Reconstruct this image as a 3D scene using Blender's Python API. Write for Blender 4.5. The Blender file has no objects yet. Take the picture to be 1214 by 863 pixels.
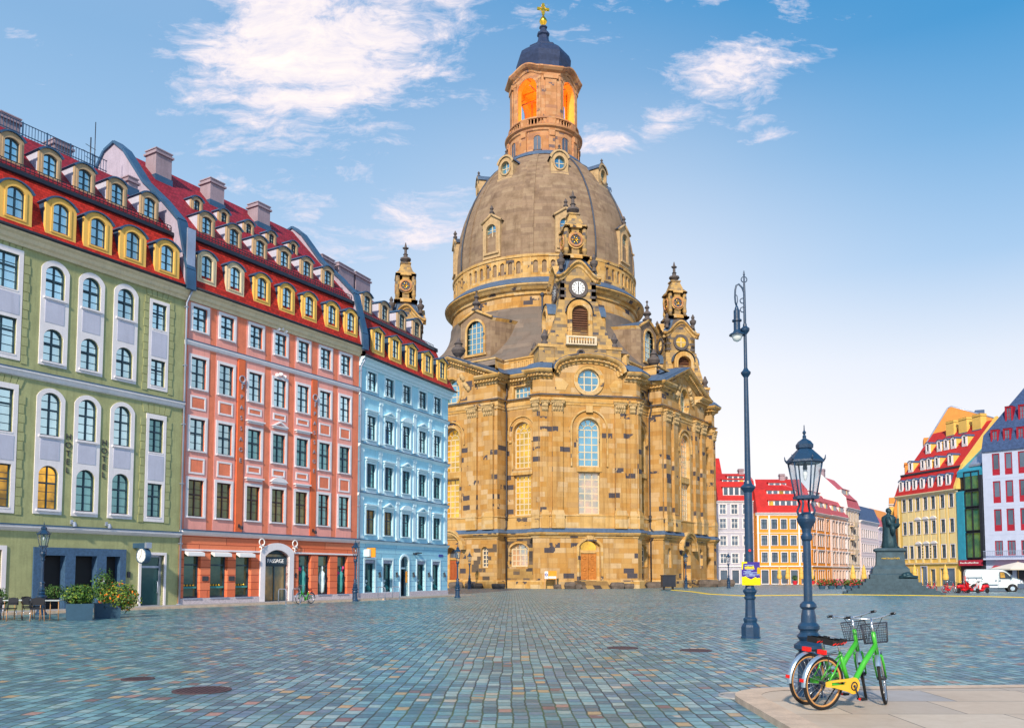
import bpy, math, random
from mathutils import Vector, Matrix
from mathutils.geometry import tessellate_polygon
random.seed(7)
SC = bpy.context.scene
COL = SC.collection
PI = math.pi
V = Vector

# ------------------------------------------------------------------ camera
cd = bpy.data.cameras.new('camera')
cam = bpy.data.objects.new('camera', cd)
COL.objects.link(cam)
cam.location = (0, 0, 1.7)
cam.rotation_euler = (PI / 2 + math.atan(.067), 0, 0)
cd.sensor_width = 36
cd.lens = 29.654
cd.shift_y = .1503
cd.clip_start = .1
cd.clip_end = 3000
SC.camera = cam

# ------------------------------------------------------------------ light
SUN_AZ = math.radians(193)       # compass style: 0 = +Y, 90 = +X ; behind the camera, a little to the left
SUN_EL = math.radians(32)
SC.view_settings.view_transform = 'Standard'
SC.view_settings.look = 'None'
SC.view_settings.exposure = EXPO = 0.72
SC.view_settings.gamma = 1
SC.view_settings.use_curve_mapping = False
sl = bpy.data.lights.new('sun', 'SUN')
sl.energy = 3.1
sl.angle = math.radians(3)
sl.color = (1, .86, .68)
sun = bpy.data.objects.new('sun', sl)
COL.objects.link(sun)
sd = V((math.sin(SUN_AZ) * math.cos(SUN_EL), math.cos(SUN_AZ) * math.cos(SUN_EL), math.sin(SUN_EL)))
sun.rotation_euler = sd.to_track_quat('Z', 'Y').to_euler()
sun.location = (0, -20, 60)


class NT:
    """tiny helper round a node tree"""
    def __init__(s, tree):
        s.t = tree; s.n = tree.nodes; s.l = tree.links
    def a(s, typ, ins=None, **props):
        nd = s.n.new(typ)
        for k, v in props.items(): setattr(nd, k, v)
        for k, v in (ins or {}).items():
            if hasattr(v, 'is_output') or hasattr(v, 'links'): s.l.new(v, nd.inputs[k])
            else: nd.inputs[k].default_value = v
        return nd
    def m(s, op, a, b=None, c=None, clamp=False):
        nd = s.n.new('ShaderNodeMath'); nd.operation = op; nd.use_clamp = clamp
        for i, v in enumerate((a, b, c)):
            if v is None: continue
            if hasattr(v, 'links'): s.l.new(v, nd.inputs[i])
            else: nd.inputs[i].default_value = v
        return nd.outputs[0]
    def vm(s, op, a, b=None):
        nd = s.n.new('ShaderNodeVectorMath'); nd.operation = op
        for i, v in enumerate((a, b)):
            if v is None: continue
            if hasattr(v, 'links'): s.l.new(v, nd.inputs[i])
            else: nd.inputs[i].default_value = v
        return nd.outputs[0]
    def mix(s, f, a, b, mode='MIX'):
        nd = s.n.new('ShaderNodeMix'); nd.data_type = 'RGBA'; nd.blend_type = mode
        for i, v in ((0, f), (6, a), (7, b)):
            if hasattr(v, 'links'): s.l.new(v, nd.inputs[i])
            elif i == 0: nd.inputs[0].default_value = v
            else: nd.inputs[i].default_value = tuple(v) + ((1,) if len(v) == 3 else ())
        return nd.outputs[2]
    def ramp(s, f, stops, interp='LINEAR'):
        nd = s.n.new('ShaderNodeValToRGB'); cr = nd.color_ramp; cr.interpolation = interp
        while len(cr.elements) < len(stops): cr.elements.new(.5)
        for e, (p, c) in zip(cr.elements, stops):
            e.position = p
            e.color = (c, c, c, 1) if isinstance(c, (int, float)) else tuple(c) + (1,)
        s.l.new(f, nd.inputs[0]); return nd.outputs[0]
    def noise(s, vec, scale, detail=3, rough=.55):
        nd = s.a('ShaderNodeTexNoise', {'Scale': scale, 'Detail': detail, 'Roughness': rough})
        if vec is not None: s.l.new(vec, nd.inputs['Vector'])
        return nd.outputs[0]


# ------------------------------------------------------------------ sky
def world():
    w = bpy.data.worlds.new('World'); SC.world = w; w.use_nodes = True
    t = NT(w.node_tree); t.n.clear()
    sky = t.a('ShaderNodeTexSky', sky_type='NISHITA', sun_disc=False)
    sky.sun_elevation = SUN_EL; sky.sun_rotation = SUN_AZ
    sky.air_density = 1.1; sky.dust_density = .6; sky.ozone_density = 2.6
    tc = t.a('ShaderNodeTexCoord'); d = tc.outputs['Generated']
    sx = t.a('ShaderNodeSeparateXYZ', {0: d})
    yy = t.m('MAXIMUM', sx.outputs[1], .05)
    u = t.m('DIVIDE', sx.outputs[0], yy); v = t.m('DIVIDE', sx.outputs[2], yy)
    front = t.m('GREATER_THAN', sx.outputs[1], .06)
    # cloud noise lives on a flat layer overhead
    zz = t.m('ADD', sx.outputs[2], .12)
    cu = t.m('DIVIDE', sx.outputs[0], zz); cv = t.m('DIVIDE', sx.outputs[1], zz)
    cxy = t.a('ShaderNodeCombineXYZ', {0: cu, 1: cv, 2: 0.0}).outputs[0]
    uv = t.a('ShaderNodeCombineXYZ', {0: u, 1: t.m('MULTIPLY', v, 1.7), 2: 0.3}).outputs[0]
    warp = t.a('ShaderNodeTexNoise', {'Vector': uv, 'Scale': 7.0, 'Detail': 3.0})
    wv = t.vm('ADD', uv, t.vm('MULTIPLY', t.vm('SUBTRACT', warp.outputs[1], (.5, .5, .5)), (.13, .10, 0)))
    mp = t.a('ShaderNodeMapping', {'Vector': wv, 'Rotation': (0, 0, math.radians(24)), 'Scale': (.75, 1.5, 1)}).outputs[0]
    n1 = t.noise(mp, 11, 9, .66)
    n2 = t.noise(wv, 42, 6, .7)
    n3 = t.noise(mp, 4.5, 5, .6)
    blobs = [(-.235, .640, .20, .125, .25, 1.0), (-.16, .72, .20, .06, .3, .8), (-.33, .71, .10, .05, -.45, .75), (-.34, .56, .10, .05, 0, .6),
             (-.27, .50, .06, .022, 0, .45), (-.12, .615, .10, .07, .3, .55),
             (-.15, .530, .085, .026, 0, .45), (-.245, .445, .07, .03, 0, .5), (-.12, .425, .13, .05, .12, .66), (-.18, .400, .14, .05, .1, .58), (-.03, .53, .06, .10, .2, .42), (-.27, .57, .15, .08, .1, .7),
             (.275, .615, .105, .062, .35, .85), (.205, .560, .09, .03, .45, .66), (.34, .70, .04, .05, .6, .55), (.115, .530, .075, .030, .2, .62), (-.045, .475, .10, .03, .2, .4),
             (-.59, .655, .06, .016, -.3, .5), (.15, .68, .16, .07, 0, .37), (-.05, .62, .12, .16, 0, .30), (.02, .70, .05, .03, .4, .5), (.24, .70, .05, .02, .5, .45), (.30, .53, .05, .015, .3, .45)]
    tot = None
    for (bu, bv, ru, rv, rot, amp) in blobs:
        du = t.m('SUBTRACT', u, bu); dv = t.m('SUBTRACT', v, bv)
        c, s_ = math.cos(rot), math.sin(rot)
        a = t.m('ADD', t.m('MULTIPLY', du, c / ru), t.m('MULTIPLY', dv, s_ / ru))
        b = t.m('SUBTRACT', t.m('MULTIPLY', dv, c / rv), t.m('MULTIPLY', du, s_ / rv))
        r2 = t.m('ADD', t.m('MULTIPLY', a, a), t.m('MULTIPLY', b, b))
        g = t.m('MULTIPLY', t.m('POWER', 2.718, t.m('MULTIPLY', r2, -.85)), amp)
        tot = g if tot is None else t.m('MAXIMUM', tot, g)
    dens = t.m('ADD', t.m('MULTIPLY', t.m('SUBTRACT', n1, .5), 1.55), t.m('MULTIPLY', t.m('SUBTRACT', n2, .5), .62))
    dens = t.m('ADD', dens, t.m('MULTIPLY', t.m('SUBTRACT', n3, .5), .8))
    dens = t.m('ADD', t.m('SUBTRACT', tot, .41), dens)
    cl = t.m('MULTIPLY', t.m('MULTIPLY', dens, 2.6, clamp=True), front)
    cl = t.m('MULTIPLY', t.m('SMOOTH_MIN', cl, .95, .2), .97, clamp=True)
    # the pale veil low in the sky, thicker to the east, and warm close to the roofs
    el = t.m('ARCSINE', sx.outputs[2])
    veil = t.m('ADD', .92, t.m('MULTIPLY', t.m('SUBTRACT', 1, t.m('DIVIDE', el, .5, clamp=True)), .06))
    ccol = t.ramp(t.m('ADD', t.m('MULTIPLY', dens, .75), t.m('MULTIPLY', n2, .35)), [(0, (4.6, 5.2, 7.0)), (.35, (6.4, 6.0, 6.7)), (.75, (8.6, 7.6, 7.0)), (1, (9.6, 8.9, 8.1))])
    skyc = t.mix(1.0, sky.outputs[0], (1.20, 1.95, 2.25), 'MULTIPLY')
    vcol = t.ramp(t.m('DIVIDE', el, .9, clamp=True), [(0, (7.3, 6.8, 6.9)), (.145, (7.1, 6.75, 6.9)), (.255, (5.7, 6.0, 6.6)), (.365, (2.9, 4.3, 6.0)), (.497, (1.25, 3.05, 5.2)), (.604, (.40, 2.25, 4.6)), (1, (.25, 1.7, 4.0))])
    vcol = t.mix(t.m('MULTIPLY', t.m('DIVIDE', t.m('SUBTRACT', .30, u), .7, clamp=True), .34), vcol, (4.7, 5.5, 6.6))
    gl = t.m('MULTIPLY', t.m('POWER', 2.718, t.m('MULTIPLY', t.m('POWER', t.m('DIVIDE', t.m('SUBTRACT', u, .12), .30), 2.0), -1.0)), t.m('SUBTRACT', 1, t.m('DIVIDE', el, .62, clamp=True), clamp=True))
    vcol = t.mix(t.m('MULTIPLY', t.m('MULTIPLY', gl, front), 1.05), vcol, (7.5, 7.1, 7.1))
    base = t.mix(veil, skyc, vcol)
    col = t.mix(cl, base, ccol)
    bg = t.a('ShaderNodeBackground', {'Color': col, 'Strength': .085})
    o = t.a('ShaderNodeOutputWorld'); t.l.new(bg.outputs[0], o.inputs[0])
world()


# ------------------------------------------------------------------ materials
MAT = {}
def base_mat(name):
    m = bpy.data.materials.new(name); m.use_nodes = True
    t = NT(m.node_tree); p = t.n['Principled BSDF']; MAT[name] = m
    return m, t, p

def mk(name, c, rough=.75, metal=0, mott=.16, sc=1.3, bump=.0, bsc=30, spec=.4, streak=0):
    """a plain coating with mottling, optional fine bump and rain streaks"""
    m, t, p = base_mat(name)
    pos = t.a('ShaderNodeNewGeometry').outputs['Position']
    n = t.noise(pos, sc, 5, .6)
    n2 = t.noise(pos, sc * 9, 3, .6)
    f = t.m('ADD', t.m('MULTIPLY', n, .65), t.m('MULTIPLY', n2, .35))
    lo = tuple(max(0, x * (1 - mott * 1.6)) for x in c); hi = tuple(min(1, x * (1 + mott * 1.6)) for x in c)
    col = t.ramp(f, [(.25, lo), (.75, hi)])
    if streak:
        st = t.noise(t.vm('MULTIPLY', pos, (3.2, 3.2, .22)), 2.2, 4, .6)
        col = t.mix(t.m('MULTIPLY', t.ramp(st, [(.5, 0), (.75, 1)]), streak), col, tuple(x * .5 for x in c))
    t.l.new(col, p.inputs['Base Color'])
    p.inputs['Roughness'].default_value = rough; p.inputs['Metallic'].default_value = metal
    p.inputs['Specular IOR Level'].default_value = spec
    if bump:
        b = t.a('ShaderNodeBump', {'Strength': bump, 'Distance': .02, 'Height': t.noise(pos, bsc, 4, .6)})
        t.l.new(b.outputs[0], p.inputs['Normal'])
    return m

def cells(t, uvw, w, h, gap, stag=True):
    """courses of blocks: returns random value, second random, joint mask"""
    s = t.a('ShaderNodeSeparateXYZ', {0: uvw})
    y = t.m('DIVIDE', s.outputs[1], h); row = t.m('FLOOR', y)
    wr = t.a('ShaderNodeTexWhiteNoise', {'W': row}, noise_dimensions='1D')
    x = t.m('ADD', t.m('DIVIDE', s.outputs[0], w), t.m('MULTIPLY', wr.outputs[0], 7.31) if stag else t.m('MULTIPLY', row, .5))
    c = t.m('FLOOR', x)
    wn = t.a('ShaderNodeTexWhiteNoise', {'Vector': t.a('ShaderNodeCombineXYZ', {0: c, 1: row, 2: 0.0}).outputs[0]}, noise_dimensions='2D')
    fx = t.m('SUBTRACT', x, c); fy = t.m('SUBTRACT', y, row)
    dx = t.m('MULTIPLY', t.m('MINIMUM', fx, t.m('SUBTRACT', 1, fx)), w)
    dy = t.m('MULTIPLY', t.m('MINIMUM', fy, t.m('SUBTRACT', 1, fy)), h)
    d = t.m('MINIMUM', dx, dy)
    joint = t.m('LESS_THAN', d, gap)
    rc = t.a('ShaderNodeSeparateColor', {0: wn.outputs[1]})
    return wn.outputs[0], rc.outputs[1], joint, d

def stone(name, stops, w, h, gap=.012, jcol=(.12, .09, .06), jamt=.5, soil=.4, rough=.85, bump=.25, stain=0, darkp=0, dark=(.05, .045, .05), clump=.5):
    m, t, p = base_mat(name)
    pos = t.a('ShaderNodeNewGeometry').outputs['Position']
    uvw = t.a('ShaderNodeTexCoord').outputs['UV']
    r, r2, j, d = cells(t, uvw, w, h, gap)
    col = t.ramp(r, stops, 'CONSTANT')
    n = t.noise(pos, .55, 5, .62); nf = t.noise(pos, 7, 4, .65)
    col = t.mix(t.m('MULTIPLY', t.ramp(nf, [(.3, 1), (.7, 0)]), .35), col, t.mix(1, col, (.72, .66, .58), 'MULTIPLY'))
    if soil: col = t.mix(t.m('MULTIPLY', t.ramp(n, [(.48, 0), (.72, 1)]), soil), col, t.mix(1, col, (.55, .50, .46), 'MULTIPLY'))
    if darkp:
        thr = t.m('ADD', 1 - darkp, t.m('MULTIPLY', t.m('SUBTRACT', .52, n), clump))
        isd = t.m('GREATER_THAN', r2, thr)
        col = t.mix(isd, col, t.mix(nf, dark, tuple(x * 2.2 for x in dark)))
    if stain:
        st = t.noise(t.vm('MULTIPLY', pos, (1.7, 1.7, .13)), 1.0, 5, .65)
        col = t.mix(t.m('MULTIPLY', t.ramp(st, [(.50, 0), (.68, 1)]), stain), col, t.mix(1, col, (.46, .40, .36), 'MULTIPLY'))
    col = t.mix(t.m('MULTIPLY', j, jamt), col, jcol)
    t.l.new(col, p.inputs['Base Color']); p.inputs['Roughness'].default_value = rough
    p.inputs['Specular IOR Level'].default_value = .3
    hgt = t.m('ADD', t.m('MULTIPLY', t.m('MINIMUM', d, .03), 12), t.m('MULTIPLY', nf, .3))
    b = t.a('ShaderNodeBump', {'Strength': bump, 'Distance': .03, 'Height': hgt})
    t.l.new(b.outputs[0], p.inputs['Normal'])
    return m

def tiles(name, c, w=.22, h=.17, var=.35):
    m, t, p = base_mat(name)
    pos = t.a('ShaderNodeNewGeometry').outputs['Position']
    uvw = t.a('ShaderNodeTexCoord').outputs['UV']
    r, r2, j, d = cells(t, uvw, w, h, .012, False)
    lo = tuple(x * (1 - var) for x in c); hi = tuple(min(1, x * (1 + var)) for x in c)
    col = t.mix(t.m('ADD', t.m('MULTIPLY', r, .6), t.m('MULTIPLY', t.noise(pos, .9, 4), .4)), lo, hi)
    col = t.mix(t.m('MULTIPLY', j, .55), col, tuple(x * .3 for x in c))
    s = t.a('ShaderNodeSeparateXYZ', {0: uvw}); fy = t.m('FRACT', t.m('DIVIDE', s.outputs[1], h))
    t.l.new(col, p.inputs['Base Color']); p.inputs['Roughness'].default_value = .7
    p.inputs['Specular IOR Level'].default_value = .3
    b = t.a('ShaderNodeBump', {'Strength': .6, 'Distance': .03, 'Height': t.m('SUBTRACT', t.m('SUBTRACT', 1, fy), t.m('MULTIPLY', j, .4))})
    t.l.new(b.outputs[0], p.inputs['Normal']); return m

def glass(name, c, metal=.75, rough=.06, emit=None, es=1.0, wob=.03):
    """window glass: coated, slightly wavy; emit adds a glow for lit rooms and painted-in reflections"""
    m, t, p = base_mat(name)
    pos = t.a('ShaderNodeNewGeometry').outputs['Position']
    oi = t.a('ShaderNodeObjectInfo').outputs['Random']
    n = t.noise(pos, .9, 3)
    f = t.m('ADD', t.m('MULTIPLY', n, .6), t.m('MULTIPLY', oi, .5))
    col = t.ramp(f, [(.2, tuple(x * .55 for x in c)), (.75, c)])
    t.l.new(col, p.inputs['Base Color'])
    p.inputs['Metallic'].default_value = metal; p.inputs['Roughness'].default_value = rough
    b = t.a('ShaderNodeBump', {'Strength': wob, 'Distance': .05, 'Height': t.noise(pos, 1.6, 2)})
    t.l.new(b.outputs[0], p.inputs['Normal'])
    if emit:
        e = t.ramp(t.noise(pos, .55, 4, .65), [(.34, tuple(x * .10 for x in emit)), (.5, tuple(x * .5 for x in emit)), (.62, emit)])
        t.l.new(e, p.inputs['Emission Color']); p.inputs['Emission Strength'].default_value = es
    return m

mk('green_plaster', (.37, .385, .19), streak=.45, bump=.15)
mk('white_trim', (.80, .76, .80), mott=.07, streak=.15)
mk('lavender_plaster', (.52, .53, .66), mott=.08, streak=.2)
mk('cream_trim', (.72, .58, .38), mott=.1, streak=.25)
mk('yellow_trim', (.84, .50, .12), mott=.08)
mk('tan_trim', (.46, .33, .20), mott=.12)
mk('grey_lilac_plaster', (.40, .36, .46), mott=.15, streak=.4)
mk('blue_metal', (.05, .12, .22), rough=.45, metal=.3, mott=.2)
mk('dark_metal', (.03, .035, .05), rough=.4, metal=.3, mott=.2)
mk('lamp_paint', (.010, .042, .10), rough=.38, mott=.25, sc=6, bump=.2, spec=.6)
mk('sash_dark', (.02, .055, .085), rough=.5)
mk('sash_brown', (.035, .02, .025), rough=.5)
mk('zinc', (.36, .42, .55), rough=.4, metal=.5, mott=.15)
tiles('red_tiles', (.44, .024, .014), var=.5)
tiles('crimson_tiles', (.28, .014, .030), var=.5)
tiles('slate_tiles', (.045, .085, .20))
mk('chimney_plaster', (.33, .26, .31), mott=.15, streak=.4)
mk('portal_granite', (.05, .11, .21), rough=.5, mott=.3, sc=8)
mk('salmon_plaster', (.80, .22, .12), streak=.35, bump=.12)
mk('pink_plaster', (.86, .37, .32), mott=.1, streak=.28)
mk('brick_red_plaster', (.70, .15, .055), mott=.12)
stone('salmon_rustic', [(0, (.80, .20, .10)), (.4, (.84, .24, .12)), (.7, (.76, .18, .08))], 4.0, .42, .02, (.30, .05, .03), .8, .15)
mk('sky_blue_plaster', (.42, .77, .93), mott=.07, streak=.25)
mk('pale_blue_trim', (.66, .85, .95), mott=.06, streak=.12)
stone('blue_rustic', [(0, (.38, .74, .91)), (.4, (.42, .78, .94)), (.7, (.35, .70, .88))], 4.0, .40, .018, (.16, .30, .48), .8, .12)
mk('plinth_granite', (.56, .50, .54), mott=.25, sc=9)
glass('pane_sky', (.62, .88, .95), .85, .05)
glass('pane_mid', (.20, .42, .45), .7, .06)  # dark reflection of houses opposite, not modelled, put into the tint
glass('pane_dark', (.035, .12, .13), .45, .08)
glass('pane_lit', (.10, .08, .03), .3, .08, (1.0, .50, .05), .8)
glass('pane_warm', (.06, .14, .10), .5, .08, (.50, .26, .05), .16)  # brownish reflections and yellow-lit bits put in as a faint glow
glass('pane_shop', (.05, .15, .15), .55, .06, (.25, .20, .04), .10)
mk('black_matt', (.012, .012, .015), rough=.7)
mk('white_paint', (.80, .80, .82), rough=.4, mott=.05)
mk('dial_white', (.85, .87, .88), rough=.4, mott=.03)
mk('gold', (.95, .56, .06), rough=.3, metal=.9, mott=.1)
mk('letters_dark', (.05, .05, .06), rough=.5)
mk('letters_grey', (.32, .36, .46), rough=.5, metal=.2)
mk('letters_white', (.85, .85, .88), rough=.5)
mk('orange_sign', (.75, .30, .02), rough=.5)
mk('sign_blue', (.04, .07, .35), rough=.5)


# ------------------------------------------------------------------ mesh builder
class Fr:
    """facade frame: u to the right along the wall, w outward, z up"""
    def __init__(s, o, d):
        s.o = V((o[0], o[1], o[2] if len(o) > 2 else 0)); s.d = V((d[0], d[1], 0)).normalized(); s.n = V((s.d.y, -s.d.x, 0))
    def P(s, u, w, z): return s.o + s.d * u + s.n * w + V((0, 0, z))
    @property
    def ang(s): return math.atan2(s.d.y, s.d.x)
LF = Fr((0, 0, 0), (1, 0))

class MB:
    def __init__(s): s.v = []; s.f = []; s.m = []; s.uv = []; s.sm = []
    def poly(s, pts, m=0, uv=None, smooth=False):
        i = len(s.v); s.v += [V(p) for p in pts]; s.f.append(list(range(i, i + len(pts)))); s.m.append(m); s.uv.append(uv); s.sm.append(smooth)
    def idx(s, ids, m=0, uv=None, smooth=False):
        s.f.append(ids); s.m.append(m); s.uv.append(uv); s.sm.append(smooth)
    def box(s, fr, u0, u1, w0, w1, z0, z1, m=0):
        P = fr.P
        a, b, c, d = P(u0, w1, z0), P(u1, w1, z0), P(u1, w1, z1), P(u0, w1, z1)
        e, f, g, h = P(u0, w0, z0), P(u1, w0, z0), P(u1, w0, z1), P(u0, w0, z1)
        for q in ((a, b, c, d), (f, e, h, g), (e, a, d, h), (b, f, g, c), (d, c, g, h), (e, f, b, a)): s.poly(q, m)
        return s
    def bx(s, c, sx, sy, sz, rot=0, m=0):
        fr = Fr(c, (math.cos(rot), math.sin(rot))); return s.box(fr, -sx / 2, sx / 2, -sy / 2, sy / 2, -sz / 2, sz / 2, m)
    def sheet(s, fr, outer, holes=(), wf=0., wb=None, m=0, mr=None, back=False):
        """flat polygon with holes at depth wf; rims run back to wb"""
        mr = m if mr is None else mr
        loops = [list(outer)] + [list(h) for h in holes]
        tri = tessellate_polygon([[V((u, z, 0)) for u, z in L] for L in loops])
        flat = [p for L in loops for p in L]
        for t3 in tri:
            q = [flat[i] for i in t3]
            ar = (q[1][0] - q[0][0]) * (q[2][1] - q[0][1]) - (q[2][0] - q[0][0]) * (q[1][1] - q[0][1])
            if abs(ar) < 1e-9: continue
            if ar < 0: q = q[::-1]
            s.poly([fr.P(u, wf, z) for u, z in q], m)
            if back and wb is not None: s.poly([fr.P(u, wb, z) for u, z in q[::-1]], m)
        if wb is not None:
            for k, L in enumerate(loops):
                ar = sum(L[i][0] * L[(i + 1) % len(L)][1] - L[(i + 1) % len(L)][0] * L[i][1] for i in range(len(L)))
                if (ar < 0) == (k == 0): L = L[::-1]
                for i in range(len(L)):
                    a, b = L[i], L[(i + 1) % len(L)]
                    s.poly([fr.P(a[0], wf, a[1]), fr.P(a[0], wb, a[1]), fr.P(b[0], wb, b[1]), fr.P(b[0], wf, b[1])], m if k == 0 else mr)
        return s
    def prof(s, fr, pts, u0, u1, m=0, caps=True, closed=True):
        """(w,z) profile swept along u"""
        n = len(pts)
        ar = sum(pts[i][0] * pts[(i + 1) % n][1] - pts[(i + 1) % n][0] * pts[i][1] for i in range(n))
        if ar < 0: pts = pts[::-1]
        for i in range(n if closed else n - 1):
            a, b = pts[i], pts[(i + 1) % n]
            s.poly([fr.P(u1, *a), fr.P(u0, *a), fr.P(u0, *b), fr.P(u1, *b)][::-1], m)
        if caps and closed:
            s.poly([fr.P(u1, *p) for p in pts], m); s.poly([fr.P(u0, *p) for p in pts[::-1]], m)
        return s
    def lathe(s, c, prof, n=24, m=0, smooth=True, a0=0, full=True, rot=0, sx=1, sy=1, share=False, cap=True):
        c = V(c); rm = max(r for r, z in prof) or 1
        vl = [0]
        for i in range(1, len(prof)): vl.append(vl[-1] + math.hypot(prof[i][0] - prof[i - 1][0], prof[i][1] - prof[i - 1][1]))
        def pt(r, z, k):
            a = rot + 2 * PI * k / n; return c + V((math.cos(a) * r * sx, math.sin(a) * r * sy, z))
        base = None
        for i in range(len(prof) - 1):
            (r0, z0), (r1, z1) = prof[i], prof[i + 1]
            if share and base is not None: b0 = b1
            else:
                b0 = len(s.v); s.v += [pt(r0, z0, k) for k in range(n)]
            b1 = len(s.v); s.v += [pt(r1, z1, k) for k in range(n)]; base = b0
            for k in range(n):
                k2 = (k + 1) % n
                ua, ub = rm * 2 * PI * k / n, rm * 2 * PI * (k + 1) / n
                s.idx([b0 + k, b0 + k2, b1 + k2, b1 + k], m, [(ua, vl[i]), (ub, vl[i]), (ub, vl[i + 1]), (ua, vl[i + 1])], smooth)
        if cap:
            if prof[0][0] > 1e-4: s.poly([pt(prof[0][0], prof[0][1], k) for k in range(n)][::-1], m)
            if prof[-1][0] > 1e-4: s.poly([pt(prof[-1][0], prof[-1][1], k) for k in range(n)], m)
        return s
    def tube(s, pts, r, n=8, m=0, caps=True, closed=False, smooth=True):
        pts = [V(p) for p in pts]; L = len(pts)
        rs = r if isinstance(r, (list, tuple)) else [r] * L
        rings = []; up = None
        for i, p in enumerate(pts):
            if closed: d = pts[(i + 1) % L] - pts[i - 1]
            else: d = pts[min(i + 1, L - 1)] - pts[max(i - 1, 0)]
            d.normalize()
            if up is None:
                up = V((0, 0, 1)) if abs(d.z) < .9 else V((1, 0, 0))
            x = up.cross(d)
            if x.length < 1e-5: x = V((1, 0, 0)).cross(d)
            x.normalize(); y = d.cross(x); up = y
            b = len(s.v); s.v += [p + (x * math.cos(2 * PI * k / n) + y * math.sin(2 * PI * k / n)) * rs[i] for k in range(n)]; rings.append(b)
        for i in range(L if closed else L - 1):
            a, b = rings[i], rings[(i + 1) % L]
            for k in range(n):
                k2 = (k + 1) % n; s.idx([a + k, a + k2, b + k2, b + k], m, None, smooth)
        if caps and not closed:
            s.idx([rings[0] + k for k in range(n)][::-1], m); s.idx([rings[-1] + k for k in range(n)], m)
        return s
    def ball(s, c, r, n=12, k=8, m=0, sc=(1, 1, 1)):
        return s.lathe(c, [(r * math.sin(PI * i / k), -r * math.cos(PI * i / k) * sc[2]) for i in range(k + 1)], n, m, True, sx=sc[0], sy=sc[1], share=True)
    def ring(s, c, ax, R, r, n=28, k=6, m=0, sq=1.0):
        """torus round axis ax"""
        ax = V(ax).normalized(); x = ax.orthogonal().normalized(); y = ax.cross(x)
        return s.tube([V(c) + (x * math.cos(2 * PI * i / n) + y * math.sin(2 * PI * i / n)) * R for i in range(n)], r, k, m, closed=True)
    def disc(s, c, ax, R, th, n=28, m=0):
        ax = V(ax).normalized(); return s.tube([V(c) - ax * th / 2, V(c) + ax * th / 2], R, n, m, smooth=False)
    def mesh(s, name, mats, off=V((0, 0, 0))):
        me = bpy.data.meshes.new(name)
        me.from_pydata([tuple(p - off) for p in s.v], [], s.f)
        for k in mats: me.materials.append(MAT[k])
        me.polygons.foreach_set('material_index', s.m); me.polygons.foreach_set('use_smooth', s.sm)
        uvl = me.uv_layers.new(name='UVMap').data
        zup = V((0, 0, 1))
        for p, f, uv in zip(me.polygons, s.f, s.uv):
            if uv is None:
                nn = V(p.normal)
                if abs(nn.z) > .97: t, b = V((1, 0, 0)), V((0, 1, 0))
                else:
                    t = zup.cross(nn).normalized(); b = nn.cross(t)
                uv = [(s.v[i].dot(t), s.v[i].dot(b)) for i in f]
            for li, q in zip(p.loop_indices, uv): uvl[li].uv = q
        return me
    def build(s, name, mats, parent=None, off=None):
        if isinstance(mats, str): mats = [mats]
        if off is None: off = WLOC(parent) if parent else V((0, 0, 0))
        o = bpy.data.objects.new(name, s.mesh(name, mats, off)); COL.objects.link(o)
        if parent: o.parent = parent
        return o

def WLOC(o):
    p = V(o.location)
    while o.parent: o = o.parent; p += o.location
    return p
def tag(o, label, cat, group=None, kind=None):
    o['label'] = label; o['category'] = cat
    if group: o['group'] = group
    if kind: o['kind'] = kind
    return o
def thing(name, loc, label, cat, group=None, rz=0):
    o = bpy.data.objects.new(name, None); COL.objects.link(o); o.location = loc; o.rotation_euler = (0, 0, rz); o.empty_display_size = .2
    return tag(o, label, cat, group)
def struct(name, mb, mats):
    o = mb.build(name, mats); o['kind'] = 'structure'; return o
def inst(name, me, parent, pos, ang=0):
    o = bpy.data.objects.new(name, me); COL.objects.link(o); o.parent = parent
    o.location = V(pos) - (WLOC(parent) if parent else V((0, 0, 0))); o.rotation_euler = (0, 0, ang); return o
def sub(name, me, parent):
    o = bpy.data.objects.new(name, me); COL.objects.link(o); o.parent = parent; return o
def copy_tree(o, parent=None):
    c = o.copy(); COL.objects.link(c); c.parent = parent
    for ch in list(o.children): copy_tree(ch, c)
    return c
def rect(u0, u1, z0, z1): return [(u0, z0), (u1, z0), (u1, z1), (u0, z1)]
def arch(u0, u1, z0, z1, rise, n=10):
    """opening with a curved head: z1 is the crown, rise the height of the curve (ellipse)"""
    if rise <= 0: return rect(u0, u1, z0, z1)
    c, a = (u0 + u1) / 2, (u1 - u0) / 2
    if rise < a * .8:      # segmental
        R = (a * a + rise * rise) / (2 * rise); th = math.asin(min(1, a / R))
        top = [(c + R * math.sin(th * (1 - 2 * i / n)), z1 - R + R * math.cos(th * (1 - 2 * i / n))) for i in range(n + 1)]
    else:
        top = [(c + a * math.cos(PI * i / n), z1 - rise + rise * math.sin(PI * i / n)) for i in range(n + 1)]
    return [(u0, z0), (u1, z0)] + top
def circ(u, z, ru, rz=None, n=28):
    rz = rz or ru; return [(u + ru * math.cos(2 * PI * i / n), z + rz * math.sin(2 * PI * i / n)) for i in range(n)]
def text_mesh(s, size, mat, depth=.02, align='CENTER'):
    cu = bpy.data.curves.new('t', 'FONT'); cu.body = s; cu.size = size; cu.extrude = depth; cu.align_x = align; cu.align_y = 'CENTER'
    ob = bpy.data.objects.new('t', cu); COL.objects.link(ob)
    dg = bpy.context.evaluated_depsgraph_get()
    me = bpy.data.meshes.new_from_object(ob.evaluated_get(dg)); bpy.data.objects.remove(ob)
    # stand it up: x stays, y -> z, z -> -y (outward)
    me.transform(Matrix(((1, 0, 0, 0), (0, 0, -1, 0), (0, 1, 0, 0), (0, 0, 0, 1))))
    me.materials.clear(); me.materials.append(MAT[mat]); me.name = 'lettering'
    return me

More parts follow.
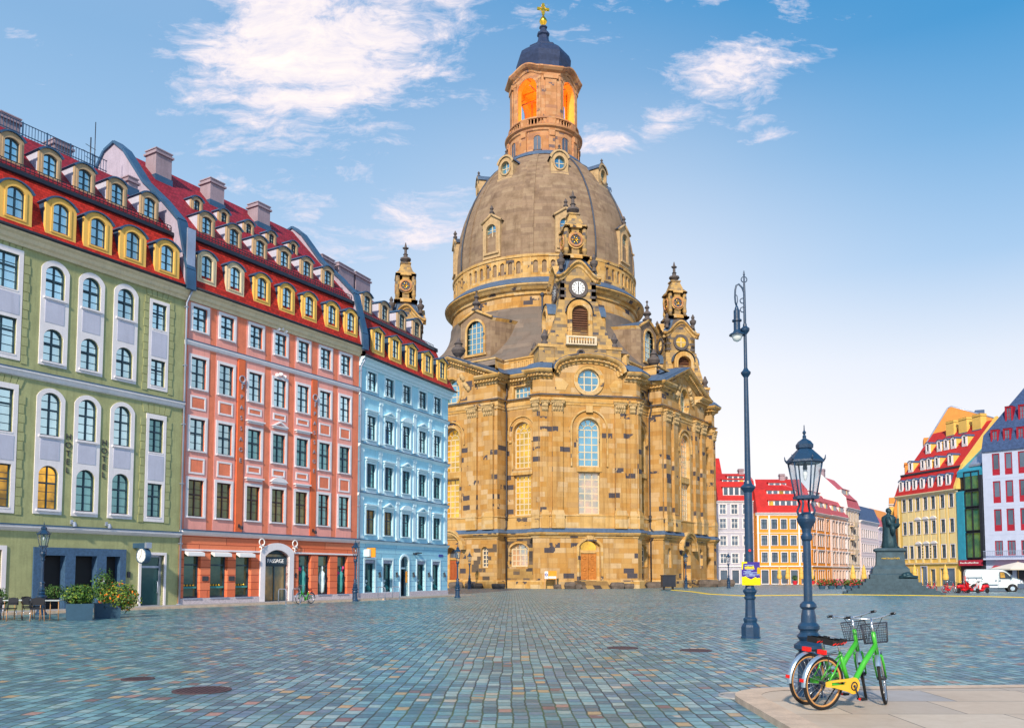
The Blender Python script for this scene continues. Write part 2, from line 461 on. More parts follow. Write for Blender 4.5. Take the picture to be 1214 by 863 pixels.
# ------------------------------------------------------------------ window and dormer prototypes (local: y<0 is outside)
WIN = {}
def win_proto(key, w, h, rise=0, sur=.14, proud=.05, mats=('white_trim', 'sash_dark'), cols=2, rows=4, trans=.62, deep=.14, sill=True, bar=.028, st=.06, hood=None):
    a = MB()
    if sur:
        a.sheet(LF, arch(-w / 2 - sur, w / 2 + sur, -sur * .6, h + sur, rise + (sur * .3 if rise else 0), 12), [arch(-w / 2, w / 2, 0, h, rise, 12)], proud, -.02, 0)
    if sill: a.box(LF, -w / 2 - sur * .5, w / 2 + sur * .5, -deep, proud + .06, -.07, 0, 0)
    if hood == 'flat': a.box(LF, -w / 2 - .22, w / 2 + .22, 0, .22, h + .30, h + .40, 0).box(LF, -w / 2 - .12, w / 2 + .12, 0, .12, h + .16, h + .30, 0)
    if hood == 'tri':
        a.box(LF, -w / 2 - .12, w / 2 + .12, 0, .12, h + .16, h + .28, 0)
        a.sheet(LF, [(-w / 2 - .28, h + .28), (w / 2 + .28, h + .28), (0, h + .66)], [[(-w / 2 + .05, h + .34), (w / 2 - .05, h + .34), (0, h + .55)]], .22, 0, 0)
    if hood == 'arc':
        a.box(LF, -w / 2 - .12, w / 2 + .12, 0, .12, h + .16, h + .28, 0)
        o = arch(-w / 2 - .28, w / 2 + .28, h + .28, h + .66, .36, 10); a.sheet(LF, o, [], .2, 0, 0)
    inn = arch(-w / 2 + st, w / 2 - st, st, h - st, max(0, rise - st * .3), 12)
    a.sheet(LF, arch(-w / 2, w / 2, 0, h, rise, 12), [inn], -deep + .05, -deep - .03, 1)
    for i in range(1, cols): x = -w / 2 + w * i / cols; a.box(LF, x - .035, x + .035, -deep - .02, -deep + .04, st, h - st, 1)
    if trans: a.box(LF, -w / 2 + st, w / 2 - st, -deep - .02, -deep + .045, h * trans - .04, h * trans + .04, 1)
    zz = [i / rows for i in range(1, rows)]
    for q in zz: a.box(LF, -w / 2 + st, w / 2 - st, -deep - .02, -deep + .015, h * q - bar / 2, h * q + bar / 2, 1)
    fm = a.mesh('window', mats)
    pn = MB(); pn.sheet(LF, arch(-w / 2 + .02, w / 2 - .02, .02, h - .02, rise, 12), [], -deep - .01, -deep - .03, 0)
    WIN[key] = (fm, pn, {}, w, h, rise)
def pane_mesh(key, pm):
    fm, pn, cache = WIN[key][:3]
    if pm not in cache: cache[pm] = pn.mesh('pane', [pm])
    return cache[pm]
def add_win(parent, fr, u, z, key, pm, w=0, name='window'):
    o = inst(name, WIN[key][0], parent, fr.P(u, w, z), fr.ang)
    sub('pane', pane_mesh(key, pm), o); return o
def hole(key, u, z):
    w, h, r = WIN[key][3:6]; return arch(u - w / 2, u + w / 2, z, z + h, r, 12)

def dormer_proto(w, h, rise, ww, wh, wz, wr, back, mats, roofm=.1, sash='sash_dark', pm='pane_sky', peak=False, flare=0):
    """front surround + cheeks running back + metal roof; returns (dormer mesh, window mesh)"""
    a = MB()
    if peak: out = [(-w / 2, 0), (w / 2, 0), (w / 2, h - rise), (0, h), (-w / 2, h - rise)]
    else: out = arch(-w / 2, w / 2, 0, h, rise, 10)
    a.sheet(LF, out, [arch(-ww / 2, ww / 2, wz, wz + wh, wr, 10)], 0, -.16, 0)
    # inner band proud of the front
    a.sheet(LF, arch(-ww / 2 - .1, ww / 2 + .1, wz - .08, wz + wh + .1, wr, 10), [arch(-ww / 2, ww / 2, wz, wz + wh, wr, 10)], .035, 0, 0)
    # cheeks and roof
    k = len(out)
    for i in range(k):
        p, q = out[i], out[(i + 1) % k]
        if i == 0: continue
        side = abs(p[0] - q[0]) < 1e-6
        s_ = 1.0 if side else 1.0
        a.poly([LF.P(p[0], -.16, p[1]), LF.P(p[0], -back, p[1]), LF.P(q[0], -back, q[1]), LF.P(q[0], -.16, q[1])], 1 if side else 2)
    top = [p for p in out if p[1] >= h - rise - 1e-6]
    cx, g = 0, roofm
    def gro(p): return (p[0] * (1 + g / w * 2), p[1] + g * .6)
    for i in range(len(top) - 1):
        p, q = top[i], top[i + 1]
        P, Q = gro(p), gro(q)
        a.poly([LF.P(p[0], .1, p[1] + .004), LF.P(P[0], .1, P[1]), LF.P(Q[0], .1, Q[1]), LF.P(q[0], .1, q[1] + .004)], 2)
        a.poly([LF.P(P[0], .1, P[1]), LF.P(P[0], -back, P[1]), LF.P(Q[0], -back, Q[1]), LF.P(Q[0], .1, Q[1])], 2)
        a.poly([LF.P(p[0], .1, p[1] + .004), LF.P(p[0], -.2, p[1] + .004), LF.P(q[0], -.2, q[1] + .004), LF.P(q[0], .1, q[1] + .004)][::-1], 2)
    for p in (top[0], top[-1]):
        P = gro(p); a.poly([LF.P(p[0], .1, p[1]), LF.P(p[0], -back, p[1]), LF.P(P[0], -back, P[1]), LF.P(P[0], .1, P[1])], 2)
    dm = a.mesh('dormer', mats)
    b = MB(); o = arch(-ww / 2, ww / 2, wz, wz + wh, wr, 10)
    b.sheet(LF, o, [arch(-ww / 2 + .05, ww / 2 - .05, wz + .05, wz + wh - .05, wr * .9, 10)], -.08, -.13, 0)
    b.box(LF, -.035, .035, -.13, -.075, wz + .05, wz + wh - .05, 0)
    for q in (.33, .64): b.box(LF, -ww / 2 + .05, ww / 2 - .05, -.13, -.085, wz + wh * q - .02, wz + wh * q + .02, 0)
    b.sheet(LF, o, [], -.12, -.14, 1)
    wm = b.mesh('dormer_window', [sash, pm])
    return dm, wm
def add_dormer(parent, fr, u, w, z, pr):
    o = inst('dormer', pr[0], parent, fr.P(u, w, z), fr.ang); sub('window', pr[1], o); return o

# ================================================================== GROUND
def ground_mat():
    m, t, p = base_mat('cobbles')
    pos = t.a('ShaderNodeNewGeometry').outputs['Position']
    wob = t.a('ShaderNodeTexNoise', {'Vector': pos, 'Scale': .55, 'Detail': 2.0})
    wob2 = t.a('ShaderNodeTexNoise', {'Vector': pos, 'Scale': 4.0, 'Detail': 1.0})
    q = t.vm('ADD', pos, t.vm('MULTIPLY', t.vm('SUBTRACT', wob.outputs[1], (.5, .5, .5)), (.10, .10, 0)))
    q = t.vm('ADD', q, t.vm('MULTIPLY', t.vm('SUBTRACT', wob2.outputs[1], (.5, .5, .5)), (.035, .05, 0)))
    s = t.a('ShaderNodeSeparateXYZ', {0: q})
    sw = t.a('ShaderNodeCombineXYZ', {0: s.outputs[1], 1: s.outputs[0], 2: 0.0}).outputs[0]
    r, r2, j, d = cells(t, sw, .26, .187, .016)
    nb = t.noise(pos, .16, 4, .6); nf = t.noise(pos, 16, 4, .65); nm = t.noise(pos, 1.3, 3, .6)
    col = t.ramp(r, [(0, (.050, .165, .235)), (.16, (.095, .27, .345)), (.34, (.145, .37, .43)), (.50, (.105, .25, .37)), (.64, (.20, .44, .49)), (.78, (.065, .20, .26)), (.90, (.36, .52, .52))], 'CONSTANT')
    odd = t.m('GREATER_THAN', r2, t.m('SUBTRACT', 1.02, t.m('MULTIPLY', nm, .19)))
    oc = t.ramp(r, [(0, (.62, .40, .20)), (.35, (.52, .27, .22)), (.6, (.62, .52, .42)), (.85, (.26, .13, .13))], 'CONSTANT')
    col = t.mix(odd, col, oc)
    col = t.mix(t.m('MULTIPLY', t.ramp(nf, [(.35, 0), (.68, 1)]), .62), col, t.mix(1, col, (.48, .50, .54), 'MULTIPLY'))
    col = t.mix(t.m('MULTIPLY', t.ramp(t.noise(pos, 2.1, 6, .7), [(.55, 0), (.72, 1)]), .5), col, t.mix(1, col, (.50, .48, .46), 'MULTIPLY'))
    col = t.mix(t.ramp(nb, [(.42, 0), (.62, .75)]), col, t.mix(1, col, (.60, .72, .72), 'MULTIPLY'))
    col = t.mix(t.m('MULTIPLY', t.ramp(t.noise(pos, .42, 5, .65), [(.55, 0), (.62, 1)]), .25), col, (.22, .40, .45))
    moss = t.ramp(t.m('ADD', t.m('MULTIPLY', nm, .6), t.m('MULTIPLY', nb, .5)), [(.48, (.022, .022, .024)), (.62, (.045, .085, .015))])
    jm = t.m('SUBTRACT', 1, t.m('MULTIPLY', t.m('SUBTRACT', d, .006), 90, clamp=True), clamp=True)
    col = t.mix(t.m('MULTIPLY', jm, .96), col, moss)
    p.inputs['Coat Weight'].default_value = .14; p.inputs['Coat Roughness'].default_value = .28
    t.l.new(col, p.inputs['Base Color'])
    rg = t.m('ADD', .36, t.m('MULTIPLY', t.m('ADD', t.m('MULTIPLY', r2, .5), nf), .22))
    t.l.new(t.m('ADD', t.m('SUBTRACT', rg, .14), t.m('MULTIPLY', jm, .35)), p.inputs['Roughness']); p.inputs['Specular IOR Level'].default_value = .8
    dome = t.m('MULTIPLY', t.m('POWER', t.m('MINIMUM', d, .05), .6), 5)
    tilt = t.m('MULTIPLY', t.m('ADD', r2, t.m('MULTIPLY', nf, .7)), .35)
    b = t.a('ShaderNodeBump', {'Strength': .5, 'Distance': .02, 'Height': t.m('ADD', dome, tilt)})
    t.l.new(b.outputs[0], p.inputs['Normal'])
ground_mat()
stone('paving_slabs', [(0, (.50, .42, .35)), (.3, (.58, .47, .37)), (.6, (.42, .40, .40)), (.8, (.62, .52, .42))], 1.35, 1.0, .008, (.08, .07, .06), .8, .35, .6, .15)
mk('kerb_stone', (.58, .44, .33), mott=.2, sc=4, bump=.2, bsc=60)
mk('sidewalk_stone', (.34, .33, .33), mott=.2, sc=2, bump=.2)
mk('iron', (.10, .055, .06), rough=.55, metal=.3, mott=.35, sc=20)
mk('yellow_rubber', (.80, .55, .01), rough=.6)
g = MB()
g.poly([(-500, -120, 0), (500, -120, 0), (500, 900, 0), (-500, 900, 0)])
struct('cobbled_square', g, ['cobbles'])

FG = Fr((-17.92, 45.41), (.51326, .85823))          # green and pink houses share this line
FB = Fr((-10.6, 57.65), (.41482, .90990))
PL = 14.26
# pavement along the houses
sw = MB()
sw.box(FG, -22, PL, 0, 2.1, -.02, .10); sw.box(FB, 0, 12.9, 0, 2.1, -.02, .10)
sw.box(FG, -22, PL, 2.1, 2.24, -.02, .115, 1); sw.box(FB, 0, 12.9, 2.1, 2.24, -.02, .115, 1)
struct('pavement', sw, ['sidewalk_stone', 'kerb_stone'])

# raised pavement, front right, with a rounded kerb
pv = MB()
cx, cy, R = 3.95, 11.35, .95
outl = [(2.86, 3.0), (22, 3.0), (22, 13.25), (9, 12.75)] + [(cx + R * math.cos(a), cy + R * math.sin(a) * 1.05) for a in [math.radians(85 + 95 * i / 10) for i in range(11)]]
inl = [(3.16, 3.0), (22, 3.0), (22, 12.95), (9, 12.45)] + [(cx + .05 + (R - .3) * math.cos(a), cy + (R - .3) * math.sin(a) * 1.05) for a in [math.radians(85 + 95 * i / 10) for i in range(11)]]
zt = .075
pv.poly([(x, y, zt) for x, y in inl], 0)
k = len(outl)
for i in range(k):
    a, b, c, d = outl[i], outl[(i + 1) % k], inl[(i + 1) % k], inl[i]
    pv.poly([(*a, zt + .004), (*b, zt + .004), (*c, zt + .004), (*d, zt + .004)], 1)
    pv.poly([(*a, -.02), (*b, -.02), (*b, zt + .004), (*a, zt + .004)], 1)
struct('raised_pavement', pv, ['paving_slabs', 'kerb_stone'])

# manhole covers
def manhole(x, y, r, label):
    m = MB(); m.lathe((x, y, 0), [(r, .0), (r, .012), (r - .05, .014), (r - .06, .008), (0.0, .008)], 32, 0, False)
    for i in range(-4, 5):
        q = r * .8 * math.sqrt(max(0, 1 - (i / 5) ** 2)); m.bx((x + i * r / 5.5, y, .010), .03, q * 2, .008)
    tag(m.build('manhole_cover', ['iron'], None, V((0, 0, 0))), label, 'manhole cover', 'manhole covers in the cobbles')
manhole(-4.56, 12.55, .42, 'largest rusty round manhole cover in the left foreground cobbles')
manhole(-6.1, 13.9, .26, 'small rusty manhole cover just left of the largest cover')
manhole(2.57, 19.75, .36, 'dark manhole cover in the middle of the square, left of its neighbour')
manhole(4.13, 19.1, .36, 'dark manhole cover in the middle of the square, nearer the tall street lamp')
rr = MB(); rr.ring((3.25, 11.95, .006), (0, 0, 1), .34, .02, 28, 5); rr.lathe((3.25, 11.95, 0), [(.3, -.01), (.3, .006), (0, .006)], 24, 0, False)
tag(rr.build('drain_cover', ['sidewalk_stone']), 'round iron cover beside the rounded kerb corner', 'manhole cover', 'manhole covers in the cobbles')

# ================================================================== GREEN HOTEL
def eaves(mb, fr, u0, u1, z, m=0, out=.5):
    mb.prof(fr, [(.0, z - .62), (.12, z - .62), (.14, z - .48), (.24, z - .40), (.26, z - .22), (out - .12, z - .12), (out - .08, z), (0, z)], u0, u1, m)
def gutter(mb, fr, u0, u1, w, z, m=0):
    mb.tube([fr.P(u0, w, z), fr.P(u1, w, z)], .085, 8, m)
def fringe(mb, fr, u0, u1, w, z, h=.28, m=0):
    """snow guard: rails and little posts along the roof break"""
    for q in (.12, h): mb.tube([fr.P(u0, w, z + q), fr.P(u1, w, z + q)], .022, 5, m)
    n = int((u1 - u0) / .22)
    for i in range(n + 1): u = u0 + (u1 - u0) * i / n; mb.box(fr, u - .014, u + .014, w - .014, w + .014, z, z + h, m)
def chimney(parent, fr, u0, u1, w0, w1, z0, z1, mat='chimney_plaster'):
    c = MB(); c.box(fr, u0, u1, w0, w1, z0, z1); c.box(fr, u0 - .1, u1 + .1, w0 - .1, w1 + .1, z1 - .28, z1 - .16)
    c.box(fr, u0 - .05, u1 + .05, w0 - .05, w1 + .05, z1, z1 + .06); c.box(fr, u0 - .06, u1 + .06, w0 - .06, w1 + .06, z0 + .0, z0 + .55, 1)
    n = max(2, int((u1 - u0) / .4))
    return c.build('chimney', [mat, 'blue_metal'], parent)
def downpipe(parent, fr, u, z0, z1, w=.12, mat='zinc'):
    p = MB(); p.tube([fr.P(u + .12, .42, z1), fr.P(u + .06, .3, z1 - .35), fr.P(u, w, z1 - .75), fr.P(u, w, z0)], .06, 8)
    for i in range(6): z = z0 + (z1 - 1 - z0) * i / 5; p.box(fr, u - .08, u + .08, 0, w + .07, z, z + .05)
    p.build('downpipe', [mat], parent)

def lamp_bracket(mb, fr, u, z, m=0):
    mb.box(fr, u - .05, u + .05, 0, .1, z, z + .2, m); mb.tube([fr.P(u, .1, z + .1), fr.P(u, .3, z + .05)], .03, 6, m)
    mb.lathe(fr.P(u, .32, z - .1), [(.03, .2), (.09, .1), (.09, -.02)], 10, m)

def green_house():
    T = thing('hotel', FG.P(-5.5, 0, 0), 'olive green hotel with red mansard roof and grey stone portal', 'building')
    win_proto('gA', .95, 2.03, .36, 0, 0, mats=('white_trim', 'sash_dark'), rows=5, trans=.60)
    win_proto('gB', .95, 1.55, .36, 0, 0, rows=4, trans=.55)
    win_proto('gR', .86, 1.75, 0, 0, 0, rows=5, trans=.62)
    win_proto('gS', .86, 1.38, 0, 0, 0, rows=4, trans=.62)
    win_proto('gW', 1.8, 1.95, 0, 0, 0, cols=3, rows=5, trans=.66)
    win_proto('gV', 1.8, 1.65, 0, 0, 0, cols=3, rows=4, trans=.66)
    arc = [-7.28, -5.45, -3.58]
    W = []                                       # u, z, proto, pane
    for i, u in enumerate(arc):
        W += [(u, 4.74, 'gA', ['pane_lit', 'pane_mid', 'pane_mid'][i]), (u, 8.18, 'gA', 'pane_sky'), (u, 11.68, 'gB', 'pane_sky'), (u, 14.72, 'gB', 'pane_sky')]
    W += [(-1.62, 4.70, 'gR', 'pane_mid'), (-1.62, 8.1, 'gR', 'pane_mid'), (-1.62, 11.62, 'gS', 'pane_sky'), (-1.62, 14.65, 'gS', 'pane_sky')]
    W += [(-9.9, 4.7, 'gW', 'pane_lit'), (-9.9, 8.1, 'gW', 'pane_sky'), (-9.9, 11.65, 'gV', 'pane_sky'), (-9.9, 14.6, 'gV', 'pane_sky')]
    port = [rect(-7.6, -6.25, -.01, 2.7), rect(-5.95, -4.65, -.01, 2.7), rect(-4.35, -3.4, -.01, 2.7)]
    door = rect(-2.28, -.92, -.01, 2.72); shop = rect(-10.7, -9.25, .3, 2.8)
    holes = [hole(k, u, z) for u, z, k, p in W]
    m = MB()
    m.sheet(FG, rect(-13, 0, 0, 17.0), holes + port + [door, shop], 0, -.32, 0, 0)
    m.box(FG, -13, -.02, -12, -.34, 0.02, 17.0, 1)   # dark rooms behind
    m.box(FG, -13, 0, -.33, -.30, 16.4, 17.2, 0); m.box(FG, -13, -12.9, -12, -.30, 0, 17, 0)
    # raised fields between the windows of each bay
    wall = m.build('wall', ['green_plaster', 'black_matt'], T)
    s = MB()
    for i, u in enumerate(arc):
        for z0, z1, zs in ((4.5, 10.42, (4.74, 8.18)), (11.46, 16.52, (11.68, 14.72))):
            kk = 'gA' if z0 < 5 else 'gB'
            s.sheet(FG, arch(u - .68, u + .68, z0, z1, .46, 12), [hole(kk, u, zs[0]), hole(kk, u, zs[1])], .045, -.02, 0)
            h = WIN[kk][4]; a, b = zs[0] + h + .28, zs[1] - .16
            s.box(FG, u - .46, u + .46, .03, .06, a, b, 1)
            s.box(FG, u - .56, u + .56, .0, .13, zs[1] - .1, zs[1] - .02, 0); s.box(FG, u - .56, u + .56, .0, .13, zs[0] - .1, zs[0] - .02, 0)
    for u, hw, kk in ((-1.62, .6, ('gR', 'gS')), (-9.9, 1.1, ('gW', 'gV'))):
        for z0, z1, zs, k in ((4.45, 10.1 if hw < 1 else 10.3, (4.7, 8.1), kk[0]), (11.4, 16.2 if hw < 1 else 16.5, (11.62 if hw < 1 else 11.65, 14.65 if hw < 1 else 14.6), kk[1])):
            s.sheet(FG, rect(u - hw, u + hw, z0, z1), [hole(k, u, zs[0]), hole(k, u, zs[1])], .045, -.02, 0)
            s.box(FG, u - hw + .14, u + hw - .14, .03, .06, zs[0] + WIN[k][4] + .18, zs[1] - .16, 1)
    s.build('window_surround', ['white_trim', 'lavender_plaster'], T)
    # quoin strips beside the outer bays, fanned at the head
    for u, hw in ((-1.62, .6), (-9.9, 1.1)):
        for zb, ze in ((4.4, 10.15), (11.3, 16.35)):
            for sg in (-1, 1):
                q = MB()
                for k in range(int((ze - zb) / .42)):
                    a = u + sg * (hw + .03); b = u + sg * (hw + .33 - .05 * (k % 2))
                    q.box(FG, min(a, b), max(a, b), -.01, .035, zb + k * .42, zb + k * .42 + .39, 0)
                q.build('quoin_strip', ['green_plaster'], T)
            nv = 5 if hw < 1 else 9
            q = MB()
            for k in range(nv):
                x0, x1 = u - hw - .3 + (2 * hw + .6) * k / nv, u - hw - .3 + (2 * hw + .6) * (k + 1) / nv
                cx = u; f = .86
                q.sheet(FG, [(cx + (x0 - cx) * f + .015, ze), (cx + (x1 - cx) * f - .015, ze), (x1 - .02, ze + .5), (x0 + .02, ze + .5)], [], .035, -.01, 0)
            q.build('flat_arch', ['green_plaster'], T)
    c = MB(); c.prof(FG, [(0, 10.68), (.1, 10.72), (.16, 10.86), (.22, 10.92), (.22, 11.0), (0, 11.0)], -13, 0, 0); c.box(FG, -13, .0, 0, .24, 11.0, 11.05, 1); c.build('string_course', ['white_trim', 'blue_metal'], T)
    c = MB(); c.prof(FG, [(0, 3.68), (.12, 3.74), (.24, 3.84), (.24, 3.93), (0, 3.93)], -13, .0, 0); c.box(FG, -13, .0, 0, .27, 3.93, 3.99, 1); c.build('string_course', ['white_trim', 'blue_metal'], T)
    c = MB()
    eaves(c, FG, -13, 0.0, 17.3, 2)
    c.build('cornice', ['white_trim', 'blue_metal', 'cream_trim'], T)
    # portal
    p = MB()
    p.sheet(FG, rect(-7.85, -3.18, 0.0, 2.97), [rect(-7.5, -6.35, -.01, 2.6), rect(-5.85, -4.75, -.01, 2.6), rect(-4.25, -3.5, -.01, 2.6)], .09, -.9, 0)
    p.box(FG, -7.8, -3.2, -2.2, -2.1, 0, 2.9, 1)
    p.box(FG, -4.72, -4.30, .09, .1, 1.32, 1.5, 2)
    p.build('portal', ['portal_granite', 'black_matt', 'white_paint'], T)
    d = MB()
    d.sheet(FG, rect(-2.42, -.80, 0, 2.86), [door], .06, -.2, 0)
    d.sheet(FG, rect(-2.28, -.92, 0, 2.72), [rect(-2.14, -1.06, .12, 2.05), rect(-2.14, -1.06, 2.16, 2.62)], -.2, -.28, 1)
    dd = d.build('door', ['white_trim', 'zinc'], T)
    MB().box(FG, -2.16, -1.04, -.27, -.245, .1, 2.64).build('pane', ['pane_dark'], dd)
    hd = MB(); hd.tube([FG.P(-1.18, -.17, .75), FG.P(-1.18, -.1, .8), FG.P(-1.18, -.1, 1.3), FG.P(-1.18, -.17, 1.35)], .025, 6); hd.build('handle', ['zinc'], dd)
    sh = MB(); sh.sheet(FG, rect(-10.9, -9.05, .1, 3.0), [shop], .06, -.1, 0); sh.sheet(FG, shop, [rect(-10.6, -9.35, .4, 2.0), rect(-10.6, -9.35, 2.1, 2.72)], -.12, -.2, 1)
    so = sh.build('shop_window', ['white_trim', 'sash_dark'], T); MB().box(FG, -10.65, -9.3, -.2, -.17, .35, 2.76).build('pane', ['pane_lit'], so)
    # clock on a bracket, faces along the street
    ck = MB(); P = FG.P
    ck.box(FG, -2.78, -2.52, 0, 1.12, 3.05, 3.3, 0); ck.box(FG, -2.8, -2.5, .98, 1.14, 3.03, 3.32, 2)
    ck.disc(P(-2.65, .72, 2.66), FG.d, .40, .26, 32, 0); ck.ring(P(-2.78, .72, 2.66), FG.d, .37, .035, 32, 6, 0); ck.ring(P(-2.52, .72, 2.66), FG.d, .37, .035, 32, 6, 0)
    cl = ck.build('clock', ['blue_metal', 'black_matt', 'zinc'], T)
    f = MB(); f.disc(P(-2.79, .72, 2.66), FG.d, .34, .012, 32, 0); f.disc(P(-2.51, .72, 2.66), FG.d, .34, .012, 32, 0)
    for k in range(12):
        a = PI * k / 6; c0 = P(-2.80, .72 + math.sin(a) * .28, 2.66 + math.cos(a) * .28)
        f.tube([c0, P(-2.80, .72 + math.sin(a) * .33, 2.66 + math.cos(a) * .33)], .012, 4, 1)
    f.tube([P(-2.80, .72, 2.66), P(-2.80, .74, 2.94)], .012, 4, 1); f.tube([P(-2.80, .72, 2.66), P(-2.80, .60, 2.52)], .015, 4, 1)
    f.build('clock_face', ['dial_white', 'letters_dark'], cl)
    bx = MB(); bx.box(FG, -3.05, -2.9, 0, .06, 1.55, 1.85, 0); bx.build('intercom', ['dark_metal'], T)
    # lettering and small lights
    for u, zt in ((-6.37, 8.38), (-4.52, 8.34)):
        for k, ch in enumerate('HOTEL'):
            inst('lettering', text_mesh(ch, .40, 'letters_dark', .015), T, FG.P(u, .03, zt - .13 - k * .40), FG.ang)
    for u in (-6.1, -4.3):
        sp = MB(); lamp_bracket(sp, FG, u, 4.1, 0); sp.build('spotlight', ['zinc'], T)
    for i, (u, z, k, pm) in enumerate(W): add_win(T, FG, u, z, k, pm)
    # roof
    r = MB(); r.prof(FG, [(.34, 17.30), (.30, 17.42), (-.95, 20.45), (-1.4, 20.45), (-1.4, 17.3)], -13, -.25, 0)
    r.prof(FG, [(-1.05, 20.72), (-4.6, 24.25), (-9.6, 24.3), (-12, 17.4), (-1.45, 17.4)], -13, -.25, 1)
    rf = r.build('roof', ['red_tiles', 'crimson_tiles'], T)
    b = MB(); b.prof(FG, [(-.86, 20.36), (-.78, 20.40), (-.80, 20.58), (-1.1, 20.74), (-1.45, 20.74), (-1.45, 20.36)], -13, -.25, 0)
    gutter(b, FG, -13, 0, .42, 17.34, 0); b.build('gutter', ['dark_metal'], rf)
    s2 = MB(); fringe(s2, FG, -13, -.3, -1.02, 20.72); s2.build('snow_guard', ['dark_metal'], rf)
    ra = MB()
    for q in (24.35, 24.95): ra.tube([FG.P(-13, -4.6, q), FG.P(-1.9, -4.6, q)], .025, 5)
    u = -13
    k = 0
    while u < -1.9:
        ra.box(FG, u - .012, u + .012, -4.612, -4.588, 24.25, 24.95); 
        if k % 8 == 0: ra.box(FG, u - .03, u + .03, -4.63, -4.57, 24.25, 25.0)
        u += .16; k += 1
    ra.build('railing', ['blue_metal'], rf)
    chimney(rf, FG, -7.5, -6.5, -6.1, -5.0, 23.9, 25.25); chimney(rf, FG, -4.7, -3.7, -6.1, -5.0, 23.9, 25.1); chimney(rf, FG, -1.5, -.9, -3.9, -3.2, 22.8, 23.9)
    an = MB(); an.tube([FG.P(-2.4, -5, 24.2), FG.P(-2.4, -5, 27.1)], .025, 5); an.tube([FG.P(-2.65, -5, 24.2), FG.P(-2.65, -5, 26.1)], .035, 5)
    for z, l in ((25.6, .3), (25.2, .45), (24.9, .3)): an.tube([FG.P(-2.65 - l, -5, z), FG.P(-2.65 + l, -5, z - .1)], .018, 4)
    an.build('antenna', ['dark_metal'], rf)
    lo = dormer_proto(1.5, 1.95, .42, .80, 1.42, .26, .22, 1.3, ['yellow_trim', 'blue_metal', 'blue_metal'])
    up = dormer_proto(1.12, 1.62, .30, .70, 1.12, .22, .16, 2.2, ['tan_trim', 'lavender_plaster', 'blue_metal'])
    for u in (-9.35, -7.22, -5.33, -3.4, -1.36): add_dormer(T, FG, u, .2, 17.6, lo)
    for u in (-8.75, -6.9, -5.1, -3.28, -1.35): add_dormer(T, FG, u, -1.45, 20.95, up)
    return T
green_house()

# ================================================================== PINK HOUSE
PINKC = [.97, 2.87, 5.03, 6.98, 8.95, 10.95, 12.88]
GABLE = [(.42, 17.2), (.36, 18.3), (-.45, 21.2), (-1.9, 22.65), (-3.7, 24.2), (-5.6, 26.55), (-6.5, 27.25), (-7.4, 26.95), (-9.4, 24.6), (-12, 21), (-12, 17.2)]
def fire_wall(parent, fr, u0, u1, mats=('grey_lilac_plaster', 'blue_metal')):
    g = MB(); g.prof(fr, GABLE, u0, u1, 0)
    for i in range(0, len(GABLE) - 2):
        (w0, z0), (w1, z1) = GABLE[i], GABLE[i + 1]
        dx, dz = w1 - w0, z1 - z0; L = math.hypot(dx, dz); nx, nz = -dz / L * -1, dx / L * -1
        if nz < 0 and i > 1: nx, nz = -nx, -nz
        if i <= 1: nx, nz = abs(nx), abs(nz)
        g.prof(fr, [(w0, z0), (w1, z1), (w1 + nx * .16, z1 + nz * .16), (w0 + nx * .16, z0 + nz * .16)], u0 - .12, u1 + .12, 1)
    return g.build('fire_wall', list(mats), parent)
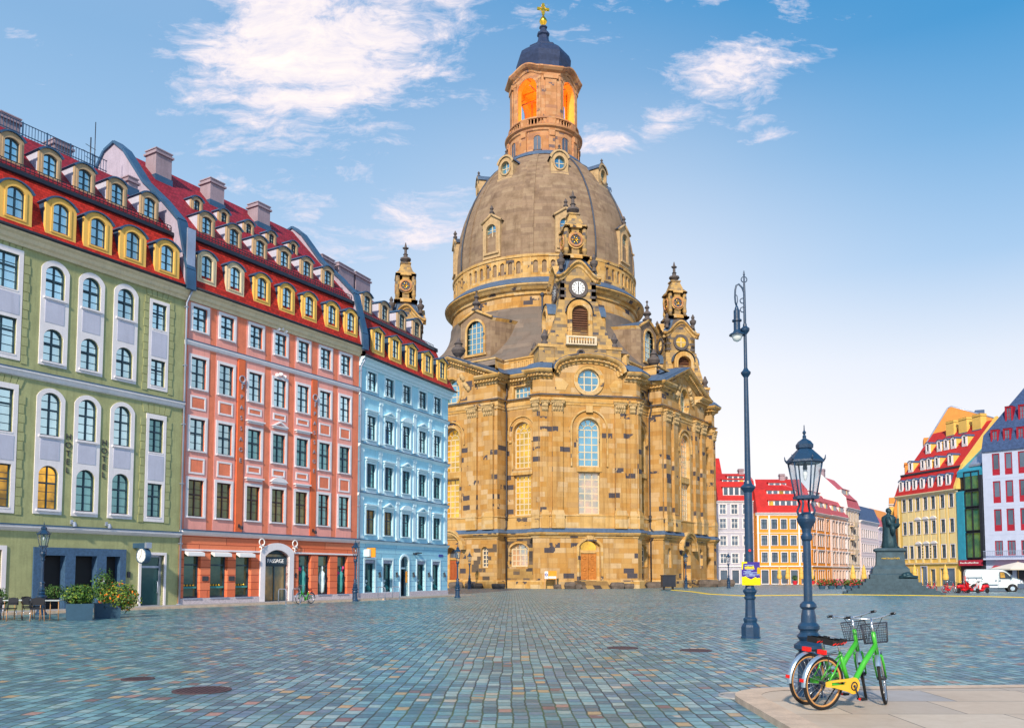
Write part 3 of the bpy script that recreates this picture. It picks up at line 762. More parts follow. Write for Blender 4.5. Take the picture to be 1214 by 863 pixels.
def pink_house():
    T = thing('commercial_house', FG.P(PL / 2, 0, 0), 'salmon pink house with seven window bays and an arched passage door', 'building')
    win_proto('p1', 1.0, 2.02, 0, .16, .05, ('white_trim', 'sash_brown'), rows=4, trans=.6)
    win_proto('p2', 1.0, 1.76, 0, .16, .05, ('white_trim', 'sash_dark'), rows=4, trans=.55)
    win_proto('p3', 1.0, 1.72, 0, .16, .05, ('white_trim', 'sash_dark'), rows=4, trans=.5)
    win_proto('p4', .95, 1.34, 0, .16, .05, ('white_trim', 'sash_dark'), rows=4, trans=.55)
    W = []
    for i, u in enumerate(PINKC):
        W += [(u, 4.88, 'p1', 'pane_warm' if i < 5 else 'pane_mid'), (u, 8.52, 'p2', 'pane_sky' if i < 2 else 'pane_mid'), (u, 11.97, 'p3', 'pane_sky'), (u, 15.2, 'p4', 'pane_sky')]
    SH = [(.31, 1.4), (2.06, 3.26), (3.84, 4.99), (8.8, 9.9), (10.52, 11.63), (12.32, 13.3)]
    shops = [rect(a, b, .42, 2.95) for a, b in SH]
    dr = arch(6.0, 7.95, -.01, 3.2, .4, 12)
    m = MB(); m.sheet(FG, rect(.01, PL, 4.0, 17.0), [hole(k, u, z) for u, z, k, p in W], 0, -.3, 0)
    m.box(FG, .01, PL - .01, -12, -.32, 0, 17.0, 1); m.box(FG, .01, PL - .01, -.32, -.25, 16.7, 17.1, 0)
    m.sheet(FG, rect(.01, PL, 0, 4.0), shops + [dr], .03, -.4, 2)
    m.build('wall', ['salmon_plaster', 'black_matt', 'salmon_rustic'], T)
    f = MB()
    for i, u in enumerate(PINKC):                    # lighter fields round every window column, darker little panels
        f.sheet(FG, rect(u - .74, u + .74, 4.14, 14.28), [hole(k, uu, z) for uu, z, k, p in W if uu == u and z < 15], .015, -.02, 0)
        f.sheet(FG, rect(u - .74, u + .74, 14.62, 16.74), [rect(u - .475, u + .475, 15.2, 16.54)], .015, -.02, 0)
        mid = i in (2, 3, 4)
        for z0, z1 in ((10.78, 11.56), (7.22 if not mid else 7.65, 8.12)):
            if mid and z0 > 10: z0 += .35
            f.sheet(FG, rect(u - .52, u + .52, z0, z1), [rect(u - .42, u + .42, z0 + .1, z1 - .1)], .05, 0, 1)
            f.box(FG, u - .40, u + .40, .0, .028, z0 + .12, z1 - .12, 2)
        if mid:
            for zh in (7.22, 10.62):
                f.box(FG, u - .58, u + .58, .015, .14, zh, zh + .1, 1)
                if i == 3:
                    if zh > 9: f.sheet(FG, [(u - .68, zh + .1), (u + .68, zh + .1), (u, zh + .46)], [[(u - .42, zh + .16), (u + .42, zh + .16), (u, zh + .36)]], .2, .015, 1)
                    else: f.sheet(FG, arch(u - .68, u + .68, zh + .1, zh + .4, .28), [], .18, .015, 1)
                else: f.box(FG, u - .68, u + .68, .015, .22, zh + .1, zh + .18, 1)
    for u in (3.96, 9.95): f.box(FG, u - .24, u + .24, -.01, .07, 4.14, 14.3, 3)
    for z in (13.92, 16.78):                        # little shell ornaments over the middle bay
        for a in (-.3, 0, .3): f.ball(FG.P(6.98 + a, .06, z + (.1 if a == 0 else 0)), .15, 10, 6, 1, (1.2, .4, .8))
    f.build('facade_field', ['pink_plaster', 'white_trim', 'salmon_plaster', 'brick_red_plaster'], T)
    c = MB(); c.prof(FG, [(0, 14.28), (.1, 14.32), (.16, 14.46), (.16, 14.54), (0, 14.54)], 0, PL, 0); c.box(FG, 0, PL, 0, .18, 14.54, 14.59, 1); c.build('string_course', ['white_trim', 'blue_metal'], T)
    c = MB(); c.prof(FG, [(0, 3.82), (.14, 3.9), (.26, 4.0), (.26, 4.08), (0, 4.08)], 0.0, PL, 0); c.box(FG, .0, PL, 0, .3, 4.08, 4.15, 1); c.build('string_course', ['white_trim', 'blue_metal'], T)
    for a_, b_ in ((.02, 5.6), (8.35, PL - .02)): MB().box(FG, a_, b_, .03, .09, 3.0, 3.1).build('string_course', ['white_trim'], T)
    c = MB()
    eaves(c, FG, .0, PL, 17.38, 2)
    c.build('cornice', ['white_trim', 'blue_metal', 'cream_trim'], T)
    for a_, b_ in ((.02, 5.6), (8.35, PL - .02)): MB().box(FG, a_, b_, .02, .10, .10, .42).build('plinth', ['plinth_granite'], T)
    d = MB(); d.sheet(FG, arch(5.62, 8.32, 0, 3.62, .5, 14), [dr], .12, -.45, 0)
    d.sheet(FG, arch(6.0, 7.95, 0, 3.2, .4), [rect(6.12, 6.95, .15, 2.2), rect(7.02, 7.83, .15, 2.2), rect(6.12, 7.83, 2.78, 3.0)], -.18, -.24, 1)
    d.box(FG, 6.0, 7.95, -.2, -.1, 2.32, 2.72, 1)
    do = d.build('passage_door', ['white_trim', 'sash_dark'], T)
    MB().box(FG, 6.05, 7.9, -.27, -.24, .05, 3.05).build('pane', ['pane_passage'], do)
    inst('lettering', text_mesh('PASSAGE', .34, 'letters_white', .02), do, FG.P(6.98, -.08, 2.52), FG.ang)
    for i, (a, b) in enumerate(SH):
        s = MB(); s.sheet(FG, rect(a, b, .42, 2.95), [rect(a + .08, b - .08, .52, 2.2), rect(a + .08, b - .08, 2.28, 2.86)], -.2, -.3, 0)
        s.box(FG, a - .05, b + .05, .0, .14, .36, .43, 1)
        if i < 3: s.prof(FG, [(.04, 2.98), (.36, 2.90), (.38, 2.72), (.34, 2.70), (.04, 2.86)], a, b, 2)
        so = s.build('shop_window', ['sash_dark', 'zinc', 'white_paint' if i < 3 else 'zinc'], T)
        MB().box(FG, a + .03, b - .03, -.3, -.27, .45, 2.92).build('pane', ['pane_shop'], so)
        # goods shown in the window: mannequins on the right, low display tables on the left
        gd = MB()
        if i >= 3:
            cu = (a + b) / 2; cl = {3: 'decal_pink', 4: 'cloth_white', 5: 'decal_pink'}[i]
            gd.lathe(FG.P(cu, -.17, .5), [(.02, 0), (.14, .1), (.17, .6), (.13, .95), (.19, 1.28), (.10, 1.42), (.05, 1.46), (.05, 1.52), (.09, 1.62), (.05, 1.74), (.01, 1.76)], 12, 0, True, sx=1.1, sy=.5, share=True)
            gd.tube([FG.P(cu - .2, -.17, 1.72), FG.P(cu - .26, -.17, 1.3), FG.P(cu - .18, -.15, 1.05)], .05, 6, 0); gd.tube([FG.P(cu + .2, -.17, 1.72), FG.P(cu + .27, -.17, 1.3), FG.P(cu + .2, -.15, 1.05)], .05, 6, 0)
            if i != 4:
                for k in range(5):
                    q = FG.P(a + .2 + .14 * k, -.24, 2.1 + .09 * math.sin(k * 2.1) - .12 * k * (1 if i == 3 else -1) + (0 if i == 3 else -.5)); gd.ball(q, .13, 8, 5, 1, (1, .3, 1))
            gd.build('shop_display', ['cloth_white' if i == 4 else 'cloth_teal', 'decal_pink'], so)
        else:
            gd.box(FG, a + .1, b - .1, -.26, -.16, .95, 1.05, 0)
            for k in range(4): gd.ball(FG.P(a + .2 + .2 * k, -.2, 1.12), .06, 8, 5, 1)
            gd.build('shop_display', ['cloth_teal', 'gold'], so)
    for u in (1.72, 3.55): MB().box(FG, u - .2, u + .2, .03, .07, 1.35, 1.62).build('wall_sign', ['letters_dark'], T)
    MB().box(FG, 8.5, 8.62, .03, .07, 1.5, 1.8).build('intercom', ['dark_metal'], T)
    for u in (5.62, 8.3):                           # ring emblem over the passage
        e = MB(); e.ring(FG.P(u, .2, 3.62), FG.n, .2, .035, 24, 6); e.tube([FG.P(u + .05, .2, 3.5), FG.P(u + .2, .22, 3.34)], .03, 6)
        e.box(FG, u - .03, u + .01, .16, .22, 3.1, 3.42); e.box(FG, u - .03, u + .12, .16, .22, 3.2, 3.24); e.box(FG, u - .03, u + .14, .16, .22, 3.36, 3.42); e.box(FG, u - .04, u + .02, .0, .17, 3.3, 3.4); e.build('emblem', ['letters_white'], T)
    for u in (3.96, 9.95):
        e = MB(); e.ring(FG.P(u, .12, 13.1), FG.n, .2, .035, 24, 6); e.tube([FG.P(u + .05, .12, 12.98), FG.P(u + .2, .12, 12.84)], .03, 6)
        e.box(FG, u - .03, u + .01, .09, .14, 12.5, 12.88); e.box(FG, u - .03, u + .14, .09, .14, 12.82, 12.88); e.box(FG, u - .03, u + .1, .09, .14, 12.66, 12.70); e.build('emblem', ['letters_grey'], T)
        for k, ch in enumerate('PASSAGE'): inst('lettering', text_mesh(ch, .36, 'letters_grey', .015), T, FG.P(u, .09, 12.05 - k * .62), FG.ang)
        sp = MB(); lamp_bracket(sp, FG, u, 4.42, 0); sp.build('spotlight', ['dark_metal'], T)
    for u, z, k, pm in W: add_win(T, FG, u, z, k, pm)
    r = MB(); r.prof(FG, [(.34, 17.38), (.30, 17.5), (-.55, 20.55), (-1.2, 20.55), (-1.2, 17.4)], .12, PL - .12, 0)
    r.prof(FG, [(-.65, 20.85), (-6.5, 27.0), (-12, 21), (-12, 17.4), (-1.25, 17.4)], .12, PL - .12, 1)
    rf = r.build('roof', ['red_tiles', 'crimson_tiles'], T)
    b = MB(); b.prof(FG, [(-.46, 20.46), (-.36, 20.5), (-.4, 20.7), (-.7, 20.88), (-1.1, 20.88), (-1.1, 20.46)], .12, PL - .12, 0); gutter(b, FG, 0.02, PL, .42, 17.42, 0); b.build('gutter', ['dark_metal'], rf)
    s2 = MB(); fringe(s2, FG, .2, PL - .2, -.62, 20.86); s2.build('snow_guard', ['dark_metal'], rf)
    for u0, u1, zt in ((1.5, 2.6, 27.35), (5.5, 6.6, 27.15), (9.45, 10.55, 27.1)): chimney(rf, FG, u0, u1, -6.0, -5.0, 25.2, zt)
    fire_wall(T, FG, -.24, .11); fire_wall(T, FG, PL - .11, PL + .22)
    fl = MB(); fl.box(FG, -.32, .2, .37, .46, 17.9, 20.6); fl.build('flashing', ['zinc'], T)
    lo = dormer_proto(1.3, 1.88, .36, .76, 1.36, .26, .2, 1.3, ['yellow_trim', 'blue_metal', 'blue_metal'])
    lw = dormer_proto(1.3, 1.88, .36, .76, 1.36, .26, .2, 1.3, ['cream_trim', 'blue_metal', 'blue_metal'])
    up = dormer_proto(1.14, 1.55, .30, .70, 1.05, .22, .16, 2.4, ['tan_trim', 'lavender_plaster', 'blue_metal'])
    tp = dormer_proto(.86, 1.1, .28, .46, .7, .2, .16, 2.0, ['tan_trim', 'lavender_plaster', 'blue_metal'])
    for i, u in enumerate((1.43, 3.44, 5.48, 7.5, 9.45, 11.55, 13.4)): add_dormer(T, FG, u - .2, .17, 17.93, lw if i < 2 else lo)
    for u in (2.3, 4.3, 6.35, 8.4, 10.4, 12.4): add_dormer(T, FG, u, -1.25, 21.25, up)
    for u in (3.3, 5.35, 7.35, 9.3, 11.3): add_dormer(T, FG, u, -3.45, 23.55, tp)
    downpipe(T, FG, .0, .1, 17.3)
    return T
glass('pane_passage', (.05, .14, .15), .55, .06, (.6, .30, .05), .25)
mk('decal_pink', (.85, .06, .25), rough=.6); mk('cloth_white', (.6, .75, .78), rough=.9); mk('cloth_teal', (.05, .28, .28), rough=.8)
pink_house()

# ================================================================== BLUE HOUSE
def blue_house():
    T = thing('corner_house', FB.P(6.3, 0, 0), 'pale blue house with pilasters at the end of the row beside the church', 'building')
    L = 12.75
    BC = [1.58, 3.86, 6.26, 8.62, 10.95]
    win_proto('b1', 1.1, 1.70, 0, .15, .05, ('pale_blue_trim', 'sash_dark'), rows=4, trans=.62)
    win_proto('b1h', 1.1, 1.70, 0, .15, .05, ('pale_blue_trim', 'sash_dark'), rows=4, trans=.62, hood='flat')
    win_proto('b1t', 1.1, 1.70, 0, .15, .05, ('pale_blue_trim', 'sash_dark'), rows=4, trans=.62, hood='tri')
    win_proto('b1a', 1.1, 1.70, 0, .15, .05, ('pale_blue_trim', 'sash_dark'), rows=4, trans=.62, hood='arc')
    win_proto('b4', 1.12, 1.34, 0, .15, .05, ('pale_blue_trim', 'sash_dark'), rows=4, trans=.62)
    W = []
    h1 = ['b1h', 'b1t', 'b1a', 'b1t', 'b1h']; h2 = ['b1h', 'b1h', 'b1t', 'b1h', 'b1h']; h3 = ['b1h', 'b1t', 'b1a', 'b1t', 'b1h']
    for i, u in enumerate(BC):
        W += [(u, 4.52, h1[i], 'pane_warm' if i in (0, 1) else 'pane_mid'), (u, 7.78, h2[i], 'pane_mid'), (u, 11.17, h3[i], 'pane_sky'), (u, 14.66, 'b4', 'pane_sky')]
    SH = [(.9, 2.15), (3.2, 4.42), (7.9, 9.1), (10.25, 11.45)]
    dr = arch(5.5, 6.62, -.01, 3.08, .42)
    m = MB(); m.sheet(FB, rect(.01, L, 4.0, 16.4), [hole(k, u, z) for u, z, k, p in W], 0, -.3, 0)
    m.sheet(FB, rect(.01, L, 0, 4.0), [rect(a, b, .46, 2.74) for a, b in SH] + [dr], .03, -.35, 1)
    m.box(FB, .02, L - .02, -11, -.37, 0, 16.5, 2); m.box(FB, L - .025, L - .001, -11, -.0, 0, 16.5, 0); m.box(FB, .02, L, -.36, -.3, 16.1, 16.5, 0)
    m.build('wall', ['sky_blue_plaster', 'blue_rustic', 'black_matt'], T)
    f = MB()
    for zb, zt in ((4.2, 7.15), (7.5, 10.5), (10.95, 14.1)):
        for u in (.42, 2.72, 5.06, 7.44, 9.78, 12.34):
            f.box(FB, u - .2, u + .2, -.01, .055, zb, zt - .3, 0); f.box(FB, u - .25, u + .25, -.01, .08, zt - .3, zt - .2, 0); f.box(FB, u - .23, u + .23, -.01, .10, zt - .2, zt - .02, 0)
            f.box(FB, u - .25, u + .25, -.01, .13, zb, zb + .18, 0)
            for a in (-.16, .16): f.ball(FB.P(u + a, .08, zt - .22), .055, 8, 5, 0)
    for u in BC:
        for z0, z1 in ((7.42, 7.66), (10.85, 11.05)): f.box(FB, u - .65, u + .65, -.01, .04, z0, z1, 0)
    f.build('pilasters', ['pale_blue_trim'], T)
    for z, o in ((4.0, .2), (7.28, .16), (10.68, .22), (14.25, .16)):
        c = MB(); c.prof(FB, [(0, z - .16), (.08, z - .12), (o - .04, z), (o, z + .06), (0, z + .06)], 0, L + .1, 0); c.box(FB, 0, L + .12, 0, o + .03, z + .06, z + .10, 1); c.build('string_course', ['pale_blue_trim', 'slate_tiles'], T)
    c = MB()
    eaves(c, FB, 0, L + .3, 16.78, 0, .55)
    c.build('cornice', ['pale_blue_trim', 'slate_tiles'], T)
    for a_, b_ in ((.02, 5.34), (6.78, L)): MB().box(FB, a_, b_, .02, .1, .10, .44).build('plinth', ['plinth_granite'], T)
    d = MB(); d.sheet(FB, arch(5.36, 6.76, 0, 3.24, .5), [dr], .1, -.3, 0)
    d.sheet(FB, arch(5.5, 6.62, 0, 3.08, .42), [rect(5.6, 6.52, .2, 2.1)], -.3, -.4, 1)
    d.box(FB, 5.5, 6.62, -.3, -.2, 2.12, 2.24, 0); d.box(FB, 6.03, 6.09, -.34, -.26, .1, 2.1, 1)
    do = d.build('door', ['pale_blue_trim', 'sash_dark'], T); MB().box(FB, 5.55, 6.57, -.4, -.37, .1, 3.0).build('pane', ['pane_dark'], do)
    MB().box(FB, 6.42, 6.72, -.06, -.02, 1.1, 1.95).build('door_poster', ['orange_sign'], do)
    for a, b in SH:
        s = MB(); s.sheet(FB, rect(a - .14, b + .14, .34, 2.9), [rect(a, b, .46, 2.74)], .07, 0, 0); s.sheet(FB, rect(a, b, .46, 2.74), [rect(a + .08, b - .08, .54, 2.4)], -.16, -.26, 1)
        s.box(FB, a, b, -.14, -.02, 2.5, 2.72, 2); so = s.build('shop_window', ['pale_blue_trim', 'sash_dark', 'zinc'], T)
        MB().box(FB, a + .03, b - .03, -.27, -.24, .5, 2.7).build('pane', ['pane_dark'], so)
        g_ = MB(); cu = (a + b) / 2
        for k, (q, z, r_) in enumerate(((-.25, 1.0, .12), (.1, .8, .16), (-.1, 1.25, .1), (.25, .72, .14))): g_.ball(FB.P(cu + q, -.2, z), r_, 8, 6, k % 2, (1, .3, 1))
        g_.build('shop_display', ['cloth_white', 'cloth_teal'], so)
    s = MB(); s.box(FB, .75, .95, .0, .5, 2.95, 3.45, 0); s.build('sign_bracket', ['pale_blue_trim'], T)
    s = MB(); s.box(FB, 1.02, 1.08, .12, .82, 2.9, 3.55, 0); s.box(FB, 1.0, 1.1, .0, .13, 3.1, 3.3, 1); s.build('hanging_sign', ['orange_sign', 'dark_metal'], T)
    for u in (2.68, 4.95, 7.3, 9.62, 12.1):
        s = MB(); s.box(FB, u - .05, u + .05, .03, .12, 1.72, 1.86, 0); s.lathe(FB.P(u, .14, 1.5), [(.10, 0), (.05, .3), (.02, .42)], 8, 0); s.build('wall_lamp', ['dark_metal'], T)
    s = MB(); s.box(FB, 7.3, 7.4, 0, .2, 3.25, 3.35, 0); s.lathe(FB.P(7.35, .25, 3.18), [(.10, 0), (.13, .08), (.06, .2)], 10, 0); s.box(FB, 7.8, 8.2, 0.03, .3, 3.32, 3.40, 0); s.build('security_camera', ['dark_metal'], T)
    MB().box(FB, 11.25, 11.95, .03, .06, 3.12, 3.32).build('street_sign', ['sign_blue'], T)
    for u, z, k, pm in W: add_win(T, FB, u, z, k, pm)
    # mansard roof, hipped at the right end
    r = MB(); P = FB.P
    def hip(w0, z0, w1, z1, e0, e1, m):
        r.poly([P(.2, w0, z0), P(e0, w0, z0), P(e1, w1, z1), P(.2, w1, z1)], m)
        bk0, bk1 = -11.3 - w0, -11.3 - w1
        r.poly([P(e0, w0, z0), P(e0, bk0, z0), P(e1, bk1, z1), P(e1, w1, z1)], m); r.poly([P(e0, bk0, z0), P(.2, bk0, z0), P(.2, bk1, z1), P(e1, bk1, z1)], m)
    hip(.52, 16.84, -.05, 18.0, 13.15, 12.7, 0); hip(-.05, 18.0, -.85, 20.2, 12.7, 12.15, 0); hip(-1.0, 20.45, -5.6, 24.7, 11.95, 8.2, 1)
    r.poly([P(.2, .52, 16.84), P(.2, -11.8, 16.84), P(13.15, -11.8, 16.84), P(13.15, .52, 16.84)], 0)
    rf = r.build('roof', ['red_tiles', 'crimson_tiles'], T)
    b = MB(); b.box(FB, .2, 12.2, -1.2, -.74, 20.14, 20.42); b.box(FB, 11.7, 12.3, -10.5, -.74, 20.141, 20.418); gutter(b, FB, 0, 13.2, .56, 16.84, 0); b.build('gutter', ['dark_metal'], rf)
    s2 = MB(); fringe(s2, FB, .3, 12, -1.0, 20.42); s2.build('snow_guard', ['dark_metal'], rf)
    for u0, u1, zt in ((2.0, 3.5, 25.5), (4.05, 6.0, 25.6), (6.3, 8.3, 25.6)): chimney(rf, FB, u0, u1, -5.9, -4.8, 23.6, zt)
    lo = dormer_proto(1.56, 2.0, .36, .86, 1.35, .3, 0, 1.4, ['cream_trim', 'blue_metal', 'blue_metal'], peak=True)
    ly = dormer_proto(1.56, 2.0, .36, .86, 1.35, .3, 0, 1.4, ['yellow_trim', 'blue_metal', 'blue_metal'], peak=True)
    up = dormer_proto(1.28, 1.7, .3, .78, 1.15, .26, .16, 2.6, ['tan_trim', 'lavender_plaster', 'blue_metal'])
    for u in (2.15, 4.45, 6.78, 9.2, 11.5): add_dormer(T, FB, u - .25, .3, 17.32, ly)
    for u in (3.1, 5.45, 7.9, 10.2): add_dormer(T, FB, u, -1.5, 20.78, up)
    downpipe(T, FB, .1, .1, 16.8, .1)
blue_house()

# ================================================================== CHURCH
SANDST = [(0, (.51, .290, .095)), (.16, (.55, .34, .135)), (.34, (.49, .255, .070)), (.46, (.58, .395, .20)), (.60, (.52, .305, .105)), (.72, (.48, .235, .050)), (.84, (.45, .27, .115)), (.92, (.61, .45, .27))]
SANDST = [(q, tuple(a * .68 + b * .32 for a, b in zip(c, (.515, .305, .105)))) for q, c in SANDST]
stone('sandstone', SANDST, 1.35, .62, .014, (.24, .14, .06), .35, .45, .85, .3, stain=.55, darkp=.06, dark=(.045, .040, .048), clump=.34)
stone('sandstone_old', [(0, (.40, .25, .09)), (.2, (.10, .08, .065)), (.42, (.30, .19, .08)), (.58, (.07, .06, .06)), (.75, (.44, .28, .10)), (.88, (.16, .12, .09))], .95, .42, .012, (.10, .07, .04), .4, .6, .9, .35)
stone('sandstone_mixed', SANDST, 1.1, .5, .014, (.16, .10, .05), .4, .6, .88, .3, darkp=.34, dark=(.075, .055, .04), clump=.5)
stone('sandstone_trim', [(0, (.60, .38, .14)), (.3, (.63, .42, .18)), (.6, (.57, .33, .10)), (.85, (.61, .44, .23))], 1.6, .5, .01, (.25, .16, .07), .3, .6, .85, .2, stain=.55, darkp=.04, dark=(.06, .05, .05), clump=.6)
stone('dome_stone', [(0, (.275, .195, .13)), (.25, (.315, .23, .155)), (.5, (.245, .172, .12)), (.75, (.29, .205, .14))], 2.2, .55, .012, (.10, .08, .07), .45, .7, .9, .2, stain=.4)
stone('tower_stone', [(0, (.46, .30, .12)), (.25, (.36, .25, .13)), (.5, (.52, .34, .13)), (.75, (.30, .22, .13)), (.9, (.20, .16, .12))], .8, .42, .012, (.14, .10, .06), .4, .7, .88, .3, darkp=.07, dark=(.06, .055, .06), clump=.5)
stone('bell_roof_stone', [(0, (.19, .155, .135)), (.4, (.23, .185, .155)), (.7, (.17, .145, .13))], 2.0, .8, .012, (.08, .07, .06), .4, .6, .85, .15)
mk('lantern_inner', (.90, .36, .06), mott=.15)  # orange light of the lit inside put into the stone colour
stone('lantern_stone', [(0, (.54, .27, .13)), (.3, (.48, .23, .10)), (.6, (.56, .31, .16)), (.85, (.42, .21, .12))], .9, .5, .012, (.25, .14, .06), .35, .5, .85, .25, darkp=.03, dark=(.10, .07, .07))
mk('dark_statue_stone', (.10, .085, .085), mott=.3, sc=3, bump=.3)
mk('carved_stone', (.44, .31, .15), mott=.35, sc=2.5, bump=.9, bsc=7)
mk('church_slate', (.07, .12, .21), rough=.55, mott=.25, sc=2, streak=.3)
mk('church_slate_dark', (.05, .065, .10), rough=.6, mott=.25, streak=.3)
mk('cap_copper', (.028, .045, .105), rough=.5, metal=.2, mott=.3, sc=2, streak=.5)
mk('leading', (.62, .52, .36), mott=.1)
mk('louvre_wood', (.13, .055, .03), mott=.25)
mk('oak_door', (.46, .17, .03), rough=.5, mott=.25, sc=3)
mk('pipe_dark', (.045, .04, .045), rough=.5)
mk('gilded', (1.0, .55, .05), rough=.28, metal=1, mott=.08)
mk('rust_door', (.36, .09, .025), rough=.6)
glass('pane_church_blue', (.30, .62, .80), .8, .07)
glass('pane_church_gold', (.72, .46, .10), .8, .12, (1.0, .52, .05), .42, .25)  # gold of sun reflections and inside light, put in as colour and glow
glass('pane_church_mix', (.36, .50, .50), .7, .09, (.95, .28, .02), .40)  # orange glow paints in the reflection of a red roof opposite
glass('pane_church_dark', (.16, .19, .24), .5, .1)

O = V((4.95, 128.1, 0))
nf = V((4.4, -23.6, 0)).normalized()
def rot2(v, a): c, s = math.cos(a), math.sin(a); return V((c * v.x - s * v.y, s * v.x + c * v.y, 0))
AF = math.atan2(nf.y, nf.x)                     # azimuth of the front chamfer
def frame_at(az, off=0):
    n = V((math.cos(az), math.sin(az), 0)); t = V((-n.y, n.x, 0)); return Fr(O + n * off, t)
FACE = [frame_at(AF - PI / 4 + k * PI / 2) for k in range(4)]      # 0 left face, 1 right face, 2, 3 hidden
CH = [frame_at(AF + k * PI / 2) for k in range(4)]                 # 0 front chamfer
RR, HW, NP, NB, NR, TR = 25.0, 6.2, None, 20.8, 22.8, 7.4
c45 = math.sqrt(.5)
NP = c45 * (RR + HW); TP = c45 * (RR - HW)      # pavilion corner in face coordinates
TQ = 12.2

def outline(ex=0):
    """church plan, counter-clockwise; every entry (point, tag)"""
    pts = []
    for k in range(4):
        f = FACE[k]
        for t, n, tagname in ((-TP, NP, 'side'), (-TQ, NP, 'ret'), (-TQ, NB, 'bayL'), (-TR, NB, 'retR'), (-TR, NR, 'ris'), (TR, NR, 'retR2'), (TR, NB, 'bayR'), (TQ, NB, 'ret2'), (TQ, NP, 'side2'), (TP, NP, 'chamfer')):
            pts.append((f.P(t, n, 0), (tagname, k)))
    return pts
OUT = outline()
def offset_loop(pts, o):
    res = []; n = len(pts)
    for i in range(n):
        p, a, b = pts[i], pts[i - 1], pts[(i + 1) % n]
        d1 = (p - a).normalized(); d2 = (b - p).normalized()
        n1 = V((d1.y, -d1.x, 0)); n2 = V((d2.y, -d2.x, 0)); m = n1 + n2
        if m.length < 1e-4: res.append(p + n1 * o); continue
        res.append(p + m * (o / (1 + n1.dot(n2))))
    return res
def moulding(mb, prof, m=0, loop=None, top=True):
    """profile [(offset, z)] run round the outline"""
    L = loop or [p for p, _ in OUT]
    rings = [[q + V((0, 0, z)) for q in offset_loop(L, o)] for o, z in prof]
    n = len(L)
    for a, b in zip(rings, rings[1:]):
        for i in range(n): j = (i + 1) % n; mb.poly([a[i], a[j], b[j], b[i]], m)

def church_window(parent, fr, u0, u1, z0, z1, rise, w, cols, rows, pm, circle=None, fan=False, lead='leading', bar=.13):
    m = MB()
    if circle: out = circ(*circle); 
    else: out = arch(u0, u1, z0, z1, rise, 14)
    if circle: u0, u1, z0, z1 = circle[0] - circle[2], circle[0] + circle[2], circle[1] - (circle[3] if len(circle) > 3 else circle[2]), circle[1] + (circle[3] if len(circle) > 3 else circle[2])
    cu, cz = (u0 + u1) / 2, (z0 + z1) / 2
    inn = [(cu + (p[0] - cu) * (1 - .16 / (u1 - u0) * 2), cz + (p[1] - cz) * (1 - .16 / (z1 - z0) * 2)) for p in out]
    m.sheet(fr, out, [inn], w + .06, w - .08, 0)
    def ztop(u):
        if circle: rz = (z1 - z0) / 2; return cz + rz * math.sqrt(max(0, 1 - ((u - cu) / ((u1 - u0) / 2)) ** 2))
        if rise <= 0: return z1
        a = (u1 - u0) / 2; return z1 - rise + rise * math.sqrt(max(0, 1 - ((u - cu) / a) ** 2))
    def span(z):
        a = (u1 - u0) / 2
        if circle: q = a * math.sqrt(max(0, 1 - ((z - cz) / ((z1 - z0) / 2)) ** 2)); return cu - q, cu + q
        if rise > 0 and z > z1 - rise: q = a * math.sqrt(max(0, 1 - ((z - z1 + rise) / rise) ** 2)); return cu - q, cu + q
        return u0, u1
    for i in range(1, cols):
        u = u0 + (u1 - u0) * i / cols; zt = ztop(u); zb = 2 * cz - zt if circle else z0
        if fan: zt = min(zt, z1 - rise)
        m.box(fr, u - bar / 2, u + bar / 2, w - .04, w + .03, zb, zt)
    zh = z1 - rise if fan else z1
    for i in range(1, rows):
        z = z0 + (zh - z0) * i / rows; a, b = span(z); m.box(fr, a, b, w - .04, w + .025, z - bar / 2, z + bar / 2)
    if fan:
        m.box(fr, u0, u1, w - .04, w + .03, zh - bar / 2, zh + bar / 2)
        a = (u1 - u0) / 2
        for i in range(1, 5):
            th = PI * i / 5; P0 = fr.P(cu + a * .42 * math.cos(th), w, zh + rise * .42 * math.sin(th)); P1 = fr.P(cu + a * math.cos(th), w, zh + rise * math.sin(th)); m.tube([P0, P1], bar * .5, 4)
        m.tube([fr.P(cu + a * .42 * math.cos(PI * i / 8), w, zh + rise * .42 * math.sin(PI * i / 8)) for i in range(9)], bar * .5, 4)
    o = m.build('window', [lead], parent)
    q = MB(); q.sheet(fr, out, [], w, w - .06, 0); q.build('pane', [pm], o)
    return o
def arch_band(mb, fr, u0, u1, z0, z1, rise, bw, wf, wb, m=0):
    """moulded band round an arched opening, open at the foot"""
    o = arch(u0 - bw, u1 + bw, z0, z1 + bw, rise + bw, 16)[2:]; i = arch(u0, u1, z0, z1, rise, 16)[2:]
    o = [(u1 + bw, z0)] + o + [(u0 - bw, z0)]; i = [(u1, z0)] + i + [(u0, z0)]
    for k in range(len(o) - 1):
        a, b, c, d = o[k], o[k + 1], i[k + 1], i[k]
        mb.poly([fr.P(a[0], wf, a[1]), fr.P(b[0], wf, b[1]), fr.P(c[0], wf, c[1]), fr.P(d[0], wf, d[1])], m)
        mb.poly([fr.P(b[0], wf, b[1]), fr.P(a[0], wf, a[1]), fr.P(a[0], wb, a[1]), fr.P(b[0], wb, b[1])], m)
        mb.poly([fr.P(d[0], wf, d[1]), fr.P(c[0], wf, c[1]), fr.P(c[0], wb, c[1]), fr.P(d[0], wb, d[1])], m)
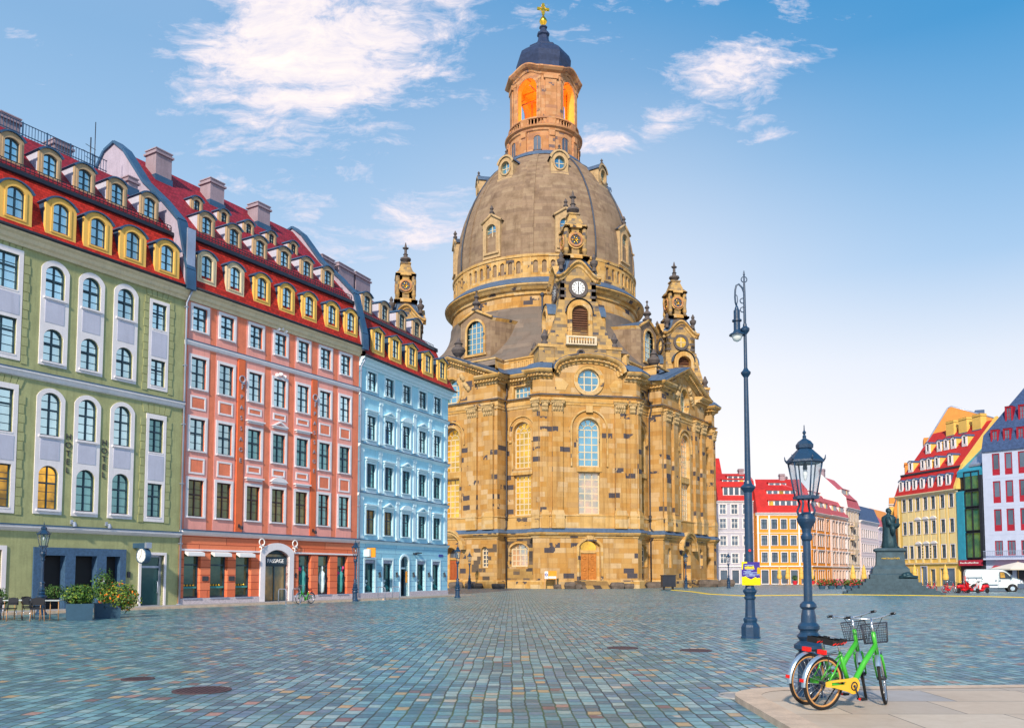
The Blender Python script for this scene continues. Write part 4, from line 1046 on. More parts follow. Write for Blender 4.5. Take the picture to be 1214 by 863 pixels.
def pilaster(parent, fr, u, hw, w, proj=.32):
    m = MB()
    m.box(fr, u - hw - .14, u + hw + .14, w - .1, w + proj + .16, 7.35, 9.0, 1); m.box(fr, u - hw - .2, u + hw + .2, w - .1, w + proj + .2, 8.86, 9.05, 1)
    for z0, z1, e in ((9.05, 9.25, .14), (9.25, 9.45, .09), (9.45, 9.6, .05)): m.box(fr, u - hw - e, u + hw + e, w - .1, w + proj + e, z0, z1, 1)
    m.box(fr, u - hw, u + hw, w - .1, w + proj, 9.6, 21.7, 0)
    # carved capital: bell, two rows of leaves, volutes, abacus
    m.prof(Fr(fr.P(u, w, 0), fr.d), [(-.1, 21.7), (proj + .03, 21.7), (proj + .1, 22.5), (proj + .26, 23.05), (-.1, 23.05)], -hw - .05, hw + .05, 2)
    for row, (z, e) in enumerate(((22.0, .08), (22.45, .14))):
        k = 4 + row
        for i in range(k): m.ball(fr.P(u - hw + 2 * hw * (i + .5) / k, w + proj + e, z), .19, 7, 5, 2, (.8, .8, 1.35))
    for sg in (-1, 1): m.ring(fr.P(u + sg * (hw + .02), w + proj + .22, 22.86), fr.n, .15, .07, 12, 5, 2); m.ball(fr.P(u + sg * hw, w + proj + .24, 22.86), .1, 8, 5, 2)
    m.box(fr, u - hw - .2, u + hw + .2, w - .1, w + proj + .34, 23.05, 23.3, 1)
    return m.build('pilaster', ['sandstone', 'sandstone_trim', 'carved_stone'], parent)

def church():
    T = thing('church', O, 'great domed sandstone church with clock turret and stone lantern topped by a gold cross', 'church')
    SEMI = 1.35
    holes = {}                                     # (tag,k) -> list of (outline in (t,z), recess)
    WINS = []                                      # frame, t, w, spec
    def addw(tagk, fr, t, n, half, z0, z1, rise, rec, cols, rows, pm, fan=False, circle=None, shift=0):
        out = circ(t, circle[0], circle[1], circle[2]) if circle else arch(t - half, t + half, z0, z1, rise, 14)
        holes.setdefault(tagk, []).append((out, rec)); WINS.append((fr, t, n - rec, half, z0, z1, rise, cols, rows, pm, fan, circle))
    for k in range(4):
        f = FACE[k]; vis = k in (0, 1)
        gold = 'pane_church_gold' if k == 0 else 'pane_church_mix'
        # bays next to the chamfers
        for tagname, tb in (('bayL', -9.8), ('bayR', 9.8)):
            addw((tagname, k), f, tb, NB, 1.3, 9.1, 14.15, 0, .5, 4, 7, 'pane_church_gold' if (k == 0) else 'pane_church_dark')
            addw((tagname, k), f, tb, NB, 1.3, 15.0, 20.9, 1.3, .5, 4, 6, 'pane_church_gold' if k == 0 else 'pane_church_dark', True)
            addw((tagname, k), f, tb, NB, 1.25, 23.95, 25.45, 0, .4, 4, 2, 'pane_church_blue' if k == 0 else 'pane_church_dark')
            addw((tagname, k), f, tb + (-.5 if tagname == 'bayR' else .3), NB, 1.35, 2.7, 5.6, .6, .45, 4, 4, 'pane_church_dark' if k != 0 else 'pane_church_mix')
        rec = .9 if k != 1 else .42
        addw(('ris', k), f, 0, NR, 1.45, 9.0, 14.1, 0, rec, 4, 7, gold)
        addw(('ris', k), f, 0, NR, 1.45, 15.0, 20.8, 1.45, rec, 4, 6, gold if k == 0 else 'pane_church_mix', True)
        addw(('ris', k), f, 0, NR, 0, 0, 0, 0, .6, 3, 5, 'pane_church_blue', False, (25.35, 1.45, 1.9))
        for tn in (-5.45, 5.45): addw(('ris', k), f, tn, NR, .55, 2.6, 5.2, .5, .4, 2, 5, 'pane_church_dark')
        holes[('ris', k)].append((arch(-1.25, 1.25, .6, 5.2, 1.25, 14), 1.1))
        c = CH[k]
        addw(('chamfer', k), c, 0, RR, 1.38, 9.1, 14.3, 0, .5, 3, 6, 'pane_church_mix')
        addw(('chamfer', k), c, 0, RR, 1.38, 15.0, 21.0, 1.38, .5, 3, 5, 'pane_church_blue', True)
        addw(('chamfer', k), c, 0, RR, 0, 0, 0, 0, .35, 3, 3, 'pane_church_blue', False, (25.75, 1.45, 1.45))
        holes[('chamfer', k)].append((arch(-1.35, 1.35, 1.0, 5.95, .75, 14), .7))
    ZT = 26.6
    wl = MB(); n = len(OUT)
    for i in range(n):
        p, (tg, k) = OUT[i]; q = OUT[(i + 1) % n][0]
        fr = Fr(p, q - p); L = (q - p).length
        src = CH[k] if tg == 'chamfer' else FACE[k]
        hs = []
        for out, rec in holes.get((tg, k), []):
            hs.append(([( (src.P(u, 0, 0) - p).dot(fr.d), z) for u, z in out], rec))
        by = {}
        deep = max([r for _, r in hs], default=.3)
        # one sheet; rims as deep as the deepest window on this wall
        top = ZT
        o_ = rect(0, L, 0, top)
        if tg == 'chamfer': o_ = [(0, 0), (L, 0), (L, ZT)] + [(L / 2 + 4.4 * math.cos(PI * j / 16), ZT + 1.75 * math.sin(PI * j / 16)) for j in range(17)] + [(0, ZT)]
        elif tg == 'ris': o_ = [(0, 0), (L, 0), (L, ZT), (L / 2, ZT + 3.0), (0, ZT)]
        old = 2 if (tg in ('bayR', 'bayL')) else 0
        wl.sheet(fr, o_, [h for h, _ in hs], 0, None, 0)
        for h, r in hs:
            m0 = len(wl.f)
            Lh = h; ar = sum(Lh[j][0] * Lh[(j + 1) % len(Lh)][1] - Lh[(j + 1) % len(Lh)][0] * Lh[j][1] for j in range(len(Lh)))
            if ar > 0: Lh = Lh[::-1]
            for j in range(len(Lh)):
                a, b = Lh[j], Lh[(j + 1) % len(Lh)]
                wl.poly([fr.P(a[0], 0, a[1]), fr.P(a[0], -r - .1, a[1]), fr.P(b[0], -r - .1, b[1]), fr.P(b[0], 0, b[1])], 1)
    wl.build('wall', ['sandstone', 'sandstone_trim', 'sandstone_old'], T)
    # weathered old masonry kept on the lower corner bays (thin facing, 3 cm proud)
    om = MB()
    f = FACE[0]
    om.sheet(f, rect(7.45, 12.15, .9, 6.4), [arch(8.6 - .75 + .0, 10.05 + .6, 2.4, 5.9, .6, 12)], NB + .03, NB, 0)
    om.sheet(f, rect(3.4, 7.35, .9, 6.2), [arch(4.9, 6.0, 2.6, 5.2, .5, 12)], NR + .025, NR, 1)
    om.sheet(f, rect(7.45, 12.15, 7.4, 8.9), [], NB + .03, NB, 0)
    om.build('old_masonry', ['sandstone_old', 'sandstone_mixed'], T)
    # dark core so nothing shows through the windows
    core = MB(); ring = offset_loop([p for p, _ in OUT], -1.6)
    for i in range(n):
        a, b = ring[i], ring[(i + 1) % n]; core.poly([a, b, b + V((0, 0, 26)), a + V((0, 0, 26))])
    core.build('interior', ['black_matt'], T)
    # mouldings round the building
    mo = MB()
    moulding(mo, [(.22, 0), (.22, .85), (.12, 1.0), (0, 1.02)], 0)
    moulding(mo, [(0, 6.15), (.1, 6.2), (.16, 6.4), (.36, 6.52), (.5, 6.72), (.52, 6.86)], 0)
    moulding(mo, [(.56, 6.86), (.56, 6.92), (.14, 7.38), (0, 7.4)], 1)
    moulding(mo, [(.14, 7.38), (.12, 8.8), (.2, 8.86), (.2, 9.0), (0, 9.06)], 0)
    mo.build('plinth_moulding', ['sandstone_trim', 'church_slate'], T)
    mo = MB()
    moulding(mo, [(0, 22.55), (.08, 22.6), (.10, 22.85), (.18, 22.95), (.18, 23.3), (.12, 23.32), (.12, 23.52), (.3, 23.62), (.42, 23.72)], 0)
    moulding(mo, [(.46, 23.72), (.46, 23.78), (.1, 23.94), (0, 23.95)], 1)
    mo.build('entablature', ['sandstone_trim', 'church_slate_dark'], T)
    # main cornice with dentils; it skips the curved and pointed gables
    mc = MB(); dn = MB()
    CP = [(0, 25.75), (.12, 25.8), (.16, 26.02), (.42, 26.1), (.46, 26.3), (.82, 26.5), (.98, 26.72), (1.0, 26.9)]
    SL = [(1.03, 26.9), (1.03, 26.95), (.2, 27.7), (-1.2, 28.3)]
    offs = {o: offset_loop([p for p, _ in OUT], o) for o in set([o for o, z in CP] + [o for o, z in SL])}
    def lift(tg, k, P, base):
        return 0
    for i in range(n):
        p, (tg, k) = OUT[i]; j = (i + 1) % n
        segs = [(0, 1)]
        if tg == 'chamfer': segs = [(0, .13), (.87, 1)]
        if tg == 'ris': segs = [(0, .24), (.76, 1)]
        for a, b in segs:
            for (o0, z0), (o1, z1) in zip(CP, CP[1:]):
                A, B = offs[o0], offs[o1]
                q = [A[i].lerp(A[j], a) + V((0, 0, z0)), A[i].lerp(A[j], b) + V((0, 0, z0)), B[i].lerp(B[j], b) + V((0, 0, z1)), B[i].lerp(B[j], a) + V((0, 0, z1))]; mc.poly(q, 0)
            for (o0, z0), (o1, z1) in zip(SL, SL[1:]):
                A, B = offs[o0], offs[o1]
                if tg == 'ris': continue
                q = [A[i].lerp(A[j], a) + V((0, 0, z0)), A[i].lerp(A[j], b) + V((0, 0, z0)), B[i].lerp(B[j], b) + V((0, 0, z1)), B[i].lerp(B[j], a) + V((0, 0, z1))]; mc.poly(q, 1)
            # closing caps at the broken ends
            for e, s_ in ((a, 1), (b, -1)):
                if e in (0, 1): continue
                cp = [offs[o][i].lerp(offs[o][j], e) + V((0, 0, z)) for o, z in CP] + [offs[0][i].lerp(offs[0][j], e) + V((0, 0, 26.9))]; mc.poly(cp if s_ < 0 else cp[::-1], 0)
            A = offs[.42]; s0, s1 = A[i].lerp(A[j], a), A[i].lerp(A[j], b); Ld = (s1 - s0).length; fr = Fr(s0, s1 - s0)
            if Ld > .5 and k in (0, 1, 3):
                nn = max(1, int(Ld / .42))
                for q in range(nn): u = Ld * (q + .5) / nn; dn.box(fr, u - .11, u + .11, -.1, .22, 26.10, 26.30)
    # curved gable of the chamfers and pointed gables of the faces
    def swept(fr, w, path, m=0):
        """cornice profile swept along a (u,z) path on a wall at depth w"""
        prof = [(0, -1.0), (.14, -.95), (.18, -.72), (.44, -.64), (.48, -.44), (.84, -.25), (1.0, -.05), (1.0, .08)]
        prof2 = [(1.03, .08), (1.03, .13), (.0, .22), (-1.0, .25)]
        def nrm(k):
            a = path[max(k - 1, 0)]; b = path[min(k + 1, len(path) - 1)]; d = (b[0] - a[0], b[1] - a[1]); L = math.hypot(*d); return (-d[1] / L, d[0] / L)
        for pr, mm in ((prof, 0), (prof2, 1)):
            R = []
            for k, (u, z) in enumerate(path):
                nx, nz = nrm(k)
                if nz < 0: nx, nz = -nx, -nz
                R.append([fr.P(u + nx * h, w + o, z + nz * h) for o, h in pr])
            for A, B in zip(R, R[1:]):
                for c in range(len(pr) - 1): mc.poly([A[c], B[c], B[c + 1], A[c + 1]], mm)
            if mm == 0:
                for E, rev in ((R[0], False), (R[-1], True)): mc.poly(E[::-1] if not rev else E, 0)
        for k in range(len(path) - 1):
            (u0, z0), (u1, z1) = path[k], path[k + 1]; L = math.hypot(u1 - u0, z1 - z0); nn = max(1, int(L / .42))
            nx, nz = -(z1 - z0) / L, (u1 - u0) / L
            if nz < 0: nx, nz = -nx, -nz
            for q in range(nn):
                f = (q + .5) / nn; u, z = u0 + (u1 - u0) * f + nx * -.55, z0 + (z1 - z0) * f + nz * -.55
                dn.box(fr, u - .11, u + .11, w + .3, w + .62, z - .1, z + .1)
    for k in (0, 1, 3, 2):
        c = CH[k]
        path = [(-HW * .74, 26.82)] + [(-4.55 + 9.1 * (.5 - .5 * math.cos(PI * j / 18)), 26.88 + 1.95 * math.sin(PI * j / 18) ** .9) for j in range(0, 19)] + [(HW * .74, 26.82)]
        swept(c, RR, path)
        f = FACE[k]
        swept(f, NR, [(-TR - .75, 26.75), (0, 30.05)]); swept(f, NR, [(0, 30.05), (TR + .75, 26.75)])
        # pediment roof running back
        for sg in (-1, 1):
            a, b, c_, d_ = f.P(sg * (TR + 1.3), NR + .6, 26.78), f.P(0, NR + .6, 30.28), f.P(0, 12.5, 30.9), f.P(sg * (TR + 1.3), 15.0, 27.6)
            mc.poly([a, b, c_, d_] if sg < 0 else [b, a, d_, c_], 1)
        # carved trophies either side of the oval window
        for sg in (-1, 1):
            for q in range(5): dn.ball(f.P(sg * (1.75 + .28 * q), NR + .1, 26.9 - .32 * q + (.5 if q < 2 else 0)), .3, 8, 6, 1, (1, .6, 1.2))
    mc.build('cornice', ['sandstone_trim', 'church_slate'], T)
    dn.build('dentils', ['sandstone_trim', 'carved_stone'], T)
    # arch bands and frames round windows
    ab = MB()
    for k in (0, 1):
        f = FACE[k]
        for tb in (-9.8, 9.8):
            arch_band(ab, f, tb - 1.3, tb + 1.3, 14.8, 20.9, 1.3, .22, NB + .10, NB); arch_band(ab, f, tb - 1.95, tb + 1.95, 18.6, 21.55, 1.95, .16, NB + .16, NB)
            ab.box(f, tb - 1.6, tb + 1.6, NB, NB + .16, 14.2, 14.75); ab.box(f, tb - 1.5, tb + 1.5, NB, NB + .12, 8.85, 9.1)
            for sg in (-1, 1): ab.box(f, tb + sg * 1.7 - .25, tb + sg * 1.7 + .25, NB, NB + .2, 18.35, 18.65)
            ab.sheet(f, rect(tb - 1.5, tb + 1.5, 23.96, 25.62), [rect(tb - 1.25, tb + 1.25, 23.97, 25.45)], NB + .06, NB, 0)
            g_ = tb + (-.5 if tb > 0 else .3); arch_band(ab, f, g_ - 1.35, g_ + 1.35, 2.7, 5.6, .6, .2, NB + .07, NB)
        arch_band(ab, f, -1.45, 1.45, 9.0, 20.8, 1.45, .3, NR + .12, NR); arch_band(ab, f, -2.1, 2.1, 18.4, 21.45, 2.1, .2, NR + .2, NR); ab.box(f, -1.5, 1.5, NR - .8, NR + .05, 14.2, 14.9)
        ab.sheet(f, circ(0, 25.35, 1.75, 2.2), [circ(0, 25.35, 1.45, 1.9)], NR + .14, NR, 0)
        arch_band(ab, f, -1.25, 1.25, 1.0, 5.2, 1.25, .3, NR + .14, NR); arch_band(ab, f, -2.0, 2.0, 4.9, 6.9, 2.0, .35, NR + .62, NR + .1); arch_band(ab, f, -2.35, 2.35, 4.9, 7.25, 2.35, .25, NR + .8, NR + .1)
        for tn in (-3.0, 3.0):                      # empty niches between pilasters
            pass
    c = CH[0]
    arch_band(ab, c, -1.38, 1.38, 14.7, 21.0, 1.38, .25, RR + .1, RR); arch_band(ab, c, -2.2, 2.2, 15.0, 21.95, 2.2, .2, RR + .2, RR)
    ab.box(c, -.42, .42, RR, RR + .36, 21.7, 22.7); ab.box(c, -1.6, 1.6, RR, RR + .12, 14.35, 14.9); ab.box(c, -1.7, 1.7, RR, RR + .14, 8.85, 9.1)
    ab.sheet(c, circ(0, 25.75, 1.85), [circ(0, 25.75, 1.45)], RR + .12, RR, 0); ab.sheet(c, circ(0, 25.75, 1.95), [circ(0, 25.75, 1.83)], RR + .18, RR, 0)
    arch_band(ab, c, -1.35, 1.35, 1.0, 5.95, .75, .32, RR + .16, RR); ab.sheet(c, [(-.32, 5.8), (.32, 5.8), (.45, 6.5), (-.45, 6.5)], [], RR + .3, RR, 0)
    for sg in (-1, 1): ab.sheet(c, [(sg * 3.0, 24.4), (sg * 4.3, 24.4), (sg * 4.3, 25.9), (sg * 3.4, 25.9), (sg * 2.6, 25.2)], [], RR + .06, RR, 0)
    ab.build('window_mouldings', ['sandstone_trim'], T)
    # windows of the two faces and the front chamfer
    for fr, t, w, half, z0, z1, rise, cols, rows, pm, fan, ci in WINS:
        if fr in (FACE[2], FACE[3]) or fr in (CH[1], CH[2]): continue
        if fr is FACE[0] and t < -3: continue
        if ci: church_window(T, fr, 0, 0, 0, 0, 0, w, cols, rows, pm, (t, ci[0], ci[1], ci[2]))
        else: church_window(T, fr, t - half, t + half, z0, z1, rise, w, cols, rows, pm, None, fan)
    # pilasters
    for u in (-4.05, 3.95): pilaster(T, CH[0], u, .66, RR)
    for u in (-5.62, 5.62): pilaster(T, CH[0], u, .34, RR, .12)
    for k in (0, 1):
        for u in (-6.2, -3.65, 3.65, 6.2): pilaster(T, FACE[k], u, .72, NR, .36)
    for u in (12.75, -12.75): pilaster(T, FACE[1], u, .42, NP, .15)
    pilaster(T, FACE[0], 12.75, .42, NP, .15)
    # doors
    d = MB(); w = RR - .6; c = CH[0]
    d.sheet(c, arch(-1.35, 1.35, 1.0, 5.95, .75), [rect(-1.0, 1.0, 1.1, 4.35), arch(-1.0, 1.0, 4.7, 5.8, .6)], w + .1, w - .15, 0)
    do = d.build('door_frame', ['sandstone_trim'], T)
    for sg in (-1, 1):
        l = MB(); a, b = (-1.0, -.02) if sg < 0 else (.02, 1.0)
        l.box(c, a, b, w - .14, w - .04, 1.1, 4.35, 0)
        for z0, z1 in ((1.25, 1.7), (1.85, 2.9), (3.05, 3.4)): l.sheet(c, rect(a + .14, b - .14, z0, z1), [rect(a + .2, b - .2, z0 + .06, z1 - .06)], w - .01, w - .05, 0)
        l.ring(c.P((a + b) / 2, w - .02, 3.78), c.n, .2, .05, 18, 6, 0); l.ring(c.P((a + b) / 2, w - .02, 2.35), c.n, .2, .05, 18, 6, 0)
        l.build('door_leaf', ['oak_door'], do)
    fl = MB(); fl.sheet(c, arch(-1.0, 1.0, 4.7, 5.8, .6), [], w - .06, w - .1, 0); fl.build('fanlight', ['pane_church_gold'], do)
    hd = MB(); hd.ball(c.P(.1, w, 2.4), .07, 8, 6); hd.build('handle', ['gilded'], do)
    for k in (0, 1):
        f = FACE[k]; d = MB(); w = NR - (.95 if k == 0 else .6)
        d.sheet(f, arch(-1.25, 1.25, .6, 5.2, 1.25), [rect(-.85, .85, .9, 3.6), arch(-.85, .85, 3.9, 5.0, .85)], w + .1, w - .1, 0)
        do = d.build('door_frame', ['sandstone_trim'], T)
        l = MB(); l.box(f, -.85, .85, w - .1, w - .02, .9, 3.6, 0)
        for a in (-.7, .08): l.sheet(f, rect(a, a + .62, 1.2, 3.3), [rect(a + .08, a + .54, 1.3, 3.2)], w + .02, w - .03, 0)
        l.build('door_leaf', ['rust_door'], do)
        g_ = MB(); g_.sheet(f, arch(-.85, .85, 3.9, 5.0, .85), [], w - .04, w - .08, 0); g_.build('fanlight', ['pane_church_dark'], do)
    # front steps
    st = MB(); c = CH[0]
    for i in range(6): st.box(c, -2.0 - .0 * i, 2.0, RR + .15, RR + 2.3 - .34 * i, .16 * i, .16 * (i + 1) , 0)
    st.build('front_steps', ['sandstone_old'], T)
    for k, s_ in ((1, 1),):
        f = FACE[k]; st2 = MB()
        for i in range(4): st2.box(f, -1.8, 1.8, NR + .2, NR + 1.5 - .34 * i, .16 * i, .16 * (i + 1))
        st2.build('side_steps', ['sandstone_old'], T)
    # drain pipes
    for f, t, nn in ((FACE[0], 7.62, NB), (FACE[1], -7.62, NB), (FACE[1], 7.62, NB)):
        p = MB(); p.tube([f.P(t, nn + .35, 0), f.P(t, nn + .35, 6.1), f.P(t, nn + .8, 6.6), f.P(t, nn + .8, 7.2), f.P(t, nn + .3, 7.7), f.P(t, nn + .3, 22.2), f.P(t, nn + .6, 23.2), f.P(t, nn + .6, 24), f.P(t, nn + .2, 24.6), f.P(t, nn + .3, 26)], .11, 8)
        p.tube([f.P(t, nn + .3, 8.6), f.P(t, nn + .3, 9.4)], .2, 8); p.build('drainpipe', ['pipe_dark'], T)
    # ---------------- roofs above the cornice
    pb = MB()
    inner = offset_loop([p for p, _ in OUT], -1.25)
    for i in range(n):
        a, b = inner[i], inner[(i + 1) % n]; tg, k = OUT[i][1]
        if tg == 'ris': continue
        pb.poly([a + V((0, 0, 27.3)), b + V((0, 0, 27.3)), b + V((0, 0, 29.5)), a + V((0, 0, 29.5))], 0)
    mo2 = [(-1.25, 29.3), (-1.1, 29.36), (-1.1, 29.56), (-1.6, 29.6), (-1.9, 29.6)]
    moulding(pb, mo2, 0)
    # blind arcade of the parapet on the bays beside the front pavilion
    for k, ts in ((0, [7.9 + .62 * i for i in range(7)]), (1, [-11.62 + .62 * i for i in range(7)])):
        f = FACE[k]
        for t in ts:
            pb.sheet(f, arch(t - .2, t + .2, 28.15, 29.15, .2, 8), [arch(t - .11, t + .11, 28.25, 29.05, .11, 6)], NB - 1.16, NB - 1.26, 0)
        pb.box(f, min(ts) - .35, max(ts) + .35, NB - 1.26, NB - 1.05, 27.85, 28.05, 0)
    pb.build('parapet', ['sandstone_trim'], T)
    # bell shaped stone roof from the square plan up to the round drum
    br = MB(); NA, NK = 96, 12
    def rad_sq(th):
        best = 1e9
        for k in range(4):
            for az, off in ((AF - PI / 4 + k * PI / 2, 19.4), (AF + k * PI / 2, 22.5)):
                cc = math.cos(th - az)
                if cc > .01: best = min(best, off / cc)
        return best
    rows = []
    for q in range(NK + 1):
        s_ = q / NK; z = 29.3 + 9.2 * s_
        row = []
        for a in range(NA):
            th = 2 * PI * a / NA; rb = rad_sq(th); rt = 14.35; e = (1 - s_) ** 2.1
            r = rt + (rb - rt) * e; row.append(O + V((math.cos(th) * r, math.sin(th) * r, z)))
        rows.append(row)
    base = len(br.v)
    for row in rows: br.v += row
    for q in range(NK):
        for a in range(NA):
            a2 = (a + 1) % NA; i0 = base + q * NA
            ua, ub = a * 1.0, (a + 1) * 1.0
            br.idx([i0 + a, i0 + a2, i0 + NA + a2, i0 + NA + a], 0, [(ua, q * .9), (ub, q * .9), (ub, q * .9 + .9), (ua, q * .9 + .9)], True)
    br.build('bell_roof', ['bell_roof_stone'], T)
    # roof dormer stair houses over the middle of the faces
    for k in range(4):
        f = FACE[k]; N0 = 17.6; m = MB()
        o = arch(-2.55, 2.55, 30, 37.6, 1.3, 14)
        m.sheet(f, [(-2.55, 29.6), (2.55, 29.6), (2.55, 36.5), (0, 37.75), (-2.55, 36.5)], [arch(-1.4, 1.4, 31.8, 36.3, 1.4, 14)], N0, None, 0)
        for sg in (-1, 1):
            # cheeks bow outward towards the drum
            prev = None
            for j in range(9):
                s_ = j / 8; tt = 2.55 + 2.1 * math.sin(s_ * PI * .5) ** 1.0; ww = N0 - 6.5 * s_ ** 1.25
                P0, P1 = f.P(sg * tt, ww, 29.4), f.P(sg * tt, ww, 36.5)
                if prev: m.poly([prev[0], P0, P1, prev[1]] if sg > 0 else [P0, prev[0], prev[1], P1], 0)
                if prev:
                    A, B = f.P(0, prev[2], 37.9), f.P(0, ww, 37.9); q = [prev[1] + f.d * sg * .25 + V((0, 0, -.08)), P1 + f.d * sg * .25 + V((0, 0, -.08)), B, A]; m.poly(q if sg > 0 else q[::-1], 1)
                    cc = [prev[1] + f.d * sg * .25 + V((0, 0, -.1)), P1 + f.d * sg * .25 + V((0, 0, -.1)), P1 + V((0, 0, -.5)), prev[1] + V((0, 0, -.5))]; m.poly(cc if sg < 0 else cc[::-1], 2)
                prev = (P0, P1, ww)
            m.tube([f.P(sg * 2.9, N0 + .12, 36.4), f.P(0, N0 + .12, 37.85)], .2, 6, 2)
        arch_band(m, f, -1.4, 1.4, 31.6, 36.3, 1.4, .3, N0 + .14, N0, 2)
        m.box(f, -1.9, 1.9, N0, N0 + .2, 31.4, 31.7, 2)
        dm = m.build('roof_dormer', ['dome_stone', 'church_slate', 'sandstone_trim'], T)
        if k in (0, 1):
            w_ = MB(); w_.sheet(f, arch(-1.4, 1.4, 31.7, 36.3, 1.4, 14), [], N0 - .3, N0 - .35, 1)
            for i in range(1, 4): w_.box(f, -1.4 + .7 * i - .05, -1.4 + .7 * i + .05, N0 - .3, N0 - .24, 31.7, 36.3 - (.2 if i != 2 else 0), 0)
            for i in range(1, 6): w_.box(f, -1.4, 1.4, N0 - .3, N0 - .25, 31.7 + .75 * i - .04, 31.7 + .75 * i + .04, 0)
            w_.build('window', ['leading', 'pane_church_blue'], dm)
            fi = MB(); finial(fi, f.P(0, N0 - .2, 37.8), .9); fi.build('finial', ['dark_statue_stone'], dm)
            for sg in (-1, 1):
                ur = MB(); urn(ur, f.P(-3.2 if k else 0.2, NR - 3.0 if k else NR - 1.2, 29.4 if k else 29.6), .95 if k else 1.0); ur.build('roof_urn', ['dark_statue_stone'], T) if sg > 0 else None
    # ---------------- drum, dome, lantern
    dr = MB()
    dr.lathe(O, [(14.35, 37.6), (14.2, 38.6), (14.05, 40.2)], 96, 0, True)
    dr.lathe(O, [(14.05, 40.2), (14.3, 40.3), (14.35, 40.7), (14.7, 40.85), (14.95, 41.15), (15.25, 41.4), (15.25, 41.6)], 96, 1, True)
    dr.lathe(O, [(15.3, 41.6), (15.3, 41.68), (14.1, 42.75)], 96, 2, True)
    dr.lathe(O, [(13.75, 42.7), (13.75, 46.2)], 96, 3, True)
    dr.lathe(O, [(14.05, 42.72), (14.05, 43.1), (13.9, 43.15)], 96, 1, True)
    dr.lathe(O, [(13.8, 45.6), (14.1, 45.7), (14.15, 46.05), (13.8, 46.15)], 96, 1, True)
    dr.build('drum', ['sandstone', 'sandstone_trim', 'church_slate', 'dome_stone'], T)
    ar = MB()
    for i in range(72):
        az = AF + 2 * PI * (i + .5) / 72
        if math.sin(az) > .35: continue
        f = frame_at(az, 13.75)
        if i % 9 in (4,): ar.box(f, -.62, .62, -.05, .28, 43.1, 45.65); continue
        ar.sheet(f, rect(-.6, .6, 43.1, 45.6), [arch(-.33, .33, 43.4, 45.2, .33, 8)], .22, -.02, 0)
    ar.build('drum_arcade', ['sandstone_trim'], T)
    dome = MB(); prof = [(13.75, 46.1), (13.78, 47.5), (13.72, 49.2), (13.5, 51.0), (13.1, 53.0), (12.55, 55.0), (11.8, 57.0), (10.8, 59.0), (9.55, 61.0), (8.3, 62.5), (6.9, 63.8), (5.9, 64.5)]
    dome.lathe(O, prof, 120, 0, True, share=True, cap=False)
    dm = dome.build('dome', ['dome_stone'], T)
    for k in range(8):
        az = AF + PI / 8 + k * PI / 4
        if math.sin(az) > .5: continue
        st = MB(); f = frame_at(az, 0)
        for (r0, z0), (r1, z1) in zip(prof, prof[1:]):
            h0, h1 = max(.35, .9 * r0 / 13.7), max(.35, .9 * r1 / 13.7)
            st.poly([f.P(-h0, r0 + .12, z0), f.P(h0, r0 + .12, z0), f.P(h1, r1 + .12, z1), f.P(-h1, r1 + .12, z1)])
            for sg in (-1, 1): q = [f.P(sg * h0, r0 + .12, z0), f.P(sg * h0, r0 - .1, z0), f.P(sg * h1, r1 - .1, z1), f.P(sg * h1, r1 + .12, z1)]; st.poly(q if sg > 0 else q[::-1])
        st.build('rib', ['dome_stone'], dm)
    for az in (AF + PI / 8 - .06 + .0, AF + PI / 8 + .50, AF - 3 * PI / 8 - .12):
        cb = MB(); f = frame_at(az, 0); cb.tube([f.P(0, r + .1, z) for r, z in prof], .13, 6); cb.build('conductor', ['church_slate_dark'], dm)
    for az in (AF - .24,):
        cb = MB(); f = frame_at(az, 0); cb.tube([f.P(0, 14.2, 40.0), f.P(0, 14.45, 38.5), f.P(.1, 14.5, 36), f.P(-.3, 15.4, 32.8), f.P(-1.0, 16.8, 31.0)], .14, 6); cb.ball(f.P(0, 14.2, 40.2), .3, 8, 6); cb.build('conductor', ['church_slate_dark'], T)
    for k in range(8):
        az = AF + k * PI / 4
        if math.sin(az) > .45: continue
        # tall dormer window low on the dome
        f = frame_at(az, 13.75); m = MB()
        m.sheet(f, [(-1.5, 46.3), (1.5, 46.3), (1.5, 51.6), (0, 52.6), (-1.5, 51.6)], [arch(-.85, .85, 47.2, 51.2, .85, 12)], .18, -.9, 0)
        for sg in (-1, 1): m.prof(Fr(f.P(0, 0, 0), f.d), [(0, 0), (.0001, 0)], 0, 0) if False else m.tube([f.P(sg * 1.75, .25, 51.5), f.P(0, .25, 52.65)], .18, 6, 0)
        for sg in (-1, 1): m.poly([f.P(sg * 1.8, .3, 51.55), f.P(0, .3, 52.8), f.P(0, -1.9, 52.8), f.P(sg * 1.8, -1.6, 51.55)] if sg > 0 else [f.P(0, .3, 52.8), f.P(sg * 1.8, .3, 51.55), f.P(sg * 1.8, -1.6, 51.55), f.P(0, -1.9, 52.8)], 1)
        m.box(f, -1.3, 1.3, .15, .4, 46.8, 47.1, 0); arch_band(m, f, -.85, .85, 47.1, 51.2, .85, .18, .3, .15, 0)
        m.lathe(f.P(0, .1, 52.7), [(.2, 0), (.35, .3), (.15, .6), (.3, .8), (.05, 1.3)], 8, 2)
        dd = m.build('dome_dormer', ['dome_trim', 'church_slate_dark', 'dark_statue_stone'], dm)
        church_win_small(dd, f, -.85, .85, 47.2, 51.2, .85, -.15, 2, 5)
        # small round-headed dormer high up
        f = frame_at(az, 10.15); m = MB(); zc = 60.9
        m.sheet(f, arch(-1.3, 1.3, 59.0, 62.6, 1.0, 12), [circ(0, zc, .78, .95, 20)], .25, -2.6, 0)
        m.sheet(f, circ(0, zc, .98, 1.15, 20), [circ(0, zc, .78, .95, 20)], .42, .2, 0)
        m.box(f, -1.3, 1.3, .2, .55, 58.9, 59.3, 0)
